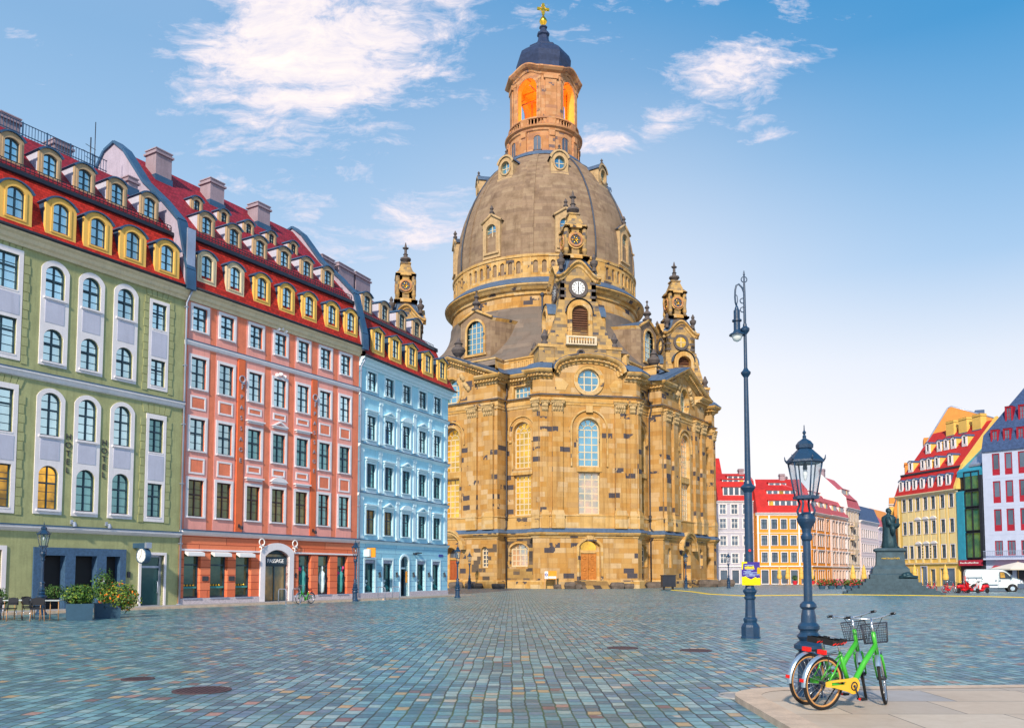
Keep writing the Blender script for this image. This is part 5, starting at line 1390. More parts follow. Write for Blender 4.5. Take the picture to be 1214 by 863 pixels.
        o = arch(-1.5, 1.5, 61.5, 62.8, 1.1, 12)[2:]
        for p_, q_ in zip(o, o[1:]): m.poly([f.P(p_[0], .45, p_[1]), f.P(p_[0], -2.6, p_[1]), f.P(q_[0], -2.6, q_[1]), f.P(q_[0], .45, q_[1])], 1); m.poly([f.P(p_[0], .45, p_[1]), f.P(q_[0], .45, q_[1]), f.P(q_[0] * .8, .45, q_[1] - .25), f.P(p_[0] * .8, .45, p_[1] - .25)][::-1], 0)
        m.lathe(f.P(0, .1, 62.7), [(.15, 0), (.3, .25), (.1, .5), (.22, .7), (.02, 1.0)], 8, 2)
        dd = m.build('dome_dormer', ['dome_trim', 'church_slate', 'dark_statue_stone'], dm)
        w_ = MB(); w_.sheet(f, circ(0, zc, .78, .95, 20), [], -.1, -.14, 1); w_.box(f, -.05, .05, -.1, -.03, zc - .95, zc + .95, 0); w_.box(f, -.78, .78, -.1, -.04, zc - .05, zc + .05, 0); w_.build('window', ['leading', 'pane_church_blue'], dd)
    la = MB()
    la.lathe(O, [(6.5, 64.2), (6.3, 64.6), (5.75, 65.1)], 48, 1, True)
    la.lathe(O, [(5.5, 65.0), (5.5, 68.3)], 48, 0, True)
    la.lathe(O, [(5.5, 68.2), (5.7, 68.35), (5.75, 68.6), (6.05, 68.8), (6.1, 69.05), (5.2, 69.15)], 48, 0, True)
    la.lathe(O, [(5.2, 69.1), (0, 69.15)], 48, 0, False)
    for k in range(8):
        az = AF + k * PI / 4; f = frame_at(az, 5.5)
        la.box(f, -.5, .5, -.1, .22, 65.0, 68.3); la.box(f, -.4, .4, .2, .38, 67.4, 68.2)
    lt = la.build('lantern', ['lantern_stone', 'church_slate', 'sandstone_trim'], T)
    for k in range(8):
        az = AF + PI / 8 + k * PI / 4
        if math.sin(az) > .3: continue
        f = frame_at(az, 5.5); w_ = MB(); w_.sheet(f, arch(-.55, .55, 65.3, 67.5, .55, 10), [], .06, -.1, 1); arch_band(w_, f, -.55, .55, 65.3, 67.5, .55, .14, .14, 0, 0); w_.box(f, -.03, .03, .05, .1, 65.3, 67.4, 0); w_.build('window', ['lantern_stone', 'pane_church_dark'], lt)
    ba = MB(); ba.lathe(O, [(5.5, 70.25), (5.55, 70.3), (5.55, 70.5), (5.2, 70.5), (5.2, 70.25)], 48, 0, True); ba.lathe(O, [(5.5, 69.1), (5.5, 69.3)], 48, 0, True)
    for i in range(64):
        az = AF + 2 * PI * i / 64; f = frame_at(az, 5.32)
        if i % 8 in (0,): ba.box(f, -.5, .5, -.12, .2, 69.1, 70.5)
        elif i % 8 in (1, 7): ba.box(f, -.2, .2, -.12, .16, 69.1, 70.5)
        else: ba.lathe(f.P(0, 0, 69.2), [(.1, 0), (.16, .35), (.07, .7), (.12, 1.05)], 6)
    ba.build('balustrade', ['lantern_stone'], lt)
    # open belfry: four wide arches between four narrow piers
    be = MB(); A_, Rp = 4.55, 5.0
    HA = math.sqrt(2) * Rp - A_; HP = math.sqrt(2) * A_ - Rp
    for k in range(4):
        f = frame_at(AF + PI / 4 + k * PI / 2, A_)
        be.sheet(f, rect(-HA, HA, 69.1, 78.2), [arch(-1.72, 1.72, 69.12, 77.3, 1.72, 16)], 0, -.9, 0, 1)
        be.sheet(f, rect(-HA + .5, HA - .5, 69.1, 78.2), [arch(-1.72, 1.72, 69.12, 77.3, 1.72, 16)], -.9, None, 1)
        m0 = len(be.f); arch_band(be, f, -1.72, 1.72, 70.0, 77.3, 1.72, .32, .16, 0, 0)
        g_ = frame_at(AF + k * PI / 2, Rp); be.box(g_, -HP, HP, -.9, 0, 69.1, 78.2, 0); be.box(g_, -HP * .6, HP * .6, 0, .2, 69.3, 77.0, 0); be.box(g_, -HP * .8, HP * .8, 0, .34, 76.6, 77.3, 0); be.box(g_, -HP * .85, HP * .85, 0, .3, 69.1, 70.9, 0)
        be.box(g_, -HP * .55, HP * .55, -.95, -.9, 69.1, 78.0, 1)
        for sg in (-1, 1): be.box(f, sg * (HA - .28) - .2, sg * (HA - .28) + .2, 0, .12, 70.4, 76.8, 0); be.box(f, sg * (HA - .28) - .26, sg * (HA - .28) + .26, 0, .2, 76.6, 77.1, 0)
        # cornice: arched over the openings, level over the piers
        pts_a = [(-HA + 2 * HA * j / 16, 77.75 + 1.1 * (math.sin(PI * j / 16) ** 1.5)) for j in range(17)]
        pts_p = [(-HP, 77.75), (HP, 77.75)]
        pf = [(-.3, -.6), (.1, -.5), (.18, -.15), (.55, .05), (.85, .35), (.85, .55), (-.8, .75)]
        for fr_, pts_, hh in ((f, pts_a, HA), (g_, pts_p, HP)):
            for (u0, z0), (u1, z1) in zip(pts_, pts_[1:]):
                for (o0, h0), (o1, h1) in zip(pf, pf[1:]):
                    s0, s1 = 1 + o0 * .4142 / hh, 1 + o1 * .4142 / hh
                    be.poly([fr_.P(u0 * s0, o0, z0 + h0), fr_.P(u1 * s0, o0, z1 + h0), fr_.P(u1 * s1, o1, z1 + h1), fr_.P(u0 * s1, o1, z0 + h1)], 0)
    be.lathe(O, [(4.9, 78.15), (0, 78.3)], 8, 1, False, rot=AF + PI / 8)
    for f in (frame_at(AF + PI / 4, 0), frame_at(AF - PI / 4, 0)): be.tube([f.P(-4, 0, 76.6), f.P(4, 0, 76.6)], .1, 6, 0)
    be.build('belfry', ['lantern_stone', 'lantern_inner'], lt)
    # the photograph shows the belfry lit orange from within: its flood lamp stands on the belfry floor
    fl_ = bpy.data.lights.new('belfry_lamp', 'POINT'); fl_.energy = 1700; fl_.color = (1, .42, .08); fl_.shadow_soft_size = .4
    fo = bpy.data.objects.new('belfry_lamp', fl_); COL.objects.link(fo); fo.parent = lt; fo.location = (0, 0, 71.5)
    cp = MB()
    cp.lathe(O, [(5.2, 78.7), (4.7, 79.2), (4.2, 79.5), (4.15, 80.3), (4.35, 81.2), (4.4, 82.0), (4.1, 82.8), (3.3, 83.5), (2.6, 83.8), (2.55, 84.25), (2.2, 84.3), (1.75, 84.6), (1.2, 85.2), (.9, 85.9), (.8, 86.5), (1.0, 86.7), (1.0, 87.0), (.6, 87.15), (.5, 87.8), (.65, 87.95), (.65, 88.1), (.25, 88.3)], 8, 0, False, rot=AF + PI / 8)
    cp.build('cupola', ['cap_copper'], lt)
    go = MB(); go.lathe(O, [(.2, 88.2), (.25, 88.4), (.55, 88.8), (.62, 89.1), (.45, 89.5), (.16, 89.9), (.12, 90.2)], 14, 0, True, share=True); go.build('gilded_orb', ['gilded'], lt)
    cr = MB(); f = frame_at(AF, 0); zc = 91.1
    cr.box(f, -.12, .12, -.1, .1, 90.1, zc + .72); cr.box(f, -.78, .78, -.1, .1, zc - .12, zc + .12); cr.ring(f.P(0, 0, zc), f.n, .42, .09, 20, 6)
    for du, dz in ((-.78, 0), (.78, 0), (0, .72), (0, -.72)): cr.box(f, du - .2, du + .2, -.11, .11, zc + dz - .2, zc + dz + .2)
    for i in range(8): a = PI / 4 * i + PI / 8; cr.tube([f.P(.4 * math.cos(a), 0, zc + .4 * math.sin(a)), f.P(.72 * math.cos(a), 0, zc + .72 * math.sin(a))], .05, 5)
    cr.build('cross', ['gilded'], lt)
    # ---------------- corner turrets
    towers(T)
    return T

def finial(mb, p, s=1.0, m=0):
    mb.lathe(p, [(r * s, z * s) for r, z in [(.75, 0), (.75, .25), (.45, .4), (.35, .7), (.7, 1.05), (.55, 1.35), (.25, 1.55), (.22, 1.9), (.42, 2.1), (.3, 2.3), (.12, 2.5), (.10, 2.9), (.22, 3.05), (.05, 3.3)]], 10, m, True)
def urn(mb, p, s=1.0, m=0):
    mb.lathe(p, [(r * s, z * s) for r, z in [(.8, 0), (.8, .3), (.4, .5), (.3, .8), (.75, 1.25), (.95, 1.7), (.85, 2.0), (.5, 2.2), (.45, 2.5), (.6, 2.6), (.3, 2.9), (.1, 3.4)]], 12, m, True)
def church_win_small(parent, f, u0, u1, z0, z1, rise, w, cols, rows):
    m = MB(); m.sheet(f, arch(u0, u1, z0, z1, rise, 12), [], w, w - .05, 1)
    for i in range(1, cols): u = u0 + (u1 - u0) * i / cols; m.box(f, u - .06, u + .06, w - .02, w + .08, z0, z1 - .02, 0)
    for i in range(1, rows): z = z0 + (z1 - z0) * i / rows; m.box(f, u0, u1, w - .02, w + .06, z - .04, z + .04, 0)
    m.build('window', ['leading', 'pane_church_blue'], parent)

def towers(T):
    """one corner turret in a local frame (outside of its main side is -y), copied to the four corners"""
    F4 = [Fr((0, 0, 0), (math.cos(a), math.sin(a))) for a in (0, PI / 2, PI, 3 * PI / 2)]
    H = 2.35
    b = MB()
    # block under the turret
    for f in F4[:1]:
        b.box(LF, -5.3, 5.3, -4.0, 3.3, 27.5, 30.15, 0); b.box(LF, -5.45, 5.45, -4.2, 3.42, 29.85, 30.2, 1); b.box(LF, -3.3, 3.3, 3.3, 3.5, 28.2, 29.85, 0)
        for u in (-1.6, 1.6): b.ball(LF.P(u * 0 , 3.55, 29.2), .3, 8, 6, 2)
        b.ring(LF.P(0, 3.52, 29.2), (0, 1, 0), .4, .14, 16, 6, 2)
    # flared skirt
    SKT = [(4.7, 3.25, 30.2), (4.25, 3.12, 30.9), (3.75, 3.0, 31.8), (3.25, 2.85, 33.0), (2.9, 2.7, 34.2), (2.65, 2.58, 35.3), (2.5, 2.5, 36.2)]
    for (a0, d0, z0), (a1, d1, z1) in zip(SKT, SKT[1:]):
        c0_ = [V((x * a0, y * d0, z0)) for x, y in ((-1, -1), (1, -1), (1, 1), (-1, 1))]; c1_ = [V((x * a1, y * d1, z1)) for x, y in ((-1, -1), (1, -1), (1, 1), (-1, 1))]
        for j in range(4): b.poly([c0_[j], c0_[(j + 1) % 4], c1_[(j + 1) % 4], c1_[j]], 0)
    for fi_, f in enumerate(F4):
        # projecting louvred gablet
        D = (3.55, 4.1, 3.55, 4.1)[fi_]
        b.sheet(f, arch(-1.62, 1.62, 30.2, 36.1, 1.62, 14), [arch(-1.05, 1.05, 31.4, 35.35, 1.05, 14)], D - .35, 2.0, 1)
        arch_band(b, f, -1.05, 1.05, 31.4, 35.35, 1.05, .3, D - .2, D - .35, 1)
        o = arch(-1.8, 1.8, 34.4, 36.3, 1.8, 12)[2:]
        for p_, q_ in zip(o, o[1:]): b.poly([f.P(p_[0], D - .25, p_[1]), f.P(p_[0], 2.0, p_[1]), f.P(q_[0], 2.0, q_[1]), f.P(q_[0], D - .25, q_[1])], 3)
        # body with dark quoins and clock field
        b.box(f, -H, H, H - .6, H, 34.5, 39.4, 0)
        for z in (36.6, 37.5, 38.4):
            for sg in (-1, 1):
                u = sg * (H - .42); b.box(f, u - .36, u + .36, H - .05, H + .03, z, z + .3, 2)
        b.sheet(f, circ(0, 37.85, 1.25, None, 28), [circ(0, 37.85, .84, None, 28)], H + .2, H, 2)
        # swan-neck cornice
        pth = [(-2.95 + 5.9 * j / 20, 39.05 + 2.05 * (.5 - .5 * math.cos(2 * PI * j / 20)) ** 1.3) for j in range(21)]
        for (u0, z0), (u1, z1) in zip(pth, pth[1:]):
            for (o0, h0), (o1, h1) in zip([(0, -.6), (.12, -.5), (.2, -.2), (.5, .0), (.55, .25), (-.3, .32)], [(.12, -.5), (.2, -.2), (.5, .0), (.55, .25), (-.3, .32)]):
                b.poly([f.P(u0, H + o0, z0 + h0), f.P(u1, H + o0, z1 + h0), f.P(u1, H + o1, z1 + h1), f.P(u0, H + o1, z0 + h1)], 1)
            b.poly([f.P(u0, H - .02, z0 - .55), f.P(u0, H - .02, 38.8), f.P(u1, H - .02, 38.8), f.P(u1, H - .02, z1 - .55)][::-1], 0)
            # roof from the cornice back to the upper stage
            s0, s1 = 1.15 / 2.95, 1.15 / 2.95
            b.poly([f.P(u0, H - .3, z0 + .32), f.P(u1, H - .3, z1 + .32), f.P(u1 * s1, 1.15, 42.2), f.P(u0 * s0, 1.15, 42.2)], 3 if abs(u0) > 1.6 else 2)
        # upper stage with round opening
        b.box(f, -1.2, 1.2, .5, 1.2, 42.0, 46.2, 0)
        b.box(f, -1.75, 1.75, .8, 1.75, 42.0, 42.3, 1); b.box(f, -1.5, 1.5, .8, 1.5, 42.3, 42.6, 1)
        b.disc(f.P(0, 1.22, 44.5), f.n, 1.12, .34, 24, 1); b.ring(f.P(0, 1.4, 44.5), f.n, .8, .16, 24, 6, 4)
        b.box(f, -1.55, 1.55, .8, 1.55, 46.1, 46.35, 1); b.box(f, -1.4, 1.4, .8, 1.42, 46.35, 46.55, 1)
    for sx in (-1, 1):
        for sy in (-1, 1):
            b.lathe((sx * 2.15, sy * 2.15, 40.2), [(.3, 0), (.25, .5), (.5, .9), (.55, 1.2), (.2, 1.5), (.3, 1.8), (.05, 2.3)], 8, 2)
            b.lathe((sx * 1.2, sy * 1.2, 42.6), [(.2, 0), (.34, .6), (.25, 1.4), (.36, 2.6), (.28, 3.4)], 8, 0)
            b.lathe((sx * 4.5, sy * 3.0, 30.2), [(.45, 0), (.45, .3), (.25, .5), (.5, 1.0), (.3, 1.4), (.12, 1.9)], 8, 2)
    b.lathe((0, 0, 0), [(r * math.sqrt(2), z) for r, z in [(1.35, 46.55), (1.05, 46.9), (.85, 47.5), (.66, 48.1), (.8, 48.15), (.8, 48.35), (.4, 48.45)]], 4, 0, False, rot=PI / 4)
    tm = b.mesh('bell_turret', ['tower_stone', 'sandstone_trim', 'dark_statue_stone', 'church_slate', 'lantern_stone'])
    fi = MB(); fi.lathe((0, 0, 48.4), [(.5, 0), (.45, .1), (.85, .5), (.8, .75), (.35, .95), (.28, 1.25), (.4, 1.35), (.22, 1.5), (.2, 2.1), (.42, 2.3), (.2, 2.5), (.12, 2.9), (.05, 3.2)], 10, 0)
    for a in range(4): fi.ball((.32 * math.cos(a * PI / 2), .32 * math.sin(a * PI / 2), 50.75), .16, 6, 5)
    fm = fi.mesh('finial', ['dark_statue_stone'])
    lv = MB(); f = LF
    lv.sheet(f, arch(-1.05, 1.05, 31.4, 35.35, 1.05, 14), [], 2.9, 2.85, 0)
    for i in range(12):
        z = 31.5 + .3 * i; a = 1.03 if z < 34.3 else 1.03 * math.sqrt(max(0, 1 - ((z - 34.3) / 1.05) ** 2)); lv.prof(f, [(2.9, z), (3.07, z - .12), (3.07, z - .06), (2.92, z + .08)], -a, a, 0)
    lm = lv.mesh('louvre', ['louvre_wood'])
    bl = MB()
    bl.box(f, -1.95, 1.95, 3.0, 4.0, 30.15, 30.3); bl.box(f, -1.95, 1.95, 3.7, 4.0, 31.05, 31.25)
    for u in (-1.8, 1.8): bl.box(f, u - .15, u + .15, 3.7, 4.0, 30.3, 31.05)
    for i in range(9): bl.lathe(f.P(-1.4 + .35 * i, 3.85, 30.3), [(.08, 0), (.13, .25), (.06, .5), (.1, .75)], 6)
    bm = bl.mesh('balcony', ['white_stone'])
    ck = MB(); ck.disc(f.P(0, H + .1, 37.85), f.n, .86, .16, 32, 0)
    for k in range(12):
        a = PI * k / 6; ck.tube([f.P(.5 * math.sin(a), H + .19, 37.85 + .5 * math.cos(a)), f.P(.78 * math.sin(a), H + .19, 37.85 + .78 * math.cos(a))], .05, 4, 1)
    ck.tube([f.P(0, H + .2, 37.75), f.P(.02, H + .2, 38.5)], .06, 4, 1); ck.tube([f.P(0, H + .21, 37.95), f.P(.0, H + .21, 37.4)], .07, 4, 1); ck.ball(f.P(0, H + .2, 37.85), .1, 8, 5, 1)
    cm = ck.mesh('clock_face', ['dial_white', 'letters_dark'])
    rw = MB(); rw.sheet(f, circ(0, 37.85, 1.0, None, 24), [], H + .06, H + .01, 1); rw.box(f, -.06, .06, H, H + .12, 36.9, 38.8, 0); rw.box(f, -.98, .98, H, H + .12, 37.8, 37.9, 0)
    rm = rw.mesh('round_window', ['leading', 'pane_church_gold'])
    oc = MB(); oc.disc(f.P(0, 1.35, 44.5), f.n, .7, .1, 20, 0)
    for i in range(6): a = PI * i / 3; oc.tube([f.P(0, 1.42, 44.5), f.P(.66 * math.cos(a), 1.42, 44.5 + .66 * math.sin(a))], .06, 4, 1)
    om = oc.mesh('oculus', ['church_slate_dark', 'gilded'])
    for k in range(4):
        az = AF + k * PI / 2; f = frame_at(az, 21.35)
        o = inst('bell_turret', tm, T, f.o + f.d * (-.95 if k == 0 else 0), f.ang)
        sub('finial', fm, o)
        if k == 2: continue
        for q in range(4):
            if k == 0 and q == 2: continue
            for nm, me in (('louvre', lm), ('clock_face' if k == 0 else 'round_window', cm if k == 0 else rm), ('oculus', om)):
                c = sub(nm, me, o); c.rotation_euler = (0, 0, q * PI / 2)
        c = sub('balcony', bm, o)
mk('white_stone', (.66, .55, .40), mott=.15)
mk('dome_trim', (.46, .32, .17), mott=.25, sc=2, streak=.5)
church()

# ================================================================== FAR HOUSES
mk('grey_house', (.46, .46, .56), mott=.08, streak=.15); mk('orange_house', (.82, .30, .025), mott=.08, streak=.12); mk('peach_house', (.80, .48, .33), mott=.08)
mk('beige_house', (.72, .55, .38), mott=.08); mk('lilac_house', (.58, .50, .60), mott=.08); mk('rose_white_house', (.78, .64, .66), mott=.06)
mk('ochre_house', (.80, .52, .13), mott=.08, streak=.12); mk('pale_yellow_panel', (.86, .68, .34), mott=.06); mk('orange_gable', (.72, .27, .055), mott=.1, streak=.2)
mk('teal_cladding', (.03, .28, .42), rough=.4, mott=.15); mk('white_cladding', (.44, .50, .68), mott=.06); mk('red_frame', (.34, .010, .028), rough=.5)
mk('roof_red_far', (.48, .022, .022), rough=.8, mott=.2); mk('roof_blue_far', (.05, .10, .22), rough=.7, mott=.2); mk('pink_roof_far', (.50, .10, .13), mott=.2)
mk('dark_shop', (.03, .025, .035), rough=.3); mk('shop_red', (.42, .02, .05)); mk('awning_cream', (.72, .66, .58), mott=.06); mk('parasol_yellow', (.72, .45, .10), mott=.1)
glass('pane_far', (.16, .22, .30), .55, .1); glass('pane_green', (.06, .30, .24), .6, .08, (.25, .30, .02), .25)
win_proto('f1', 1.2, 1.75, 0, .14, .05, ('white_trim', 'white_paint'), rows=2, trans=.62, bar=.05, st=.08)
win_proto('f2', 1.05, 1.75, 0, .12, .05, ('white_trim', 'sash_dark'), rows=2, trans=.62, bar=.05, st=.07)
win_proto('f3', 1.0, 1.9, 0, .10, .05, ('white_trim', 'sash_dark'), rows=2, trans=.62, bar=.05, st=.07, hood='flat')

def far_house(name, label, fr, L, H, wallm, cols, rows, proto, roof, roofm, depth=10, base_h=3.2, shop='pane_far', trim='white_trim', pm='pane_far', ribbons=(), dorm=None, awn=None, lesene=None, group=None, cat='building'):
    T = thing(name, fr.P(L / 2, 0, 0), label, cat, group)
    W = [(u, z) for z in rows for u in cols]
    m = MB(); sw = [rect(c - .62, c + .62, .12, 2.5) for c in cols]
    m.sheet(fr, rect(0, L, 0, H), [hole(proto, u, z) for u, z in W] + sw, 0, -.25, 0); m.box(fr, .0, L, -depth, -.27, 0, H, 0); 
    m.build('wall', [wallm], T)
    c = MB(); c.box(fr, -.05, L + .05, -.2, .16, base_h - .1, base_h + .1, 0); c.build('string_course', [trim], T); c = MB()
    c.prof(fr, [(-.3, H - .5), (.08, H - .5), (.2, H - .25), (.45, H - .1), (.45, H), (-.3, H)], -.15, L + .15, 0)
    if len(rows) > 2:
        for z in rows[1:]: c.box(fr, 0, L, -.2, .06, z - .75, z - .65, 0)
    if lesene:
        for u in lesene: c.box(fr, u - .14, u + .14, -.2, .07, base_h + .1, H - .5, 0)
    c.build('cornice', [trim], T)
    for u, z in W: add_win(T, fr, u, z, proto, pm)
    for c_ in cols:
        s = MB(); s.sheet(fr, rect(c_ - .72, c_ + .72, 0, 2.6), [rect(c_ - .62, c_ + .62, .12, 2.5)], .05, 0, 0); so = s.build('shop_window', [trim], T)
        MB().box(fr, c_ - .62, c_ + .62, -.2, -.15, .12, 2.5).build('pane', [shop], so)
    r = MB()
    r.prof(fr, roof, 0, L, 0, caps=True); ro = r.build('roof', [roofm], T)
    for (u0, u1, w, z0, h, n) in ribbons:       # long dormers
        d = MB(); d.box(fr, u0, u1, w - 2.5, w, z0, z0 + h, 0); d.box(fr, u0 - .15, u1 + .15, w - 2.6, w + .2, z0 + h, z0 + h + .12, 1); do = d.build('dormer', ['white_trim', roofm], T)
        g_ = MB(); s_ = (u1 - u0) / n
        for i in range(n): g_.box(fr, u0 + s_ * i + .14, u0 + s_ * (i + 1) - .14, w - .02, w + .02, z0 + .18, z0 + h - .12, 0 if (i * 7 + int(z0 * 3)) % 5 else 1)
        g_.build('window', ['pane_far', 'pane_lit'], do)
    return T, ro
FGy = Fr((37.2, 152), (1, 0)); FOr = Fr((43.6, 150), (1, 0))
T, ro = far_house('grey_townhouse', 'narrow grey townhouse with red roof right of the church', FGy, 6.95, 15.0, 'grey_house', [.9, 3.0, 5.1], [3.7, 6.9, 10.0, 12.6], 'f1', [(.4, 15), (.2, 15.3), (-1.2, 18.6), (-5.5, 20.6), (-9.5, 15)], 'roof_red_far', ribbons=((1.0, 6.0, -.1, 15.9, 1.6, 5), (1.2, 6.2, -1.3, 18.0, 1.0, 5), (2.6, 5.6, -3.0, 19.0, .9, 3)))
chimney(ro, FGy, 5.3, 6.2, -6, -5, 19.6, 21.4)
g_ = MB(); g_.prof(FGy, [(.4, 14.5), (.3, 15.3), (-1.2, 18.9), (-5.5, 21.1), (-10, 15)], 6.9, 7.15, 0); g_.build('gable', ['white_trim'], T)
T, ro = far_house('orange_house', 'bright orange corner house with white windows behind the tall street lamp', FOr, 9.6, 12.7, 'orange_house', [1.3, 3.1, 4.8, 6.5, 8.4], [3.9, 6.9, 9.8], 'f2', [(.4, 12.7), (.2, 13), (-1.3, 17.0), (-5.5, 19.3), (-9.5, 12.7)], 'roof_red_far', lesene=(.2, 2.2, 7.5, 9.4), ribbons=((2.2, 7.4, -.2, 13.4, 1.5, 5), (2.2, 7.4, -1.0, 15.6, 1.2, 5), (3.2, 6.4, -3.1, 17.5, .9, 3)))
chimney(ro, FOr, 5.9, 6.8, -5.8, -5, 18.2, 20.2)
CORN = V((53.3, 150, 0)); SD = (.59, .807)
def side(s): return Fr(CORN + V((SD[0], SD[1], 0)).normalized() * s, SD)
F1 = side(.0); T, ro = far_house('orange_side_house', 'orange and cream side house under pink dormers, beside the lantern', F1, 12, 12.9, 'orange_house', [1.5, 4.2, 5.6, 7.0, 10.0], [3.9, 6.9, 9.8], 'f3', [(.4, 12.9), (-1.4, 16.6), (-6, 18.6), (-9, 12.9)], 'pink_roof_far', lesene=(3, 8.4, 11.8), ribbons=((1.2, 4.0, -.2, 13.5, 1.5, 3), (5.2, 8, -.2, 13.5, 1.5, 3), (9, 11, -.2, 13.5, 1.5, 2), (3.2, 5.8, -1.2, 15.7, 1.2, 3), (7.2, 9.6, -1.2, 15.7, 1.2, 3)))
chimney(ro, F1, 4.6, 5.4, -6.6, -5.8, 17.5, 20)
F2 = side(12.2); T, ro = far_house('peach_house', 'peach house with pale bay fronts next to the orange side house', F2, 11.8, 13.0, 'peach_house', [1.5, 3.8, 6.0, 8.2, 10.3], [3.9, 6.9, 9.8], 'f3', [(.4, 13), (-1.4, 16.2), (-6, 17.8), (-9, 13)], 'pink_roof_far', lesene=(.3, 5, 11.4), ribbons=((1.5, 5, -.2, 13.5, 1.5, 3), (6.5, 10, -.2, 13.5, 1.5, 3)))
F3 = side(23.2); T, ro = far_house('beige_house', 'beige house with balconies and a stepped roof in the far street', F3, 9.8, 15.2, 'beige_house', [1.4, 3.8, 6.2, 8.5], [3.9, 6.9, 9.8, 12.5], 'f3', [(.4, 15.2), (-.2, 17), (-4.8, 21.8), (-9, 17)], 'pink_roof_far', ribbons=((1, 8.5, -.2, 15.7, 1.3, 6), (2, 7.5, -1.3, 18.0, 1.1, 5)))
g_ = MB(); g_.prof(F3, [(.42, 15.0), (.1, 17.2), (-4.8, 22.3), (-9, 17.2), (-9, 0), (.0, 0), (0, 15)], -.3, -.02); g_.build('fire_wall', ['white_trim'], T); chimney(ro, F3, .2, 1.2, -5.2, -4.2, 21, 23.2)
for z in (6.6, 9.5, 12.2):
    b = MB(); b.box(F3, 2.6, 5.2, 0, .9, z - .8, z - .65); b.box(F3, 2.6, 5.2, .82, .9, z - .65, z + .15); b.build('balcony', ['beige_house'], T)
F4_ = side(34.2); T, ro = far_house('pale_house', 'whitish house with rows of dark red windows and blue roof down the far street', F4_, 15.5, 13.2, 'rose_white_house', [1.2 + 1.87 * i for i in range(8)], [3.6, 6.5, 9.6], 'f2', [(.4, 13.2), (-.8, 16.4), (-5, 17.4), (-9, 13.2)], 'roof_blue_far', pm='pane_redwood' if False else 'pane_far')
F5_ = side(50); far_house('lilac_house', 'lilac house at the far end of the side street, left of the statue', F5_, 9, 12.5, 'lilac_house', [1.4, 3.5, 5.6, 7.7], [3.6, 6.5, 9.4], 'f2', [(.4, 12.5), (-3, 16.2), (-6, 16.2), (-9, 12.5)], 'pink_roof_far')
F6_ = side(59.5); far_house('tan_house', 'tan house with red roof farthest down the side street', F6_, 16, 12.0, 'beige_house', [2, 5, 8, 11, 14], [3.6, 6.5, 9.2], 'f2', [(.4, 12), (-4, 17.5), (-8, 12)], 'orange_gable')

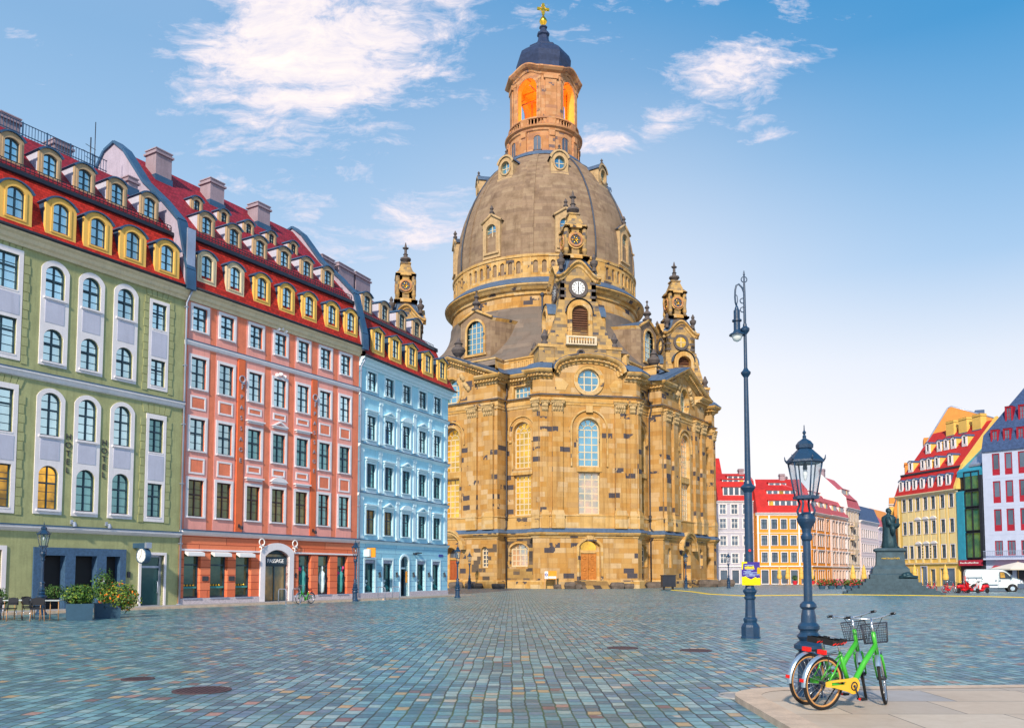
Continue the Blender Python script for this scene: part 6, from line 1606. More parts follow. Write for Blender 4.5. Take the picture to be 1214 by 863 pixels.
# the yellow house and its neighbours on the right
FY = Fr((60.9, 133), (.21276, -.97710)); LY = 12.95
YC = [1.7, 3.15, 4.8, 6.5, 8.15, 10.1, 11.9]
def yellow_house():
    T = thing('yellow_house', FY.P(6.3, 0, 0), 'yellow house with three rows of white dormers in its red roof', 'building')
    win_proto('y1', .82, 1.9, 0, .12, .05, ('white_trim', 'sash_dark'), rows=3, trans=.62, bar=.05)
    win_proto('y2', .82, 1.9, 0, .12, .05, ('white_trim', 'sash_dark'), rows=3, trans=.62, bar=.05, hood='arc')
    W = []
    for i, u in enumerate(YC):
        p = 'y2' if i in (2, 3, 4) else 'y1'
        W += [(u, 4.15, p), (u, 7.85, p), (u, 11.45, 'y1')]
    m = MB(); m.sheet(FY, rect(0, LY, 3.3, 14), [hole(k, u, z) for u, z, k in W], 0, -.25, 0)
    SH = [(.6, 2.2, 2.6), (3.3, 4.3, 2.5), (5.2, 6.4, 2.9), (7.2, 8.2, 2.5), (9.3, 12.2, 2.6)]
    m.sheet(FY, rect(0, LY, 0, 3.3), [rect(a, b, .1, c) for a, b, c in SH], .04, -.25, 0); m.box(FY, 0, LY, -11, -.27, 0, 14, 0); m.build('wall', ['ochre_house'], T)
    f = MB()
    for u in YC:
        for z0, z1 in ((6.2, 7.7), (9.9, 11.3), (13.45, 13.8)): f.box(FY, u - .5, u + .5, -.01, .03, z0, z1, 0)
    for u in (.3, 2.45, 3.98, 5.65, 7.35, 9.1, 11.0, 12.7): f.box(FY, u - .2, u + .2, -.01, .05, 3.5, 13.6, 0)
    f.build('facade_field', ['pale_yellow_panel'], T)
    c = MB(); c.box(FY, 0, LY, 0, .25, 3.25, 3.45, 0); c.build('string_course', ['cream_trim'], T); c = MB(); c.prof(FY, [(-.2, 13.5), (.1, 13.5), (.45, 13.85), (.45, 14), (-.2, 14)], -.1, LY + .1, 0); c.build('cornice', ['cream_trim'], T)
    for k, (a, b, h) in enumerate(SH):
        s = MB(); s.sheet(FY, rect(a - .12, b + .12, 0, h + .12), [rect(a, b, .1, h)], .1, 0, 0); so = s.build('shop_window', ['lavender_plaster' if k == 2 else 'cream_trim'], T); MB().box(FY, a, b, -.2, -.15, .1, h).build('pane', ['pane_far'], so)
    b = MB(); b.prof(FY, [(.1, 2.75), (.9, 2.4), (.9, 2.3), (.1, 2.6)], .5, 2.3, 0); b.build('awning', ['shop_red'], T)
    for u, z, k in W: add_win(T, FY, u, z, k, 'pane_far')
    for u in (5.65, 7.35):
        for q in range(5): MB().box(FY, u - .1, u + .1, .05, .08, 5.9 - q * .42, 6.15 - q * .42).build('lettering', ['letters_dark'], T)
    r = MB(); r.prof(FY, [(.4, 14), (.3, 14.2), (-.9, 17.2), (-1.3, 17.3), (-7.0, 24.3), (-11, 19), (-11, 14)], 0, LY, 0); rf = r.build('roof', ['roof_red_far'], T)
    c = MB(); c.box(FY, 0, LY, -1.3, -.75, 17.12, 17.4); c.build('gutter', ['dark_metal'], rf)
    for u in (4.1, 6.8, 9.6): chimney(rf, FY, u, u + 1.7, -7.0, -6.0, 22.6, 25.4, 'ochre_house')
    d1 = dormer_proto(.95, 2.0, .35, .5, 1.3, .4, .15, 1.3, ['white_trim', 'roof_blue_far', 'roof_blue_far'], pm='pane_far')
    d2 = dormer_proto(1.0, 1.8, .35, .5, 1.1, .4, .15, 2.6, ['white_trim', 'ochre_house', 'roof_blue_far'], pm='pane_far')
    for u in (1.2, 2.75, 4.3, 6.0, 7.8, 9.8, 11.5): add_dormer(T, FY, u, .12, 14.45, d1)
    for u in (1.3, 4.1, 5.5, 7.2, 10.0): add_dormer(T, FY, u, -1.6, 17.75, d2)
    for u in (2.5, 5.0, 6.5, 8.0, 10.3): add_dormer(T, FY, u, -3.9, 20.6, d2)
    e = MB(); e.prof(FY, [(.45, 13.9), (.4, 14.3), (-.9, 17.5), (-7.0, 24.7), (-11, 19), (-11, 13.9)], LY - .05, LY + .5); e.build('gable', ['ochre_house'], T)
yellow_house()
def glass_house():
    P0, P1 = V((63.75, 120.2, 0)), V((65.1, 116.1, 0)); f = Fr(P0, P1 - P0); L = (P1 - P0).length
    T = thing('glass_house', f.P(L / 2, 0, 0), 'slim teal glass house squeezed between the yellow and the white house', 'building')
    m = MB(); m.box(f, 0, L, -9, -.2, 0, 15.5, 0); m.box(f, 0, 1.2, -.2, .25, 3.0, 13.5, 1); m.box(f, L - .5, L, -.2, .25, 0, 15.5, 0); m.build('wall', ['dark_metal', 'teal_cladding'], T)
    for k, (z0, z1) in enumerate(((4.0, 7.6), (7.8, 11.0), (11.2, 13.4), (13.6, 16.2))):
        w_ = MB(); w_.sheet(f, rect(1.2, L - .5, z0, z1), [rect(1.32, 2.4, z0 + .12, z1 - .12), rect(2.52, L - .62, z0 + .12, z1 - .12)], .1, -.15, 0); o = w_.build('window', ['dark_metal'], T); MB().box(f, 1.25, L - .55, -.15, -.1, z0, z1).build('pane', ['pane_green'], o)
    b = MB(); b.box(f, .2, L - .2, .1, .45, 2.95, 3.75, 0); b.build('shop_sign', ['shop_red'], T); tq = MB(); [tq.box(f, .5 + .26 * k, .68 + .26 * k, .45, .47, 3.26, 3.40 + .08 * (k % 3 == 0), 0) for k in range(12)]; tq.build('lettering', ['letters_white'], T)
    s = MB(); s.box(f, .3, L - .6, -.2, -.05, .1, 2.8); s.build('shop_window', ['dark_shop'], T)
    r = MB(); r.prof(f, [(0, 16.3), (-7.5, 23.0), (-9, 15.5), (0, 15.5)], 0, L, 0); ro = r.build('roof', ['teal_cladding'], T)
    r = MB(); r.prof(f, [(-.5, 17.2), (-6, 22.1), (-6.1, 22.0), (-.5, 16.9)], 1.7, L - .6, 0); r.build('skylight', ['zinc'], ro)
glass_house()
FW = Fr((65.1, 116), (3.2, -3.5))
def white_house():
    L = 24
    T = thing('white_house', FW.P(3, 0, 0), 'white house with tall red framed windows and dark slate roof on the right edge', 'building')
    win_proto('w1', .95, 3.0, 0, 0, 0, ('red_frame', 'red_frame'), cols=1, rows=1, trans=.27, bar=.05, st=.15, sill=False)
    win_proto('w2', 1.0, 2.0, 0, 0, 0, ('red_frame', 'red_frame'), cols=2, rows=1, trans=0, bar=.05, st=.12, sill=False)
    cols = [1.7, 3.25, 4.9] + [6.6 + 1.65 * i for i in range(10)]
    W = [(u, 4.3, 'w2') for u in cols] + [(u, z, 'w1') for u in cols for z in (7.6, 11.45, 15.25)]
    m = MB(); m.sheet(FW, rect(0, L, 3.0, 18.6), [hole(k, u, z) for u, z, k in W], 0, -.25, 0); m.box(FW, 0, L, -12, -.27, 0, 18.6, 0)
    m.sheet(FW, rect(0, L, 0, 3.0), [rect(1.3 + 2.4 * i, 3.2 + 2.4 * i, .1, 2.7) for i in range(9)], 0, -.3, 0); m.build('wall', ['white_cladding'], T)
    c = MB(); c.box(FW, 0, L, 0, 1.0, 3.7, 3.92, 0)
    for z in (7.1, 11.0, 14.8): c.box(FW, .3, L, -.02, .02, z, z + .06, 0)
    c.build('ledge', ['white_cladding'], T)
    b = MB(); b.box(FW, 0, L, .9, .98, 4.85, 4.93); 
    for i in range(110): u = .1 + i * .215; b.box(FW, u - .02, u + .02, .92, .96, 3.92, 4.85)
    b.build('balcony_railing', ['zinc'], T)
    for i in range(9):
        MB().box(FW, 1.3 + 2.4 * i, 3.2 + 2.4 * i, -.3, -.25, .1, 2.7).build('shop_window', ['dark_shop'], T)
    b = MB(); b.prof(FW, [(.05, 2.95), (1.4, 2.5), (1.4, 2.35), (.05, 2.8)], 1.0, 6.5); b.build('awning', ['shop_red'], T)
    for u, z, k in W: add_win(T, FW, u, z, k, 'pane_far')
    p_ = MB()
    for u in cols:
        for z in (7.6, 11.45, 15.25): p_.box(FW, u - .40, u + .40, -.16, -.11, z + .14, z + .78, 0)
    p_.build('window_panels', ['red_frame'], T)
    r = MB(); P = FW.P
    r.poly([P(0, .3, 18.6), P(L, .3, 18.6), P(L, -.8, 21), P(0, -.8, 21)]); r.poly([P(0, -.8, 21), P(L, -.8, 21), P(L, -7, 30), P(5.2, -7, 30)])
    r.poly([P(0, -.8, 21), P(5.2, -7, 30), P(0, -13, 21)]); r.poly([P(0, -13.5, 18.6), P(0, .3, 18.6), P(0, -.8, 21), P(0, -13, 21)]); r.poly([P(5.2, -7, 30), P(L, -7, 30), P(L, -13, 21), P(0, -13, 21)]); r.poly([P(0, .3, 18.6), P(0, -13.5, 18.6), P(L, -13.5, 18.6), P(L, .3, 18.6)])
    ro = r.build('roof', ['slate_tiles'], T)
    d = MB()
    d1 = dormer_proto(.98, 2.3, 0, .62, 1.9, .2, 0, 1.6, ['red_frame', 'red_frame', 'red_frame'], roofm=.03, sash='red_frame', pm='pane_far')
    for i, u in enumerate(cols): add_dormer(T, FW, u - .15, -.35, 19.3, d1)
    for i, u in enumerate(cols[1:]): add_dormer(T, FW, u - .35, -2.1, 22.6, d1)
white_house()
def gable_house():
    f = Fr((66.35, 146), (.91, -.41))
    T = thing('big_gable_house', f.P(9, 0, 0), 'big plain orange gable wall rising behind the yellow house', 'building')
    m = MB(); m.sheet(f, [(0, 0), (17, 0), (17, 24), (15.5, 27.7), (9.3, 30.2), (8.8, 29.9), (.9, 16.6), (0, 13.5)], [], 0, -14, 0, back=True); m.build('wall', ['orange_gable'], T)
    e = MB(); e.tube([f.P(0, -.1, 13.5), f.P(.9, -.1, 16.7), f.P(8.8, -.1, 30.0), f.P(9.3, -.1, 30.3), f.P(15.6, -.1, 27.8)], .14, 6); e.build('coping', ['zinc'], T)
    c = MB(); c.box(f, 13.0, 14.4, -3, -1.5, 28, 29.6); c.build('chimney', ['roof_blue_far'], T)
    d = MB(); d.box(f, 1.9, 3.3, -6, -1.5, 15, 20.9); d.box(f, 1.8, 3.4, -6.2, -1.3, 20.9, 21.2); d.box(f, 5.0, 6.1, -6, -1.5, 20, 25.4); d.build('stair_tower', ['orange_gable'], T)
gable_house()
f = Fr((68.7, 153), (1, -.43)); far_house('ornate_house', 'ornate yellow house edge showing left of the orange gable', f, 2.6, 14.5, 'ochre_house', [1.2], [3.7, 7, 10.2], 'f2', [(.3, 14.5), (-1.5, 15.8), (-5, 16.0), (-9, 14.5)], 'orange_gable')
f = Fr((72, 215), (1, -.1)); far_house('distant_house', 'distant house with orange roof showing behind the statue', f, 17, 15, 'peach_house', [2, 5, 8, 11, 14], [3.7, 7, 10.2], 'f2', [(.3, 15), (-4, 19.5), (-8, 15)], 'orange_gable')
f = Fr((39, 175), (1, .2)); far_house('white_gable_house', 'white gabled house peeping out between the church and the grey townhouse', f, 6, 17.5, 'rose_white_house', [1.5, 4], [4, 7, 10], 'f2', [(.3, 17.5), (-3, 26.5), (-8, 17.5)], 'roof_red_far')

# ================================================================== STREET LAMPS
mk('lamp_glass', (.75, .80, .82), rough=.1)
def lampglass():
    m, t, p = base_mat('lantern_glass')
    tr = t.a('ShaderNodeBsdfTransparent', {0: (.93, .97, 1.0, 1)}); gl = t.a('ShaderNodeBsdfGlossy', {0: (.9, .92, .9, 1), 1: .08})
    lw = t.a('ShaderNodeLayerWeight', {0: .35}); mx = t.a('ShaderNodeMixShader', {0: t.m('ADD', t.m('MULTIPLY', lw.outputs[1], .5), .10), 1: tr.outputs[0], 2: gl.outputs[0]})
    t.l.new(mx.outputs[0], t.n['Material Output'].inputs[0])
lampglass()
def lantern_parts():
    """old gas-style lantern on a fluted post, 3.7 m"""
    a = MB()
    a.lathe((0, 0, 0), [(.24, 0), (.24, .06), (.20, .1), (.17, .16), (.16, .5), (.18, .55), (.205, .6), (.18, .66), (.14, .70), (.21, .75), (.21, .80), (.13, .86), (.17, .92), (.12, .98), (.125, 1.0), (.15, 1.03), (.15, 1.07), (.105, 1.12), (.10, 1.22), (.085, 1.30), (.12, 1.34), (.11, 1.38), (.072, 1.42)], 16, 0, True)
    a.lathe((0, 0, 0), [(.062, 1.4), (.053, 2.3)], 12, 0, True); a.lathe((0, 0, 0), [(.053, 2.28), (.078, 2.31), (.085, 2.35), (.06, 2.40), (.07, 2.46), (.125, 2.56), (.135, 2.60), (.11, 2.66), (.05, 2.70)], 14, 0, True)
    post = a.mesh('post', ['lamp_paint'])
    b = MB()
    for i in range(4):
        t = PI / 4 + i * PI / 2; c, s = math.cos(t), math.sin(t)
        b.tube([(.10 * c, .10 * s, 2.62), (.13 * c, .13 * s, 2.72), (.09 * c, .09 * s, 2.82), (.12 * c, .12 * s, 2.90)], .016, 6)
    n = 6; hb, ht, zb, zt = .145, .238, 2.90, 3.42
    def hx(r, z, k): t = PI / 6 + k * PI / 3; return V((r * math.cos(t), r * math.sin(t), z))
    b.lathe((0, 0, 0), [(.10, 2.88), (.18, 2.89), (.18, 2.93), (.14, 2.94)], 6, 0, False, rot=PI / 6)
    for k in range(6): b.tube([hx(hb, zb, k), hx(ht, zt, k)], .012, 5)
    b.tube([hx(ht, zt, k) for k in range(6)], .016, 5, closed=True)
    # roof, chimney cap, corner horns, tip
    b.lathe((0, 0, 0), [(.268, 3.42), (.264, 3.45), (.19, 3.53), (.12, 3.60), (.10, 3.62), (.12, 3.63), (.125, 3.68), (.09, 3.73), (.03, 3.77), (.02, 3.79)], 6, 0, False, rot=PI / 6)
    for k in range(6): b.tube([hx(.258, 3.44, k), hx(.278, 3.47, k), hx(.285, 3.52, k)], [.014, .012, .004], 5)
    b.lathe((0, 0, 0), [(.02, 3.77), (.03, 3.80), (.014, 3.83), (.03, 3.86), (.01, 3.89), (.006, 3.97)], 8, 0)
    b.lathe((0, 0, 0), [(.015, 3.42), (.03, 3.38), (.035, 3.33), (.02, 3.30)], 8, 0)
    lan = b.mesh('lantern_head', ['lamp_paint'])
    g = MB()
    for k in range(6): g.poly([hx(hb * .97, zb + .03, k), hx(hb * .97, zb + .03, k + 1), hx(ht * .97, zt, k + 1), hx(ht * .97, zt, k)])
    gm = g.mesh('lantern_glass', ['lantern_glass'])
    h = MB(); h.lathe((0, 0, 0), [(.012, 3.36), (.03, 3.30), (.034, 3.24), (.02, 3.18), (.004, 3.15)], 10); bm = h.mesh('bulb', ['dial_white'])
    return post, lan, gm, bm
LP = lantern_parts()
def street_lantern(x, y, label, s=1.0, rz=0):
    T = thing('street_lantern', (x, y, 0), label, 'street lamp', 'old style street lanterns', rz); T.scale = (s, s, s)
    for nm, me in zip(('post', 'lantern_head'), LP[:2]):
        o = sub(nm, me, T)
    sub('glass_panes', LP[2], o); sub('bulb', LP[3], o)
    return T
street_lantern(4.02, 11.5, 'big dark blue hexagonal lantern standing above the green bicycles', .945, .05)
street_lantern(-20.0, 36.0, 'blue lantern post before the grey stone portal of the green hotel')
street_lantern(-10.05, 54.2, 'dark lantern post at the right end of the pink house')
street_lantern(-4.04, 62.8, 'dark lantern post just right of the blue house corner')
street_lantern(-5.2, 103.5, 'thin lantern post in front of the old church masonry', 1.15)
street_lantern(21.8, 106, 'lantern post by the rust coloured side door of the church', 1.15)
street_lantern(27.3, 106.6, 'lantern post between the church corner and the grey townhouse', 1.15)

def tall_lamp():
    x, y = 6.43, 22.88
    T = thing('tall_street_lamp', (x, y, 0), 'tall blue lamp post with hanging lamp and purple poster', 'street lamp')
    a = MB(); a.lathe((0, 0, 0), [(.27, 0), (.27, .03), (.25, .05), (.25, .30), (.22, .36), (.17, .42), (.19, .48), (.19, .52), (.145, .56), (.14, .60), (.125, 1.02), (.155, 1.06), (.16, 1.1), (.13, 1.13), (.15, 1.18), (.19, 1.24), (.19, 1.28), (.14, 1.33), (.11, 1.4)], 8, 0, False)
    a.lathe((0, 0, 0), [(.115, 1.38), (.11, 3.95)], 12, 0); a.lathe((0, 0, 0), [(.11, 3.93), (.20, 4.05), (.20, 4.09), (.12, 4.16), (.10, 4.24)], 12, 0)
    a.lathe((0, 0, 0), [(.085, 4.2), (.06, 7.15)], 12, 0); a.lathe((0, 0, 0), [(.06, 7.10), (.13, 7.2), (.14, 7.24), (.08, 7.30), (.05, 7.36)], 10, 0)
    a.lathe((0, 0, 0), [(.05, 7.3), (.045, 8.35)], 10, 0); a.lathe((0, 0, 0), [(.045, 8.30), (.12, 8.40), (.13, 8.46), (.06, 8.52), (.05, 8.6)], 10, 0)
    a.lathe((0, 0, 0), [(.04, 8.5), (.035, 9.5), (.02, 9.95), (.03, 9.98), (.01, 10.1)], 8, 0)
    a.build('post', ['lamp_paint'], T, V((0, 0, 0)))
    b = MB(); u = -.17
    arc_ = [(0, 0, 9.2), (0, 0, 9.45), (-.06, 0, 9.62), (-.15, 0, 9.72), (-.22, 0, 9.68), (-.25, 0, 9.55), (-.26, 0, 9.35), (-.25, 0, 9.2), (-.22, 0, 9.1)]
    b.tube(arc_, .025, 8); b.tube([(-.26, 0, 9.45), (-.20, 0, 9.38), (-.19, 0, 9.25), (-.22, 0, 9.12)], .012, 6)
    for z in (9.0, 9.25): b.ring((-.05, 0, z), (0, 1, 0), .07, .015, 14, 5)
    b.ring((.0, 0, 9.85), (0, 1, 0), .08, .015, 12, 5)
    ar = b.build('arm', ['lamp_paint'], T, V((0, 0, 0)))
    c = MB(); c.lathe((-.22, 0, 0), [(.02, 9.12), (.05, 9.05), (.06, 9.0), (.085, 8.97), (.085, 8.72), (.13, 8.71), (.13, 8.67), (.09, 8.66), (.09, 8.42), (.12, 8.36), (.21, 8.31), (.22, 8.28), (.12, 8.28)], 16, 0); c.build('lamp_head', ['lamp_paint'], ar, V((0, 0, 0)))
    g = MB(); g.lathe((-.22, 0, 0), [(.15, 8.28), (.14, 8.22), (.10, 8.14), (.02, 8.10)], 14, 0, share=True); g.build('lamp_glass', ['lamp_glass'], ar, V((0, 0, 0)))
    # poster board tied to the post
    PF = Fr((0, -.135, 0), (1, .02))
    p = MB(); p.box(PF, -.25, .24, 0, .012, 1.46, 2.04, 0); po = p.build('poster', ['poster_purple'], T, V((0, 0, 0)))
    q = MB()
    q.sheet(PF, [(-.25, 1.42), (.245, 1.42), (.245, 1.60), (.20, 1.62), (.16, 1.60), (.12, 1.64), (.06, 1.61), (.0, 1.57), (-.06, 1.60), (-.10, 1.62), (-.16, 1.66), (-.20, 1.64), (-.25, 1.65)], [], .018, .0, 0)
    q.sheet(PF, [(-.25, 1.84), (-.225, 1.84), (-.21, 2.0), (-.10, 2.01), (-.11, 2.045), (-.25, 2.045)], [], .018, 0, 0)
    q.sheet(PF, arch(.16, .24, 1.72, 1.90, .04), [], .018, 0, 1); q.box(PF, -.17, .10, .012, .018, 1.85, 1.868, 0)
    q.build('poster_band', ['poster_yellow', 'poster_ochre'], po, V((0, 0, 0)))
    # print on the poster: a bold yellow line over rows of small pale print
    t_ = MB(); rnd = random.Random(4); u = -.17
    while u < .08: w_ = rnd.uniform(.014, .03); t_.box(PF, u, u + w_, .012, .018, 1.875, 1.915 + rnd.uniform(0, .018), 0); u += w_ + .007
    for z, u0, u1 in ((1.955, -.17, .06), (1.83, -.12, .05), (1.785, -.2, .0), (1.755, -.16, .2), (1.725, -.21, .04), (1.70, -.05, .2), (1.67, -.15, .10)):
        u = u0
        while u < u1: w_ = rnd.uniform(.008, .03); t_.box(PF, u, u + w_, .012, .016, z - .008, z + .008, 1); u += w_ + .007
    for z in (1.50, 1.465): 
        for k in range(7): t_.box(PF, -.04 + k * .035, -.012 + k * .035, .018, .021, z - .006, z + .006, 2)
    t_.ring(PF.P(-.19, .02, 1.525), PF.n, .025, .006, 14, 4, 2)
    t_.build('print', ['poster_yellow', 'poster_text', 'poster_ochre'], po, V((0, 0, 0)))
    st = MB(); st.disc((-.02, -.12, 2.35), (0, 1, 0), .035, .02, 14, 0); st.build('sticker', ['sticker_red'], T, V((0, 0, 0)))
mk('poster_purple', (.05, .03, .26), rough=.4, mott=.05); mk('poster_yellow', (.90, .72, .0), rough=.4, mott=.03); mk('poster_ochre', (.55, .36, .0), rough=.4, mott=.03); mk('poster_text', (.45, .62, .85), rough=.5, mott=.03); mk('sticker_red', (.7, .03, .03))
tall_lamp()

# ================================================================== STATUE
mk('bronze', (.018, .055, .075), rough=.5, metal=.35, mott=.4, sc=5, streak=.4); mk('statue_stone', (.045, .085, .115), rough=.7, mott=.3, sc=2, streak=.4)
def statue():
    x, y = 33.2, 74.2
    T = thing('monument', (x, y, 0), 'dark bronze statue of a robed man with a book on a stepped stone pedestal', 'statue')
    RZ = -.36; c, s = math.cos(RZ), math.sin(RZ)
    f = Fr((x, y, 0), (c, s))
    st = MB()
    for hw, z0, z1 in ((3.9, 0, .16), (3.55, .16, .34), (3.2, .34, .52), (2.6, .52, .78), (2.3, .78, 1.05), (2.05, 1.05, 1.35)): st.box(f, -hw, hw, -hw, hw, z0, z1)
    st.build('steps', ['statue_stone'], T)
    p = MB()
    R2 = math.sqrt(2)
    p.lathe((x, y, 0), [(r * R2, z) for r, z in [(1.7, 1.35), (1.7, 1.7), (1.5, 1.8), (1.45, 2.2), (1.35, 2.3), (1.28, 2.38), (1.15, 2.5), (1.08, 3.6), (1.12, 3.7), (1.25, 3.78), (1.25, 3.95), (1.0, 4.02)]], 4, 0, False, rot=RZ + PI / 4)
    p.build('pedestal', ['statue_stone'], T)
    inst('lettering', text_mesh('MARTIN LUTHER', .19, 'gold', .02), T, f.P(0, 1.16, 3.1), f.ang)
    d = MB(); d.ball(f.P(1.3, 1.5, 1.65), .32, 10, 8, 0, (1.3, 1, .9)); d.ball(f.P(1.0, 1.8, 1.6), .26, 10, 8, 0); d.tube([f.P(.6, 1.8, 1.45), f.P(1.4, 1.9, 1.55), f.P(2.0, 1.7, 1.45)], .16, 8); d.build('relief_wreath', ['bronze'], T)
    # the robed figure: one lofted body of elliptical sections, facing to the right of the picture
    FA = -.55
    b = MB()
    secs = [(4.02, .62, .50), (4.15, .66, .54), (4.6, .58, .48), (5.2, .52, .44), (5.8, .50, .42), (6.2, .54, .42), (6.5, .60, .42), (6.75, .58, .38), (6.9, .38, .30), (7.0, .19, .19), (7.1, .16, .17)]
    N = 28; rows = []
    for i, (z, a, d_) in enumerate(secs):
        row = []
        for k in range(N):
            t = 2 * PI * k / N
            fold = 1 + (.085 * math.sin(9 * t + z * .7) + .05 * math.sin(5 * t)) * max(0, min(1, (6.6 - z) / 1.8))
            lx, ly = a * math.cos(t) * fold, d_ * math.sin(t) * fold
            row.append(V((x + lx * math.cos(FA) - ly * math.sin(FA), y + lx * math.sin(FA) + ly * math.cos(FA), z)))
        rows.append(row)
    base = len(b.v)
    for r_ in rows: b.v += r_
    for i in range(len(secs) - 1):
        for k in range(N): k2 = (k + 1) % N; b.idx([base + i * N + k, base + i * N + k2, base + (i + 1) * N + k2, base + (i + 1) * N + k], 0, None, True)
    def L(u, w, z): return V((x + u * math.cos(FA) + w * math.sin(FA), y + u * math.sin(FA) - w * math.cos(FA), z))
    b.ball(L(.04, .02, 7.28), .21, 14, 10, 0, (.92, 1.0, 1.25)); b.ball(L(-.02, -.03, 7.33), .225, 14, 10, 0, (.95, .98, 1.1))
    b.ball(L(.24, .0, 7.26), .05, 8, 6, 0, (1, .7, 1.2)); b.ball(L(.2, 0, 7.12), .075, 8, 6, 0)
    # arms, sleeves, book
    b.tube([L(.02, .5, 6.72), L(.12, .62, 6.2), L(.5, .45, 5.95), L(.78, .2, 6.05)], [.2, .23, .24, .12], 10); b.tube([L(.02, -.5, 6.72), L(.1, -.62, 6.2), L(.5, -.4, 5.9), L(.76, -.1, 5.98)], [.2, .23, .24, .12], 10)
    b.tube([L(.35, .55, 6.05), L(.42, .58, 5.5), L(.36, .54, 5.1)], [.2, .22, .05], 8); b.ball(L(.82, .14, 6.08), .1, 8, 6); b.ball(L(.8, -.06, 6.02), .1, 8, 6)
    for k in range(4): b.tube([L(.85, .10 + .03 * k, 6.1), L(.95, .08 + .03 * k, 6.12)], .02, 5)
    b.build('figure', ['bronze'], T)
    bk = MB(); bf = Fr(L(.72, 0, 0), (math.cos(FA + PI / 2), math.sin(FA + PI / 2))); bk.box(bf, -.22, .22, -.08, .1, 6.08, 6.62); bk.build('book', ['bronze'], T)
    sh = MB(); 
    for sg in (-1, 1): sh.ball(L(.6, sg * .2, 4.1), .13, 8, 6, 0, (1.8, .9, .7))
    sh.build('shoes', ['bronze'], T)
statue()

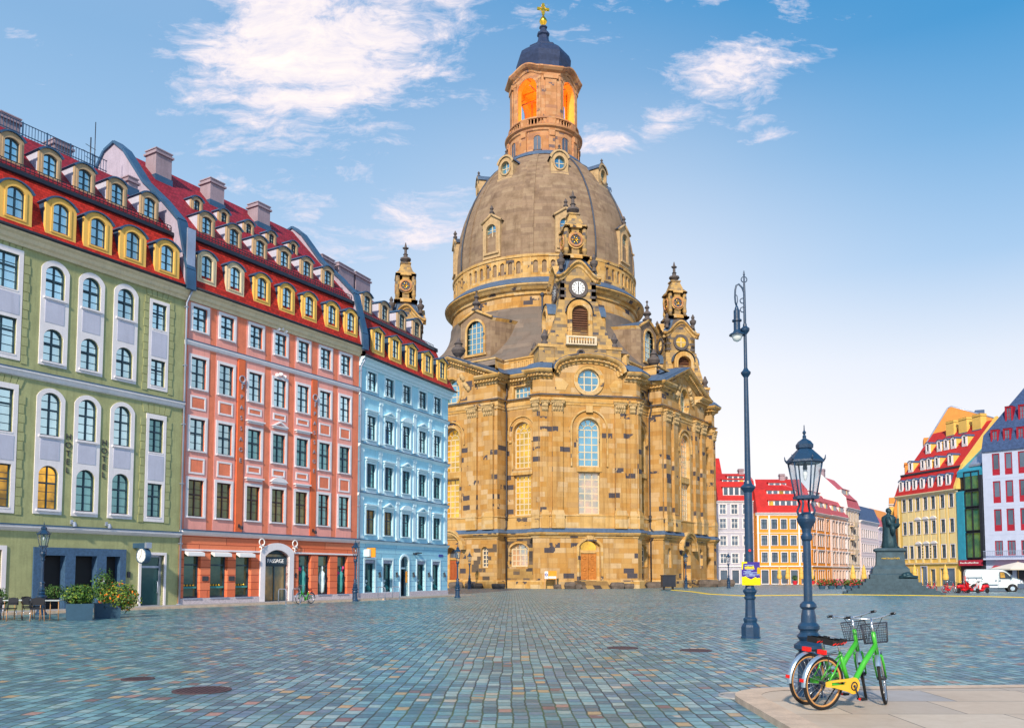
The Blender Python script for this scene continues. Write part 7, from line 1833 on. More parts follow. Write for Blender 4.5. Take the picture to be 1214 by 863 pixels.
# ================================================================== BICYCLES
mk('bike_green', (.05, .42, .03), rough=.3, mott=.05, spec=.6); mk('bike_red', (.62, .012, .02), rough=.35, mott=.06); mk('rubber', (.012, .012, .014), rough=.8); mk('chrome', (.62, .66, .72), rough=.22, metal=.9, mott=.05)
mk('fender_silver', (.40, .52, .64), rough=.3, metal=.7, mott=.08); mk('chainguard_yellow', (.88, .50, .04), rough=.4, mott=.05); mk('rim_tan', (.62, .32, .12), rough=.45, metal=.2); mk('reflector_red', (.75, .015, .01), rough=.25)
mk('basket_wire', (.10, .11, .14), rough=.45, metal=.5)
def bike(name, loc, head, label, group, color='bike_green', steer=0, lean=0, detail=True, guard='chainguard_yellow', rim='rim_tan'):
    T = thing(name, loc, label, 'bicycle', group); T.rotation_euler = (lean, 0, head); T.scale = (.96, .96, .96)
    Z0 = V((0, 0, 0)); R, WB = .335, 1.10
    hd0, hd1 = V((.86, 0, .93)), V((.935, 0, .68)); ax = (hd0 - hd1).normalized()
    M = Matrix.Translation(hd1) @ Matrix.Rotation(steer, 4, ax) @ Matrix.Translation(-hd1)
    def S(p): return M @ V(p)
    def Sv(v): return (M.to_3x3() @ V(v))
    def wheel(c, axl, nm, rim=rim):
        c, axl = V(c), V(axl)
        w = MB(); w.ring(c, axl, R - .018, .020, 36, 8); wo = w.build(nm, ['rubber'], T, Z0)
        r_ = MB(); r_.ring(c, axl, R - .045, .014, 36, 6); r_.build('rim', [rim], wo, Z0)
        s_ = MB(); x = axl.orthogonal().normalized(); y = axl.cross(x); n = 22 if detail else 10
        for i in range(n):
            a = 2 * PI * i / n; b = a + (.5 if i % 2 else -.5); sg = .03 if i % 4 < 2 else -.03
            s_.tube([c + axl * sg + (x * math.cos(b) + y * math.sin(b)) * .025, c + (x * math.cos(a) + y * math.sin(a)) * (R - .05)], .0022, 4)
        s_.build('spokes', ['chrome'], wo, Z0)
        h_ = MB(); h_.tube([c - axl * .055, c + axl * .055], .024, 10); h_.build('hub', ['dark_metal'], wo, Z0)
    wheel((0, 0, R), (0, 1, 0), 'rear_wheel')
    fc = S((WB, 0, R)); wheel(fc, Sv((0, 1, 0)), 'front_wheel', 'chrome' if rim == 'rim_tan' else rim)
    f = MB(); BB = V((.44, 0, .29)); ST = V((.27, 0, .70))
    f.tube([hd0 + ax * .02, hd1 - ax * .02], .026, 10); f.tube([hd1 + ax * .10, (.70, 0, .55), (.52, 0, .30), BB], [.034, .036, .036, .034], 10)
    f.tube([BB, ST], [.030, .024], 10)
    for sg in (-1, 1):
        f.tube([(.27, sg * .015, .66), (.12, sg * .06, .48), (0, sg * .065, R)], .011, 7); f.tube([(.42, sg * .03, .29), (.2, sg * .06, .31), (0, sg * .065, R)], .012, 7)
    f.tube([(.44, -.05, .29), (.44, .05, .29)], .034, 10)
    f.build('frame', [color], T, Z0)
    fk = MB(); cr = hd1 - ax * .05
    for sg in (-1, 1): fk.tube([S(cr + V((0, sg * .05, 0))), S((1.01, sg * .055, .52)), S((WB, sg * .055, R))], [.016, .015, .010], 8)
    fk.tube([S(cr + V((0, -.055, 0))), S(cr + V((0, .055, 0)))], .02, 8); fk.build('fork', [color], T, Z0)
    def fender(c, a0, a1, tr, nm):
        m = MB(); n = 16; pr = [(-.035, -.012), (-.02, .004), (0, .008), (.02, .004), (.035, -.012)]; rows = []
        for i in range(n + 1):
            a = a0 + (a1 - a0) * i / n; rows.append([tr(V(c) + V((math.cos(a) * (R + .022 + h), yy, math.sin(a) * (R + .022 + h)))) for yy, h in pr])
        for A, B in zip(rows, rows[1:]):
            for k in range(len(pr) - 1): m.poly([A[k], A[k + 1], B[k + 1], B[k]], 0, None, True)
        m.build(nm, ['fender_silver'], T, Z0)
    fender((0, 0, R), math.radians(75), math.radians(185), lambda p: p, 'rear_fender'); fender((WB, 0, R), math.radians(15), math.radians(150), S, 'front_fender')
    sp = MB(); sp.tube([ST, (.22, 0, .84)], .013, 8); sp.build('seat_post', ['chrome'], T, Z0)
    sd = MB(); n = 12; prof = [(.06, .105, .0), (.0, .10, .01), (-.06, .085, .012)]
    pts = [(.36, .022), (.30, .035), (.22, .055), (.14, .10), (.08, .105), (.05, .08)]
    for (x0, w0), (x1, w1) in zip(pts, pts[1:]):
        sd.poly([(x0, -w0, .875), (x0, w0, .875), (x1, w1, .885), (x1, -w1, .885)], 0, None, True)
        for sg in (-1, 1): q = [(x0, sg * w0, .875), (x1, sg * w1, .885), (x1, sg * w1 * 1.04, .83), (x0, sg * w0 * 1.04, .85)]; sd.poly(q if sg > 0 else q[::-1], 0); q = [(x0, sg * w0 * 1.05, .85), (x1, sg * w1 * 1.05, .83), (x1, sg * w1 * 1.0, .81), (x0, sg * w0 * 1.0, .835)]; sd.poly(q if sg > 0 else q[::-1], 1)
    sd.poly([(.05, -.08, .885), (.05, .08, .885), (.05, .08, .81), (.05, -.08, .81)][::-1], 0); sd.box(LF, .1, .3, -.03, .03, .80, .84, 0); sd.build('saddle', ['rubber', 'reflector_red'], T, Z0)
    hb = MB(); t0 = hd0 + ax * .12
    hb.tube([S(hd0), S(t0)], .015, 8); hb.tube([S(t0), S(t0 + V((.07, 0, .07)))], .015, 8)
    tt = t0 + V((.07, 0, .07)); hb.tube([S(tt + V(p)) for p in [(-.14, -.30, .05), (-.06, -.26, .05), (.0, -.16, .02), (.01, 0, 0), (.0, .16, .02), (-.06, .26, .05), (-.14, .30, .05)]], .011, 8)
    for sg in (-1, 1): hb.tube([S(tt + V((-.04, sg * .22, .03))), S(tt + V((-.10, sg * .27, .02)))], .006, 5)
    ho = hb.build('handlebar', ['chrome'], T, Z0)
    for sg in (-1, 1): g_ = MB(); g_.tube([S(tt + V((-.14, sg * .30, .05))), S(tt + V((-.03, sg * .245, .045)))], .017, 8); g_.build('grip', ['rubber'], ho, Z0)
    bs = MB(); x0, x1, y0, z0, z1 = .97, 1.22, .16, .80, 1.05
    def BP(u, v, w): e = .86 + .14 * w; return S((x0 + .02 + (x1 - x0) * u * (1 + .12 * w), y0 * (2 * v - 1) * e, z0 + (z1 - z0) * w))
    r = .0026 if detail else .005
    nx, ny, nz = (9, 11, 8) if detail else (3, 4, 3)
    for i in range(nz + 1): w = i / nz; bs.tube([BP(0, 0, w), BP(1, 0, w), BP(1, 1, w), BP(0, 1, w)], r if 0 < i < nz else r * 2, 4, closed=True)
    for i in range(nx + 1): u = i / nx; [bs.tube([BP(u, v, 0), BP(u, v, 1)], r, 4) for v in (0, 1)]; bs.tube([BP(u, 0, 0), BP(u, 1, 0)], r, 4)
    for i in range(ny + 1): v = i / ny; [bs.tube([BP(u, v, 0), BP(u, v, 1)], r, 4) for u in (0, 1)]
    bs.tube([S((.90, 0, .95)), S((.99, 0, .90))], .012, 6); bs.build('basket', ['basket_wire'], T, Z0)
    cg = MB(); o = [(-.03, .30), (.10, .285), (.36, .215)] + [(.44 + .105 * math.cos(a), .29 + .105 * math.sin(a)) for a in [math.radians(-110 + 220 * i / 12) for i in range(13)]] + [(.34, .385), (.05, .375), (-.03, .36)]
    cg.sheet(LF, o, [rect(.05, .30, .312, .352)], .085, .06, 0); cg.build('chain_guard', [guard], T, Z0)
    ck = MB(); ck.tube([(.44, -.10, .29), (.44, .10, .29)], .016, 8); ck.ring((.44, -.09, .29), (0, 1, 0), .05, .008, 18, 5)
    ck.tube([(.44, -.10, .29), (.51, -.105, .135)], .010, 6); ck.tube([(.44, .10, .29), (.37, .105, .445)], .010, 6); co = ck.build('crank', ['dark_metal'], T, Z0)
    for x, z, sg in ((.51, .135, -1), (.37, .445, 1)): p_ = MB(); p_.box(LF, x - .045, x + .045, -sg * .11 - (.09 if sg > 0 else 0), -sg * .11 + (.09 if sg < 0 else 0), z - .012, z + .012, 0); p_.box(LF, x - .046, x - .03, -sg * .11 - (.06 if sg > 0 else -.03), -sg * .11 + (.06 if sg < 0 else -.03), z - .014, z + .014, 1); p_.build('pedal', ['rubber', 'reflector_red'], co, Z0)
    rl = MB(); rl.tube([(-.02, -.05, .70), (.26, -.05, .70)], .006, 5); rl.tube([(-.02, .05, .70), (.26, .05, .70)], .006, 5); rl.tube([(0, -.06, R), (.02, -.05, .70)], .005, 5); rl.tube([(0, .06, R), (.02, .05, .70)], .005, 5); rl.build('rack', ['dark_metal'], T, Z0)
    rr = MB(); rr.box(LF, -.07, -.02, -.055, .055, .70, .755, 0); rr.box(LF, -.385, -.365, -.025, .025, .37, .41, 0); rr.build('rear_light', ['reflector_red'], T, Z0)
    if detail:
        kk = MB(); kk.tube([(.30, .06, .28), (.20, .17, .01)], .010, 6); kk.tube([(.20, .17, .01), (.26, .19, .005)], .010, 6); kk.build('kickstand', ['dark_metal'], T, Z0)
        cb = MB(); cb.tube([S(tt + V((-.02, .2, .03))), S(tt + V((.10, .12, .02))), S(t0 + V((.06, .03, -.06))), V((.80, .03, .80))], .004, 5); cb.tube([S(tt + V((-.02, -.2, .03))), S(tt + V((.12, -.12, .0))), S(t0 + V((.07, -.03, -.10)))], .004, 5); cb.build('brake_cable', ['rubber'], T, Z0)
    return T
HB = math.atan2(.447, .894)
bike('bicycle', (3.74, 10.28, .078), HB, 'green bicycle with yellow chain guard parked nearest on the raised pavement', 'green bicycles', steer=.66, lean=math.radians(4))
bike('bicycle', (3.70, 10.70, .078), HB + .04, 'green bicycle parked behind the nearer one, at the lantern post', 'green bicycles', steer=.72, lean=math.radians(4), guard='bike_green')
pb_ = FG.P(7.15, 2.75, 0); bike('bicycle', pb_, FG.ang + PI + .05, 'green bicycle parked before the arched passage of the pink house', 'green bicycles', steer=.12, guard='bike_green', rim='chrome')
RB = [(38.6, 80.0, .25, 'leftmost red bicycle, standing by the monument steps'), (39.6, 80.4, .5, 'second red bicycle from the monument steps'), (40.5, 79.2, .1, 'red bicycle with dark basket, third from the monument'), (41.0, 80.2, .8, 'red bicycle half hidden behind the third one'),
      (41.8, 79.4, .4, 'red bicycle fourth along the kerb toward the van'), (42.5, 79.0, .0, 'red bicycle in the thick of the red row by the van'), (43.0, 80.6, .7, 'rear red bicycle in the row nearest the van')]
for x, y, h, lb in RB: bike('bicycle', (x, y, .0), h, lb, 'red rental bicycles', 'bike_red', steer=.3, detail=False, guard='bike_red', rim='bike_red')
def scooter(x, y, h, label, white=True):
    T = thing('motor_scooter', (x, y, 0), label, 'scooter', 'scooters beside the van', h); Z0 = V((0, 0, 0))
    b = MB(); b.prof(LF, [(0, 0)] * 3, 0, 0) if False else None
    b.tube([(.15, 0, .42), (.0, 0, .62), (-.35, 0, .66), (-.62, 0, .55)], [.14, .19, .19, .1], 10, 0); b.tube([(.6, 0, .35), (.25, 0, .26), (.0, 0, .42)], [.14, .13, .15], 10, 0); b.sheet(Fr((.62, 0, 0), (0, 1)), arch(-.2, .2, .35, 1.02, .2, 10), [], .05, -.02, 1); b.tube([(.72, 0, .35), (.62, 0, .75), (.52, 0, 1.08)], [.05, .06, .04], 8, 0); b.build('body', ['bike_red', 'white_paint' if white else 'bike_red'], T, Z0)
    for x_ in (-.42, .78): w = MB(); w.ring((x_, 0, .23), (0, 1, 0), .17, .06, 20, 8); w.disc((x_, 0, .23), (0, 1, 0), .13, .05, 16); w.build('wheel', ['rubber'], T, Z0)
    s = MB(); s.tube([(.1, 0, .80), (-.2, 0, .82), (-.5, 0, .84)], [.08, .13, .10], 8, sm if False else 0); s.build('seat', ['rubber'], T, Z0)
    hb = MB(); hb.tube([(.46, -.32, 1.08), (.54, 0, 1.1), (.46, .32, 1.08)], .016, 6); hb.ball((.62, 0, 1.02), .09, 10, 6, 0); hb.build('handlebar', ['dark_metal'], T, Z0)
    for sg in (-1, 1): m = MB(); m.tube([(.5, sg * .25, 1.09), (.5, sg * .32, 1.28)], .008, 5); m.ball((.5, sg * .32, 1.3), .06, 8, 5, 0, (.4, 1, .8)); m.build('mirror', ['dark_metal'], T, Z0)
scooter(43.6, 78.2, 3.5, 'red scooter with white shield standing closest to the van', True); scooter(41.6, 78.2, .4, 'all red scooter left of the white shielded one', False)

# ================================================================== VAN
mk('van_white', (.70, .80, .84), rough=.3, mott=.04, spec=.6); mk('van_grey', (.05, .09, .16), rough=.5); glass('van_glass', (.04, .06, .08), .4, .05); mk('headlight', (.7, .75, .8), rough=.15, metal=.4)
def van():
    T = thing('delivery_van', (46.0, 86.0, 0), 'white delivery van parked before the white house at the right edge', 'van', None, -.40); Z0 = V((0, 0, 0))
    prof = [(.0, .42), (-.02, 1.1), (.03, 1.95), (.12, 2.18), (.3, 2.25), (2.9, 2.27), (3.35, 2.2), (3.62, 2.05), (4.25, 1.42), (4.75, 1.25), (5.02, 1.05), (5.12, .8), (5.12, .42)]
    def sec(sx, inset): return prof
    b = MB(); n = len(prof); Y = [(-.98, 0), (-.90, 0)]
    def ring(y, e): return [V((2.55 + (x - 2.55) * (1 - e * .25), y, z if z < 1.2 else 1.2 + (z - 1.2) * (1 - e))) for x, z in prof]
    R_ = [ring(-.88, .06), ring(-.97, .0), ring(-1.0, .0), ring(1.0, .0), ring(.97, 0), ring(.88, .06)]
    def tap(L, y): return [V((p.x, y * (1 - .07 * max(0, (p.z - 1.2)) / 1.0), p.z)) for p in L]
    R_ = [tap(r, r[0].y) for r in R_]
    for A, B in zip(R_, R_[1:]):
        for i in range(n): j = (i + 1) % n; b.poly([A[i], B[i], B[j], A[j]], 0)
    b.poly(R_[0][::-1]); b.poly(R_[-1])
    body = b.build('body', ['van_white'], T, Z0)
    s = Fr((0, 0, 0), (1, 0)); yo = lambda z: 1.0 * (1 - .07 * max(0, z - 1.2)) + .012
    def panel(name, pts, mat, hole=None, parent=T, off=.0):
        m = MB()
        for sg in (-1, 1):
            P = [V((x, sg * (yo(z) + off), z)) for x, z in pts]; m.poly(P if sg < 0 else P[::-1])
        return m.build(name, [mat], parent, Z0)
    panel('side_window', [(3.02, 1.32), (4.12, 1.32), (3.62, 1.88), (3.4, 1.98), (3.02, 2.0)], 'van_glass'); panel('window_reflection', [(3.08, 1.4), (3.5, 1.4), (3.42, 1.92), (3.08, 1.94)], 'pane_lit', parent=body, off=.006)  # orange reflection on the cab window, laid on as a glowing panel
    m = MB()
    m.poly([(4.235, -.86, 1.46), (4.235, .86, 1.46), (3.64, .80, 2.06), (3.64, -.80, 2.06)]); m.v = [p + V((.03, 0, .03)) for p in m.v]; m.build('windscreen', ['van_glass'], T, Z0)
    g = MB()
    for x in (1.45, 2.92, 4.15):
        for sg in (-1, 1): g.box(LF, x - .008, x + .008, -sg * 1.004 - .004, -sg * 1.004 + .004, .5, 1.3 if x > 4 else 1.95, 0)
    for sg in (-1, 1): g.box(LF, 0.05, 1.5, -sg * 1.002 - .006, -sg * 1.002 + .006, 1.38, 1.45, 0); g.box(LF, 1.55, 2.85, -sg * 1.002 - .006, -sg * 1.002 + .006, .66, .74, 0)
    g.build('seams', ['van_grey'], T, Z0)
    for x in (2.7, 3.05): h_ = MB(); [h_.box(LF, x - .09, x + .09, -sg * 1.0 - .03, -sg * 1.0 + .03, 1.1, 1.16, 0) for sg in (-1, 1)]; h_.build('handle', ['van_grey'], T, Z0)
    bp = MB(); bp.box(LF, 4.55, 5.2, -1.01, 1.01, .36, .82, 0); bp.box(LF, -.08, .1, -.99, .99, .36, .62, 0); bp.build('bumper', ['van_grey'], T, Z0)
    for sg in (-1, 1):
        hl = MB(); hl.ball((4.88, sg * .84, .98), .17, 10, 8, 0, (1.1, .6, 1)); hl.build('headlight', ['headlight'], T, Z0)
        mi = MB(); mi.box(LF, 3.95, 4.1, -sg * 1.12 - .09, -sg * 1.12 + .09, 1.35, 1.68, 0); mi.build('mirror', ['van_grey'], T, Z0)
        tl = MB(); tl.box(LF, -.045, .03, -sg * .93 - .06, -sg * .93 + .06, .9, 1.6, 0); tl.build('tail_light', ['reflector_red'], T, Z0)
        for x in (.85, 4.1):
            w = MB(); w.disc((x, sg * .90, .36), (0, 1, 0), .43, .215, 28); wa = w.build('wheel_arch', ['black_matt'], body, Z0)
            w = MB(); w.ring((x, sg * .92, .335), (0, 1, 0), .235, .10, 24, 8); wo = w.build('wheel', ['rubber'], T, Z0)
            r_ = MB(); r_.disc((x, sg * .96, .335), (0, 1, 0), .20, .13, 18); r_.disc((x, sg * .97, .335), (0, 1, 0), .07, .14, 12); r_.build('rim', ['fender_silver'], wo, Z0)
van()

# ================================================================== PLANTS, CAFE
def leafmat(name, a, b):
    m, t, p = base_mat(name); pos = t.a('ShaderNodeNewGeometry').outputs['Position']
    col = t.ramp(t.noise(pos, 9, 3, .7), [(.3, a), (.7, b)]); t.l.new(col, p.inputs['Base Color']); p.inputs['Roughness'].default_value = .55
leafmat('leaf_dark', (.015, .05, .008), (.035, .11, .012)); leafmat('leaf_mid', (.04, .12, .01), (.09, .20, .02)); leafmat('leaf_yellow', (.14, .22, .015), (.26, .30, .02)); leafmat('leaf_blue', (.03, .09, .05), (.08, .16, .08))
mk('flower_orange', (.80, .20, .01)); mk('flower_red', (.62, .02, .04)); mk('flower_pink', (.75, .10, .22)); mk('planter_blue', (.035, .09, .15), rough=.5, mott=.15); mk('twig', (.10, .06, .03))
def leaves(mb, c, r, n, size, mats, rng, shell=.55, flat=1.0):
    c = V(c)
    for i in range(n):
        while True:
            d = V((rng.uniform(-1, 1), rng.uniform(-1, 1), rng.uniform(-1, 1)))
            if shell < d.length < 1: break
        lump = 1 + .16 * math.sin(d.x * 5 + c.x * 3) * math.cos(d.y * 4.3 + d.z * 5)
        p = c + V((d.x * r[0], d.y * r[1], d.z * r[2])) * lump
        nrm = (d + V((rng.uniform(-.8, .8), rng.uniform(-.8, .8), rng.uniform(-.3, .9)))).normalized()
        x = nrm.orthogonal().normalized(); x.rotate(Matrix.Rotation(rng.uniform(0, 6.28), 3, nrm)); y = nrm.cross(x); s = size * rng.uniform(.6, 1.25)
        mb.poly([p - x * s * .5, p - y * s * .28 + nrm * s * .06, p + x * s * .6, p + y * s * .28 + nrm * s * .06], rng.choices(range(len(mats)), [w for _, w in mats])[0])
def shrub(name, c, r, label, n=900, size=.1, mats=(('leaf_dark', 2), ('leaf_mid', 3), ('leaf_yellow', 1)), cat='shrub', group=None, trunk=None, seed=1):
    rng = random.Random(seed)
    T = thing(name, (c[0], c[1], c[2] - r[2]), label, cat, group)
    m = MB(); leaves(m, c, r, n, size, mats, rng, .35); leaves(m, (c[0], c[1], c[2] - r[2] * .1), [q * .8 for q in r], n // 4, size, mats, rng, .1); m.build('foliage', [k for k, _ in mats], T)
    s = MB()
    for k in range(5): a = k * 1.26; s.tube([(c[0], c[1], (trunk or c[2] - r[2]) - .1), (c[0] + .3 * r[0] * math.cos(a), c[1] + .3 * r[1] * math.sin(a), c[2]), (c[0] + .6 * r[0] * math.cos(a), c[1] + .6 * r[1] * math.sin(a), c[2] + .5 * r[2])], [.03, .02, .008], 5)
    s.build('stems', ['twig'], T); return T
def planter(x, y, s, h, label, rz=0):
    T = thing('planter_box', (x, y, 0), label, 'planter', 'dark planters at the cafe', rz); Z0 = V((0, 0, 0))
    m = MB(); m.lathe((0, 0, 0), [(s * .66, .0), (s * .707, h), (s * .64, h), (s * .62, h - .06)], 4, 0, False, rot=PI / 4, cap=False); m.poly([(-s * .44, -s * .44, h - .06), (s * .44, -s * .44, h - .06), (s * .44, s * .44, h - .06), (-s * .44, s * .44, h - .06)]); m.build('tub', ['planter_blue'], T, Z0)
planter(-16.28, 31.9, .92, .62, 'dark square planter under the round green bush', .5); planter(-15.95, 33.4, .95, .60, 'dark square planter under the orange flowering bush', .5); planter(-19.9, 32.2, .9, .6, 'dark square planter cut by the left photo edge', .5)
shrub('bush', (-16.3, 31.95, .95), (.62, .6, .40), 'dense round green bush in the left cafe planter', 1500, .10, seed=2)
shrub('bush', (-15.55, 33.5, .82), (.80, .72, .62), 'loose bush with orange blossoms in the right cafe planter', 1500, .11, (('leaf_mid', 4), ('leaf_yellow', 4), ('leaf_dark', 2), ('flower_orange', 1.0)), seed=3)
shrub('bush', (-19.7, 32.2, .85), (.5, .5, .45), 'green bush at the left photo edge beside the chairs', 700, .1, seed=4)
shrub('bush', (-19.0, 35.2, 1.0), (.42, .42, .30), 'small clipped dark bush behind the cafe chairs', 600, .08, (('leaf_dark', 3), ('leaf_mid', 2)), seed=5)
shrub('bush', (-16.9, 35.0, 1.25), (.45, .45, .7), 'tall slim bush before the grey portal pillars', 800, .1, (('leaf_mid', 3), ('leaf_dark', 2)), seed=6)
mk('seat_black', (.02, .022, .03), rough=.6); mk('wood_leg', (.52, .28, .12), rough=.5); mk('table_white', (.50, .56, .60), rough=.3)
def cafe_chair():
    T = thing('cafe_chair', (0, 0, 0), 'black cafe chair with slim metal legs', 'chair', 'cafe chairs by the hotel'); Z0 = V((0, 0, 0))
    m = MB(); m.box(LF, -.23, .23, -.22, .22, .44, .475); m.build('seat', ['seat_black'], T, Z0)
    m = MB(); bf = Fr((0, .24, 0), (1, 0)); m.sheet(bf, arch(-.23, .23, .58, .86, .06, 8), [], .0, -.03, 0); 
    for u in (-.2, .2): m.tube([(u, .22, .45), (u, .25, .86)], .012, 6)
    m.build('backrest', ['seat_black'], T, Z0)
    for sx in (-1, 1):
        for sy in (-1, 1): l = MB(); l.tube([(sx * .2, sy * .19, .44), (sx * .23, sy * .23, 0)], .014, 6); l.build('leg', ['chrome' if sy > 0 else 'wood_leg'], T, Z0)
        a = MB(); a.tube([(sx * .24, .24, .66), (sx * .25, 0, .66), (sx * .24, -.2, .64), (sx * .23, -.21, .45)], .012, 6); a.build('armrest', ['seat_black'], T, Z0)
    return T
chp = cafe_chair()
CH_ = [(-19.25, 31.5, .4, 'leftmost cafe chair, beside the cut off planter'), (-18.55, 31.15, -.3, 'cafe chair second from left, turned to the first table'), (-18.05, 31.9, 2.6, 'cafe chair between the two tables'), (-17.35, 31.0, .5, 'front cafe chair with wooden legs before the lantern post'), (-18.9, 33.3, 2.9, 'cafe chair behind the left table'), (-17.0, 32.9, 3.6, 'cafe chair behind the right table, by the green bush')]
for i, (x, y, rz, lb) in enumerate(CH_):
    o = chp if i == 0 else copy_tree(chp); o.location = (x, y, 0); o.rotation_euler = (0, 0, rz); o['label'] = lb
for x, y, lb in ((-18.75, 32.2, 'left small cafe table with pale top'), (-17.25, 31.95, 'right small cafe table with pale top near the green bush')):
    T = thing('cafe_table', (x, y, 0), lb, 'table', 'cafe tables by the hotel'); Z0 = V((0, 0, 0))
    m = MB(); m.box(LF, -.38, .38, -.38, .38, .72, .75); m.build('tabletop', ['table_white'], T, Z0)
    for sx in (-1, 1):
        for sy in (-1, 1): l = MB(); l.tube([(sx * .33, sy * .33, .72), (sx * .35, sy * .35, 0)], .016, 6); l.build('leg', ['wood_leg'], T, Z0)

# ================================================================== SMALL STREET THINGS
def stand(x, y, rz, label):
    T = MB(); f = Fr((x, y, 0), (math.cos(rz), math.sin(rz))); T.tube([f.P(-.3, 0, 0), f.P(-.3, 0, .78), f.P(-.24, 0, .88), f.P(.24, 0, .88), f.P(.3, 0, .78), f.P(.3, 0, 0)], .028, 8)
    for u in (-.3, .3): T.lathe(f.P(u, 0, 0), [(.07, 0), (.07, .02), (.03, .03)], 10)
    tag(T.build('bike_stand', ['zinc'], None, V((0, 0, 0))), label, 'bike stand', 'metal bike stands')
for u, lb in ((5.1, 'metal bike stand left of the arched passage'), (6.2, 'metal bike stand right before the passage door'), (13.9, 'metal bike stand by the pink and blue house corner'), (15.3, 'metal bike stand in front of the first blue shop window')):
    p = FG.P(u, 2.5, 0) if u < 14.2 else FB.P(u - 14.26, 2.5, 0); stand(p.x, p.y, FG.ang + PI / 2, lb)
cr_ = MB()
pts = [(17.6, 93), (17.9, 84), (17.2, 74), (18.5, 67.5), (23, 69.8), (27.8, 71.6), (33, 68.6), (36.0, 66.2), (38.6, 61.8), (42, 57)]
pts = [V((x, y, 0)) for x, y in pts]
for i in range(len(pts) - 1):
    d = (pts[i + 1] - pts[i]); f = Fr(pts[i], d); cr_.prof(f, [(-.22, 0), (-.1, .05), (.1, .05), (.22, 0)], 0, d.length)
tag(cr_.build('cable_ramp', ['yellow_rubber']), 'long yellow cable ramp snaking across the far cobbles', 'cable ramp')
T = thing('utility_cabinet', (17.4, 94.2, 0), 'dark utility cabinet on legs at the start of the yellow cable ramp', 'cabinet'); m = MB(); f = Fr((17.4, 94.2, 0), (1, .1)); m.box(f, -.75, .75, -.4, .4, .35, 1.6); m.box(f, -.8, .8, -.45, .45, 1.6, 1.68); m.build('box', ['dark_metal'], T)
m = MB(); [m.box(f, u - .05, u + .05, -.3, .3, 0, .35) for u in (-.5, .5)]; m.box(f, -.9, .6, -.35, .35, 0, .06); m.build('base', ['dark_metal'], T)
T = thing('notice_board', (5.2, 101.2, 0), 'bright notice board on two posts beside the church door', 'sign'); f = Fr((4.6, 101.2, 0), (1, .15))
m = MB(); m.box(f, -.75, .75, -.04, .04, 1.15, 2.15); bo = m.build('board', ['orange_sign'], T); m = MB(); m.sheet(f, rect(-.72, -.3, 1.2, 2.1), [], .06, .04, 0); m.sheet(f, rect(-.25, .7, 1.25, 1.5), [], .06, .04, 0); m.ring(f.P(-.52, .07, 1.7), f.n, .14, .05, 12, 5, 1); m.build('print', ['white_paint', 'sign_blue'], bo)
for u in (-.7, .7): m = MB(); m.box(f, u - .05, u + .05, -.08, -.02, 0, 2.2); m.build('post', ['wood_leg'], T)
mk('ruin_stone', (.11, .085, .07), mott=.5, sc=1.5, bump=.8, bsc=5)
def boulder(x, y, s, label, seed):
    rng = random.Random(seed); m = MB(); k, n = 4, 8; base = len(m.v); off = [[rng.uniform(.78, 1.15) for _ in range(n)] for _ in range(k + 1)]
    for i in range(k + 1):
        ph = PI * i / k
        for j in range(n):
            th = 2 * PI * j / n; r_ = off[i][j] if 0 < i < k else 1
            q = V((math.sin(ph) * math.cos(th), math.sin(ph) * math.sin(th), -math.cos(ph))) * r_
            q = V([math.copysign(abs(c) ** .38, c) for c in q]); m.v.append(V((x + q.x * s[0], y + q.y * s[1], max(0, (s[2] * .85 + q.z * s[2]) * .62))))
    for i in range(k):
        for j in range(n): j2 = (j + 1) % n; m.idx([base + i * n + j, base + i * n + j2, base + (i + 1) * n + j2, base + (i + 1) * n + j])
    tag(m.build('ruin_block', ['ruin_stone'], None, V((x, y, 0))), label, 'stone block', 'old stone blocks at the church foot').location = (x, y, 0)
c0 = CH[0]
BL = [(-3.0, 2.0, (.75, .7, .75), 'big dark ruin block just left of the church steps'), (2.9, 1.9, (.95, .6, .7), 'broad dark ruin block just right of the church steps'), (-4.4, 1.2, (.5, .5, .5), 'smaller ruin block under the left end of the church front'), (4.4, 1.4, (.8, .6, .55), 'low ruin block under the right end of the church front'), (-2.2, 2.9, (.4, .4, .5), 'small pale ruin block at the foot of the steps')]
for i, (t, w, s, lb) in enumerate(BL): p = c0.P(t, RR + w, 0); boulder(p.x, p.y, s, lb, 20 + i)
f1 = FACE[1]
for i, (t, w, s, lb) in enumerate([(-9.6, 1.8, (1.3, .6, .7), 'ruin block under the arched ground window right of the front'), (3.6, 1.6, (1.5, .8, .9), 'long ruin block right of the rust coloured side door'), (5.7, 1.8, (1.0, .7, .8), 'ruin block second to the right of the side door'), (10.0, 2.0, (1.2, .8, .9), 'ruin block at the far right church corner')]): p = f1.P(t, NR + w - (2 if t < -8 else 0), 0); boulder(p.x, p.y, s, lb, 40 + i)
f0 = FACE[0]
for i, (t, w, s, lb) in enumerate([(2.0, 1.4, (1.0, .7, .7), 'ruin block under the old dark masonry, nearest the blue house'), (4.8, 1.4, (1.2, .8, .6), 'ruin block second from the blue house corner'), (9.0, 2.0, (.9, .7, .55), 'ruin block below the small arched church window')]): p = f0.P(t, NR + w, 0); boulder(p.x, p.y, s, lb, 60 + i)

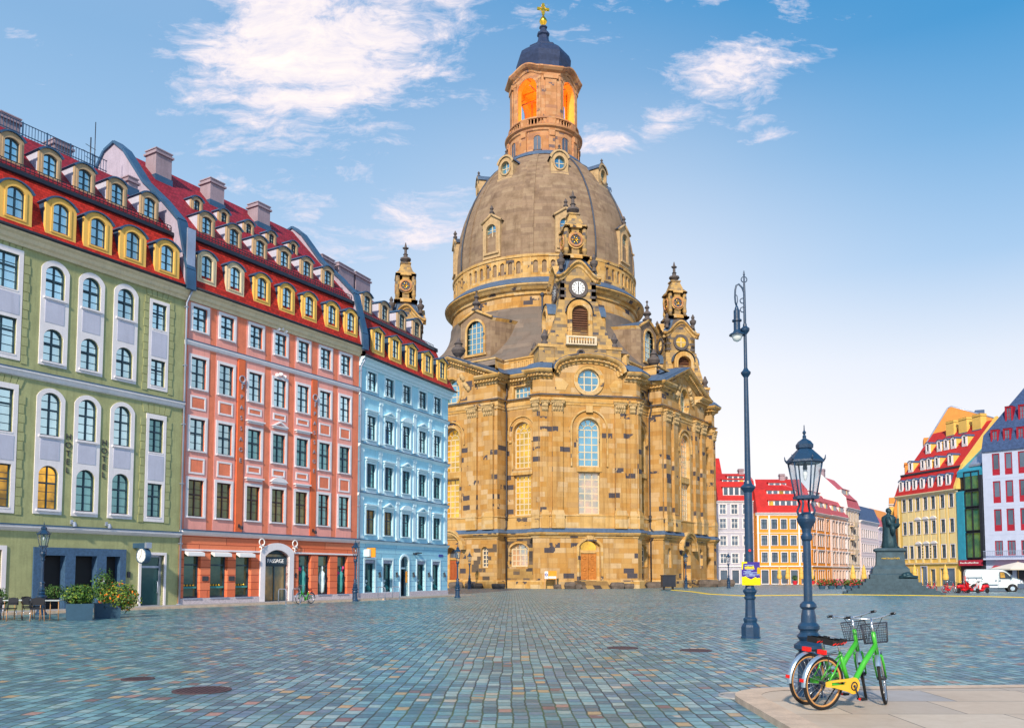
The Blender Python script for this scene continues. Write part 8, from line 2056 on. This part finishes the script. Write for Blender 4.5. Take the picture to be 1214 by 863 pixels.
def folded_parasol(x, y, h, label, mat='parasol_yellow'):
    T = thing('folded_parasol', (x, y, 0), label, 'parasol', 'folded parasols'); Z0 = V((0, 0, 0))
    m = MB(); m.lathe((0, 0, 0), [(.05, .9), (.36, 1.0), (.42, 1.3), (.30, 1.9), (.34, 2.0), (.2, h - .4), (.04, h)], 9, 0, False); m.build('canopy', [mat], T, Z0)
    m = MB(); m.tube([(0, 0, 0), (0, 0, h + .1)], .04, 6); m.bx((0, 0, .06), .7, .7, .12); m.build('pole', ['wood_leg'], T, Z0)
for x, y, lb in ((44.6, 141, 'folded yellow parasol at the left of the orange house'), (46.3, 142, 'folded yellow parasol near the tall lamp post poster'), (48.6, 142, 'folded yellow parasol by the third door of the orange house'), (49.6, 140, 'folded yellow parasol next to the lantern post'), (49.2, 122, 'folded tan parasol above the flower boxes'), (51.0, 122.5, 'folded orange parasol right of the flower boxes'), (58.5, 122.8, 'folded parasol before the yellow house doorway'), (60.0, 117, 'folded parasol at the right end of the yellow house')):
    folded_parasol(x, y, 3.1, lb)
folded_parasol(51.6, 121, 2.9, 'folded dark blue parasol beside the monument', 'roof_blue_far')
T = thing('open_parasol', (60.5, 101, 0), 'open cream parasol above the roof of the white van', 'parasol'); Z0 = V((0, 0, 0))
m = MB(); m.lathe((0, 0, 0), [(3.2, 2.25), (3.25, 2.4), (1.6, 2.85), (.1, 3.2)], 8, 0, False, cap=False); m.lathe((0, 0, 0), [(3.15, 2.28), (.1, 3.1)], 8, 0, False, cap=False); m.build('canopy', ['awning_cream'], T, Z0); m = MB(); m.tube([(0, 0, 0), (0, 0, 3.3)], .05, 6); m.build('pole', ['wood_leg'], T, Z0)
FLW = [(37.0, 101, 'flower_red', 'red'), (38.3, 101.5, 'flower_red', 'dark red'), (39.4, 102, 'flower_pink', 'pink'), (40.6, 102.3, 'flower_red', 'mixed red'), (41.8, 103, 'flower_red', 'deep red'), (43.0, 103.4, 'flower_pink', 'rosy'), (44.2, 104, 'flower_red', 'bright red')]
for i, (x, y, fm_, nm) in enumerate(FLW):
    shrub('flower_tub', (x, y, .75), (.75, .6, .5), '%s flower tub, %s in the row from the lantern post toward the monument' % (nm, ('first', 'second', 'third', 'fourth', 'fifth', 'sixth', 'last')[i]), 260, .22, (('leaf_mid', 3), ('leaf_dark', 3), (fm_, 3)), 'flower tub', 'flower tubs at the far terrace', seed=70 + i)
    m = MB(); m.lathe((0, 0, 0), [(.35, -.0), (.45, .4), (.4, .4)], 10); o = m.build('tub', ['planter_blue'], bpy.context.scene.objects[-1] if False else COL.objects[-3] if False else None, Z0); o.parent = [q for q in COL.objects if q.name.startswith('flower_tub')][-1]; o.location = (0, 0, -.25)
for x, y, lb in ((48.0, 143.5, 'red flower pot left before the orange house'), (50.8, 143, 'red flower pot right before the orange house')):
    T = shrub('potted_plant', (x, y, 1.15), (.5, .5, .5), lb, 160, .22, (('leaf_mid', 3), ('leaf_dark', 2)), 'plant', 'potted plants at the orange house', seed=int(x)); m = MB(); m.lathe((0, 0, 0), [(.3, -.65), (.42, 0.0), (.36, .0)], 10); o = m.build('pot', ['flower_red'], None, Z0); o.parent = T
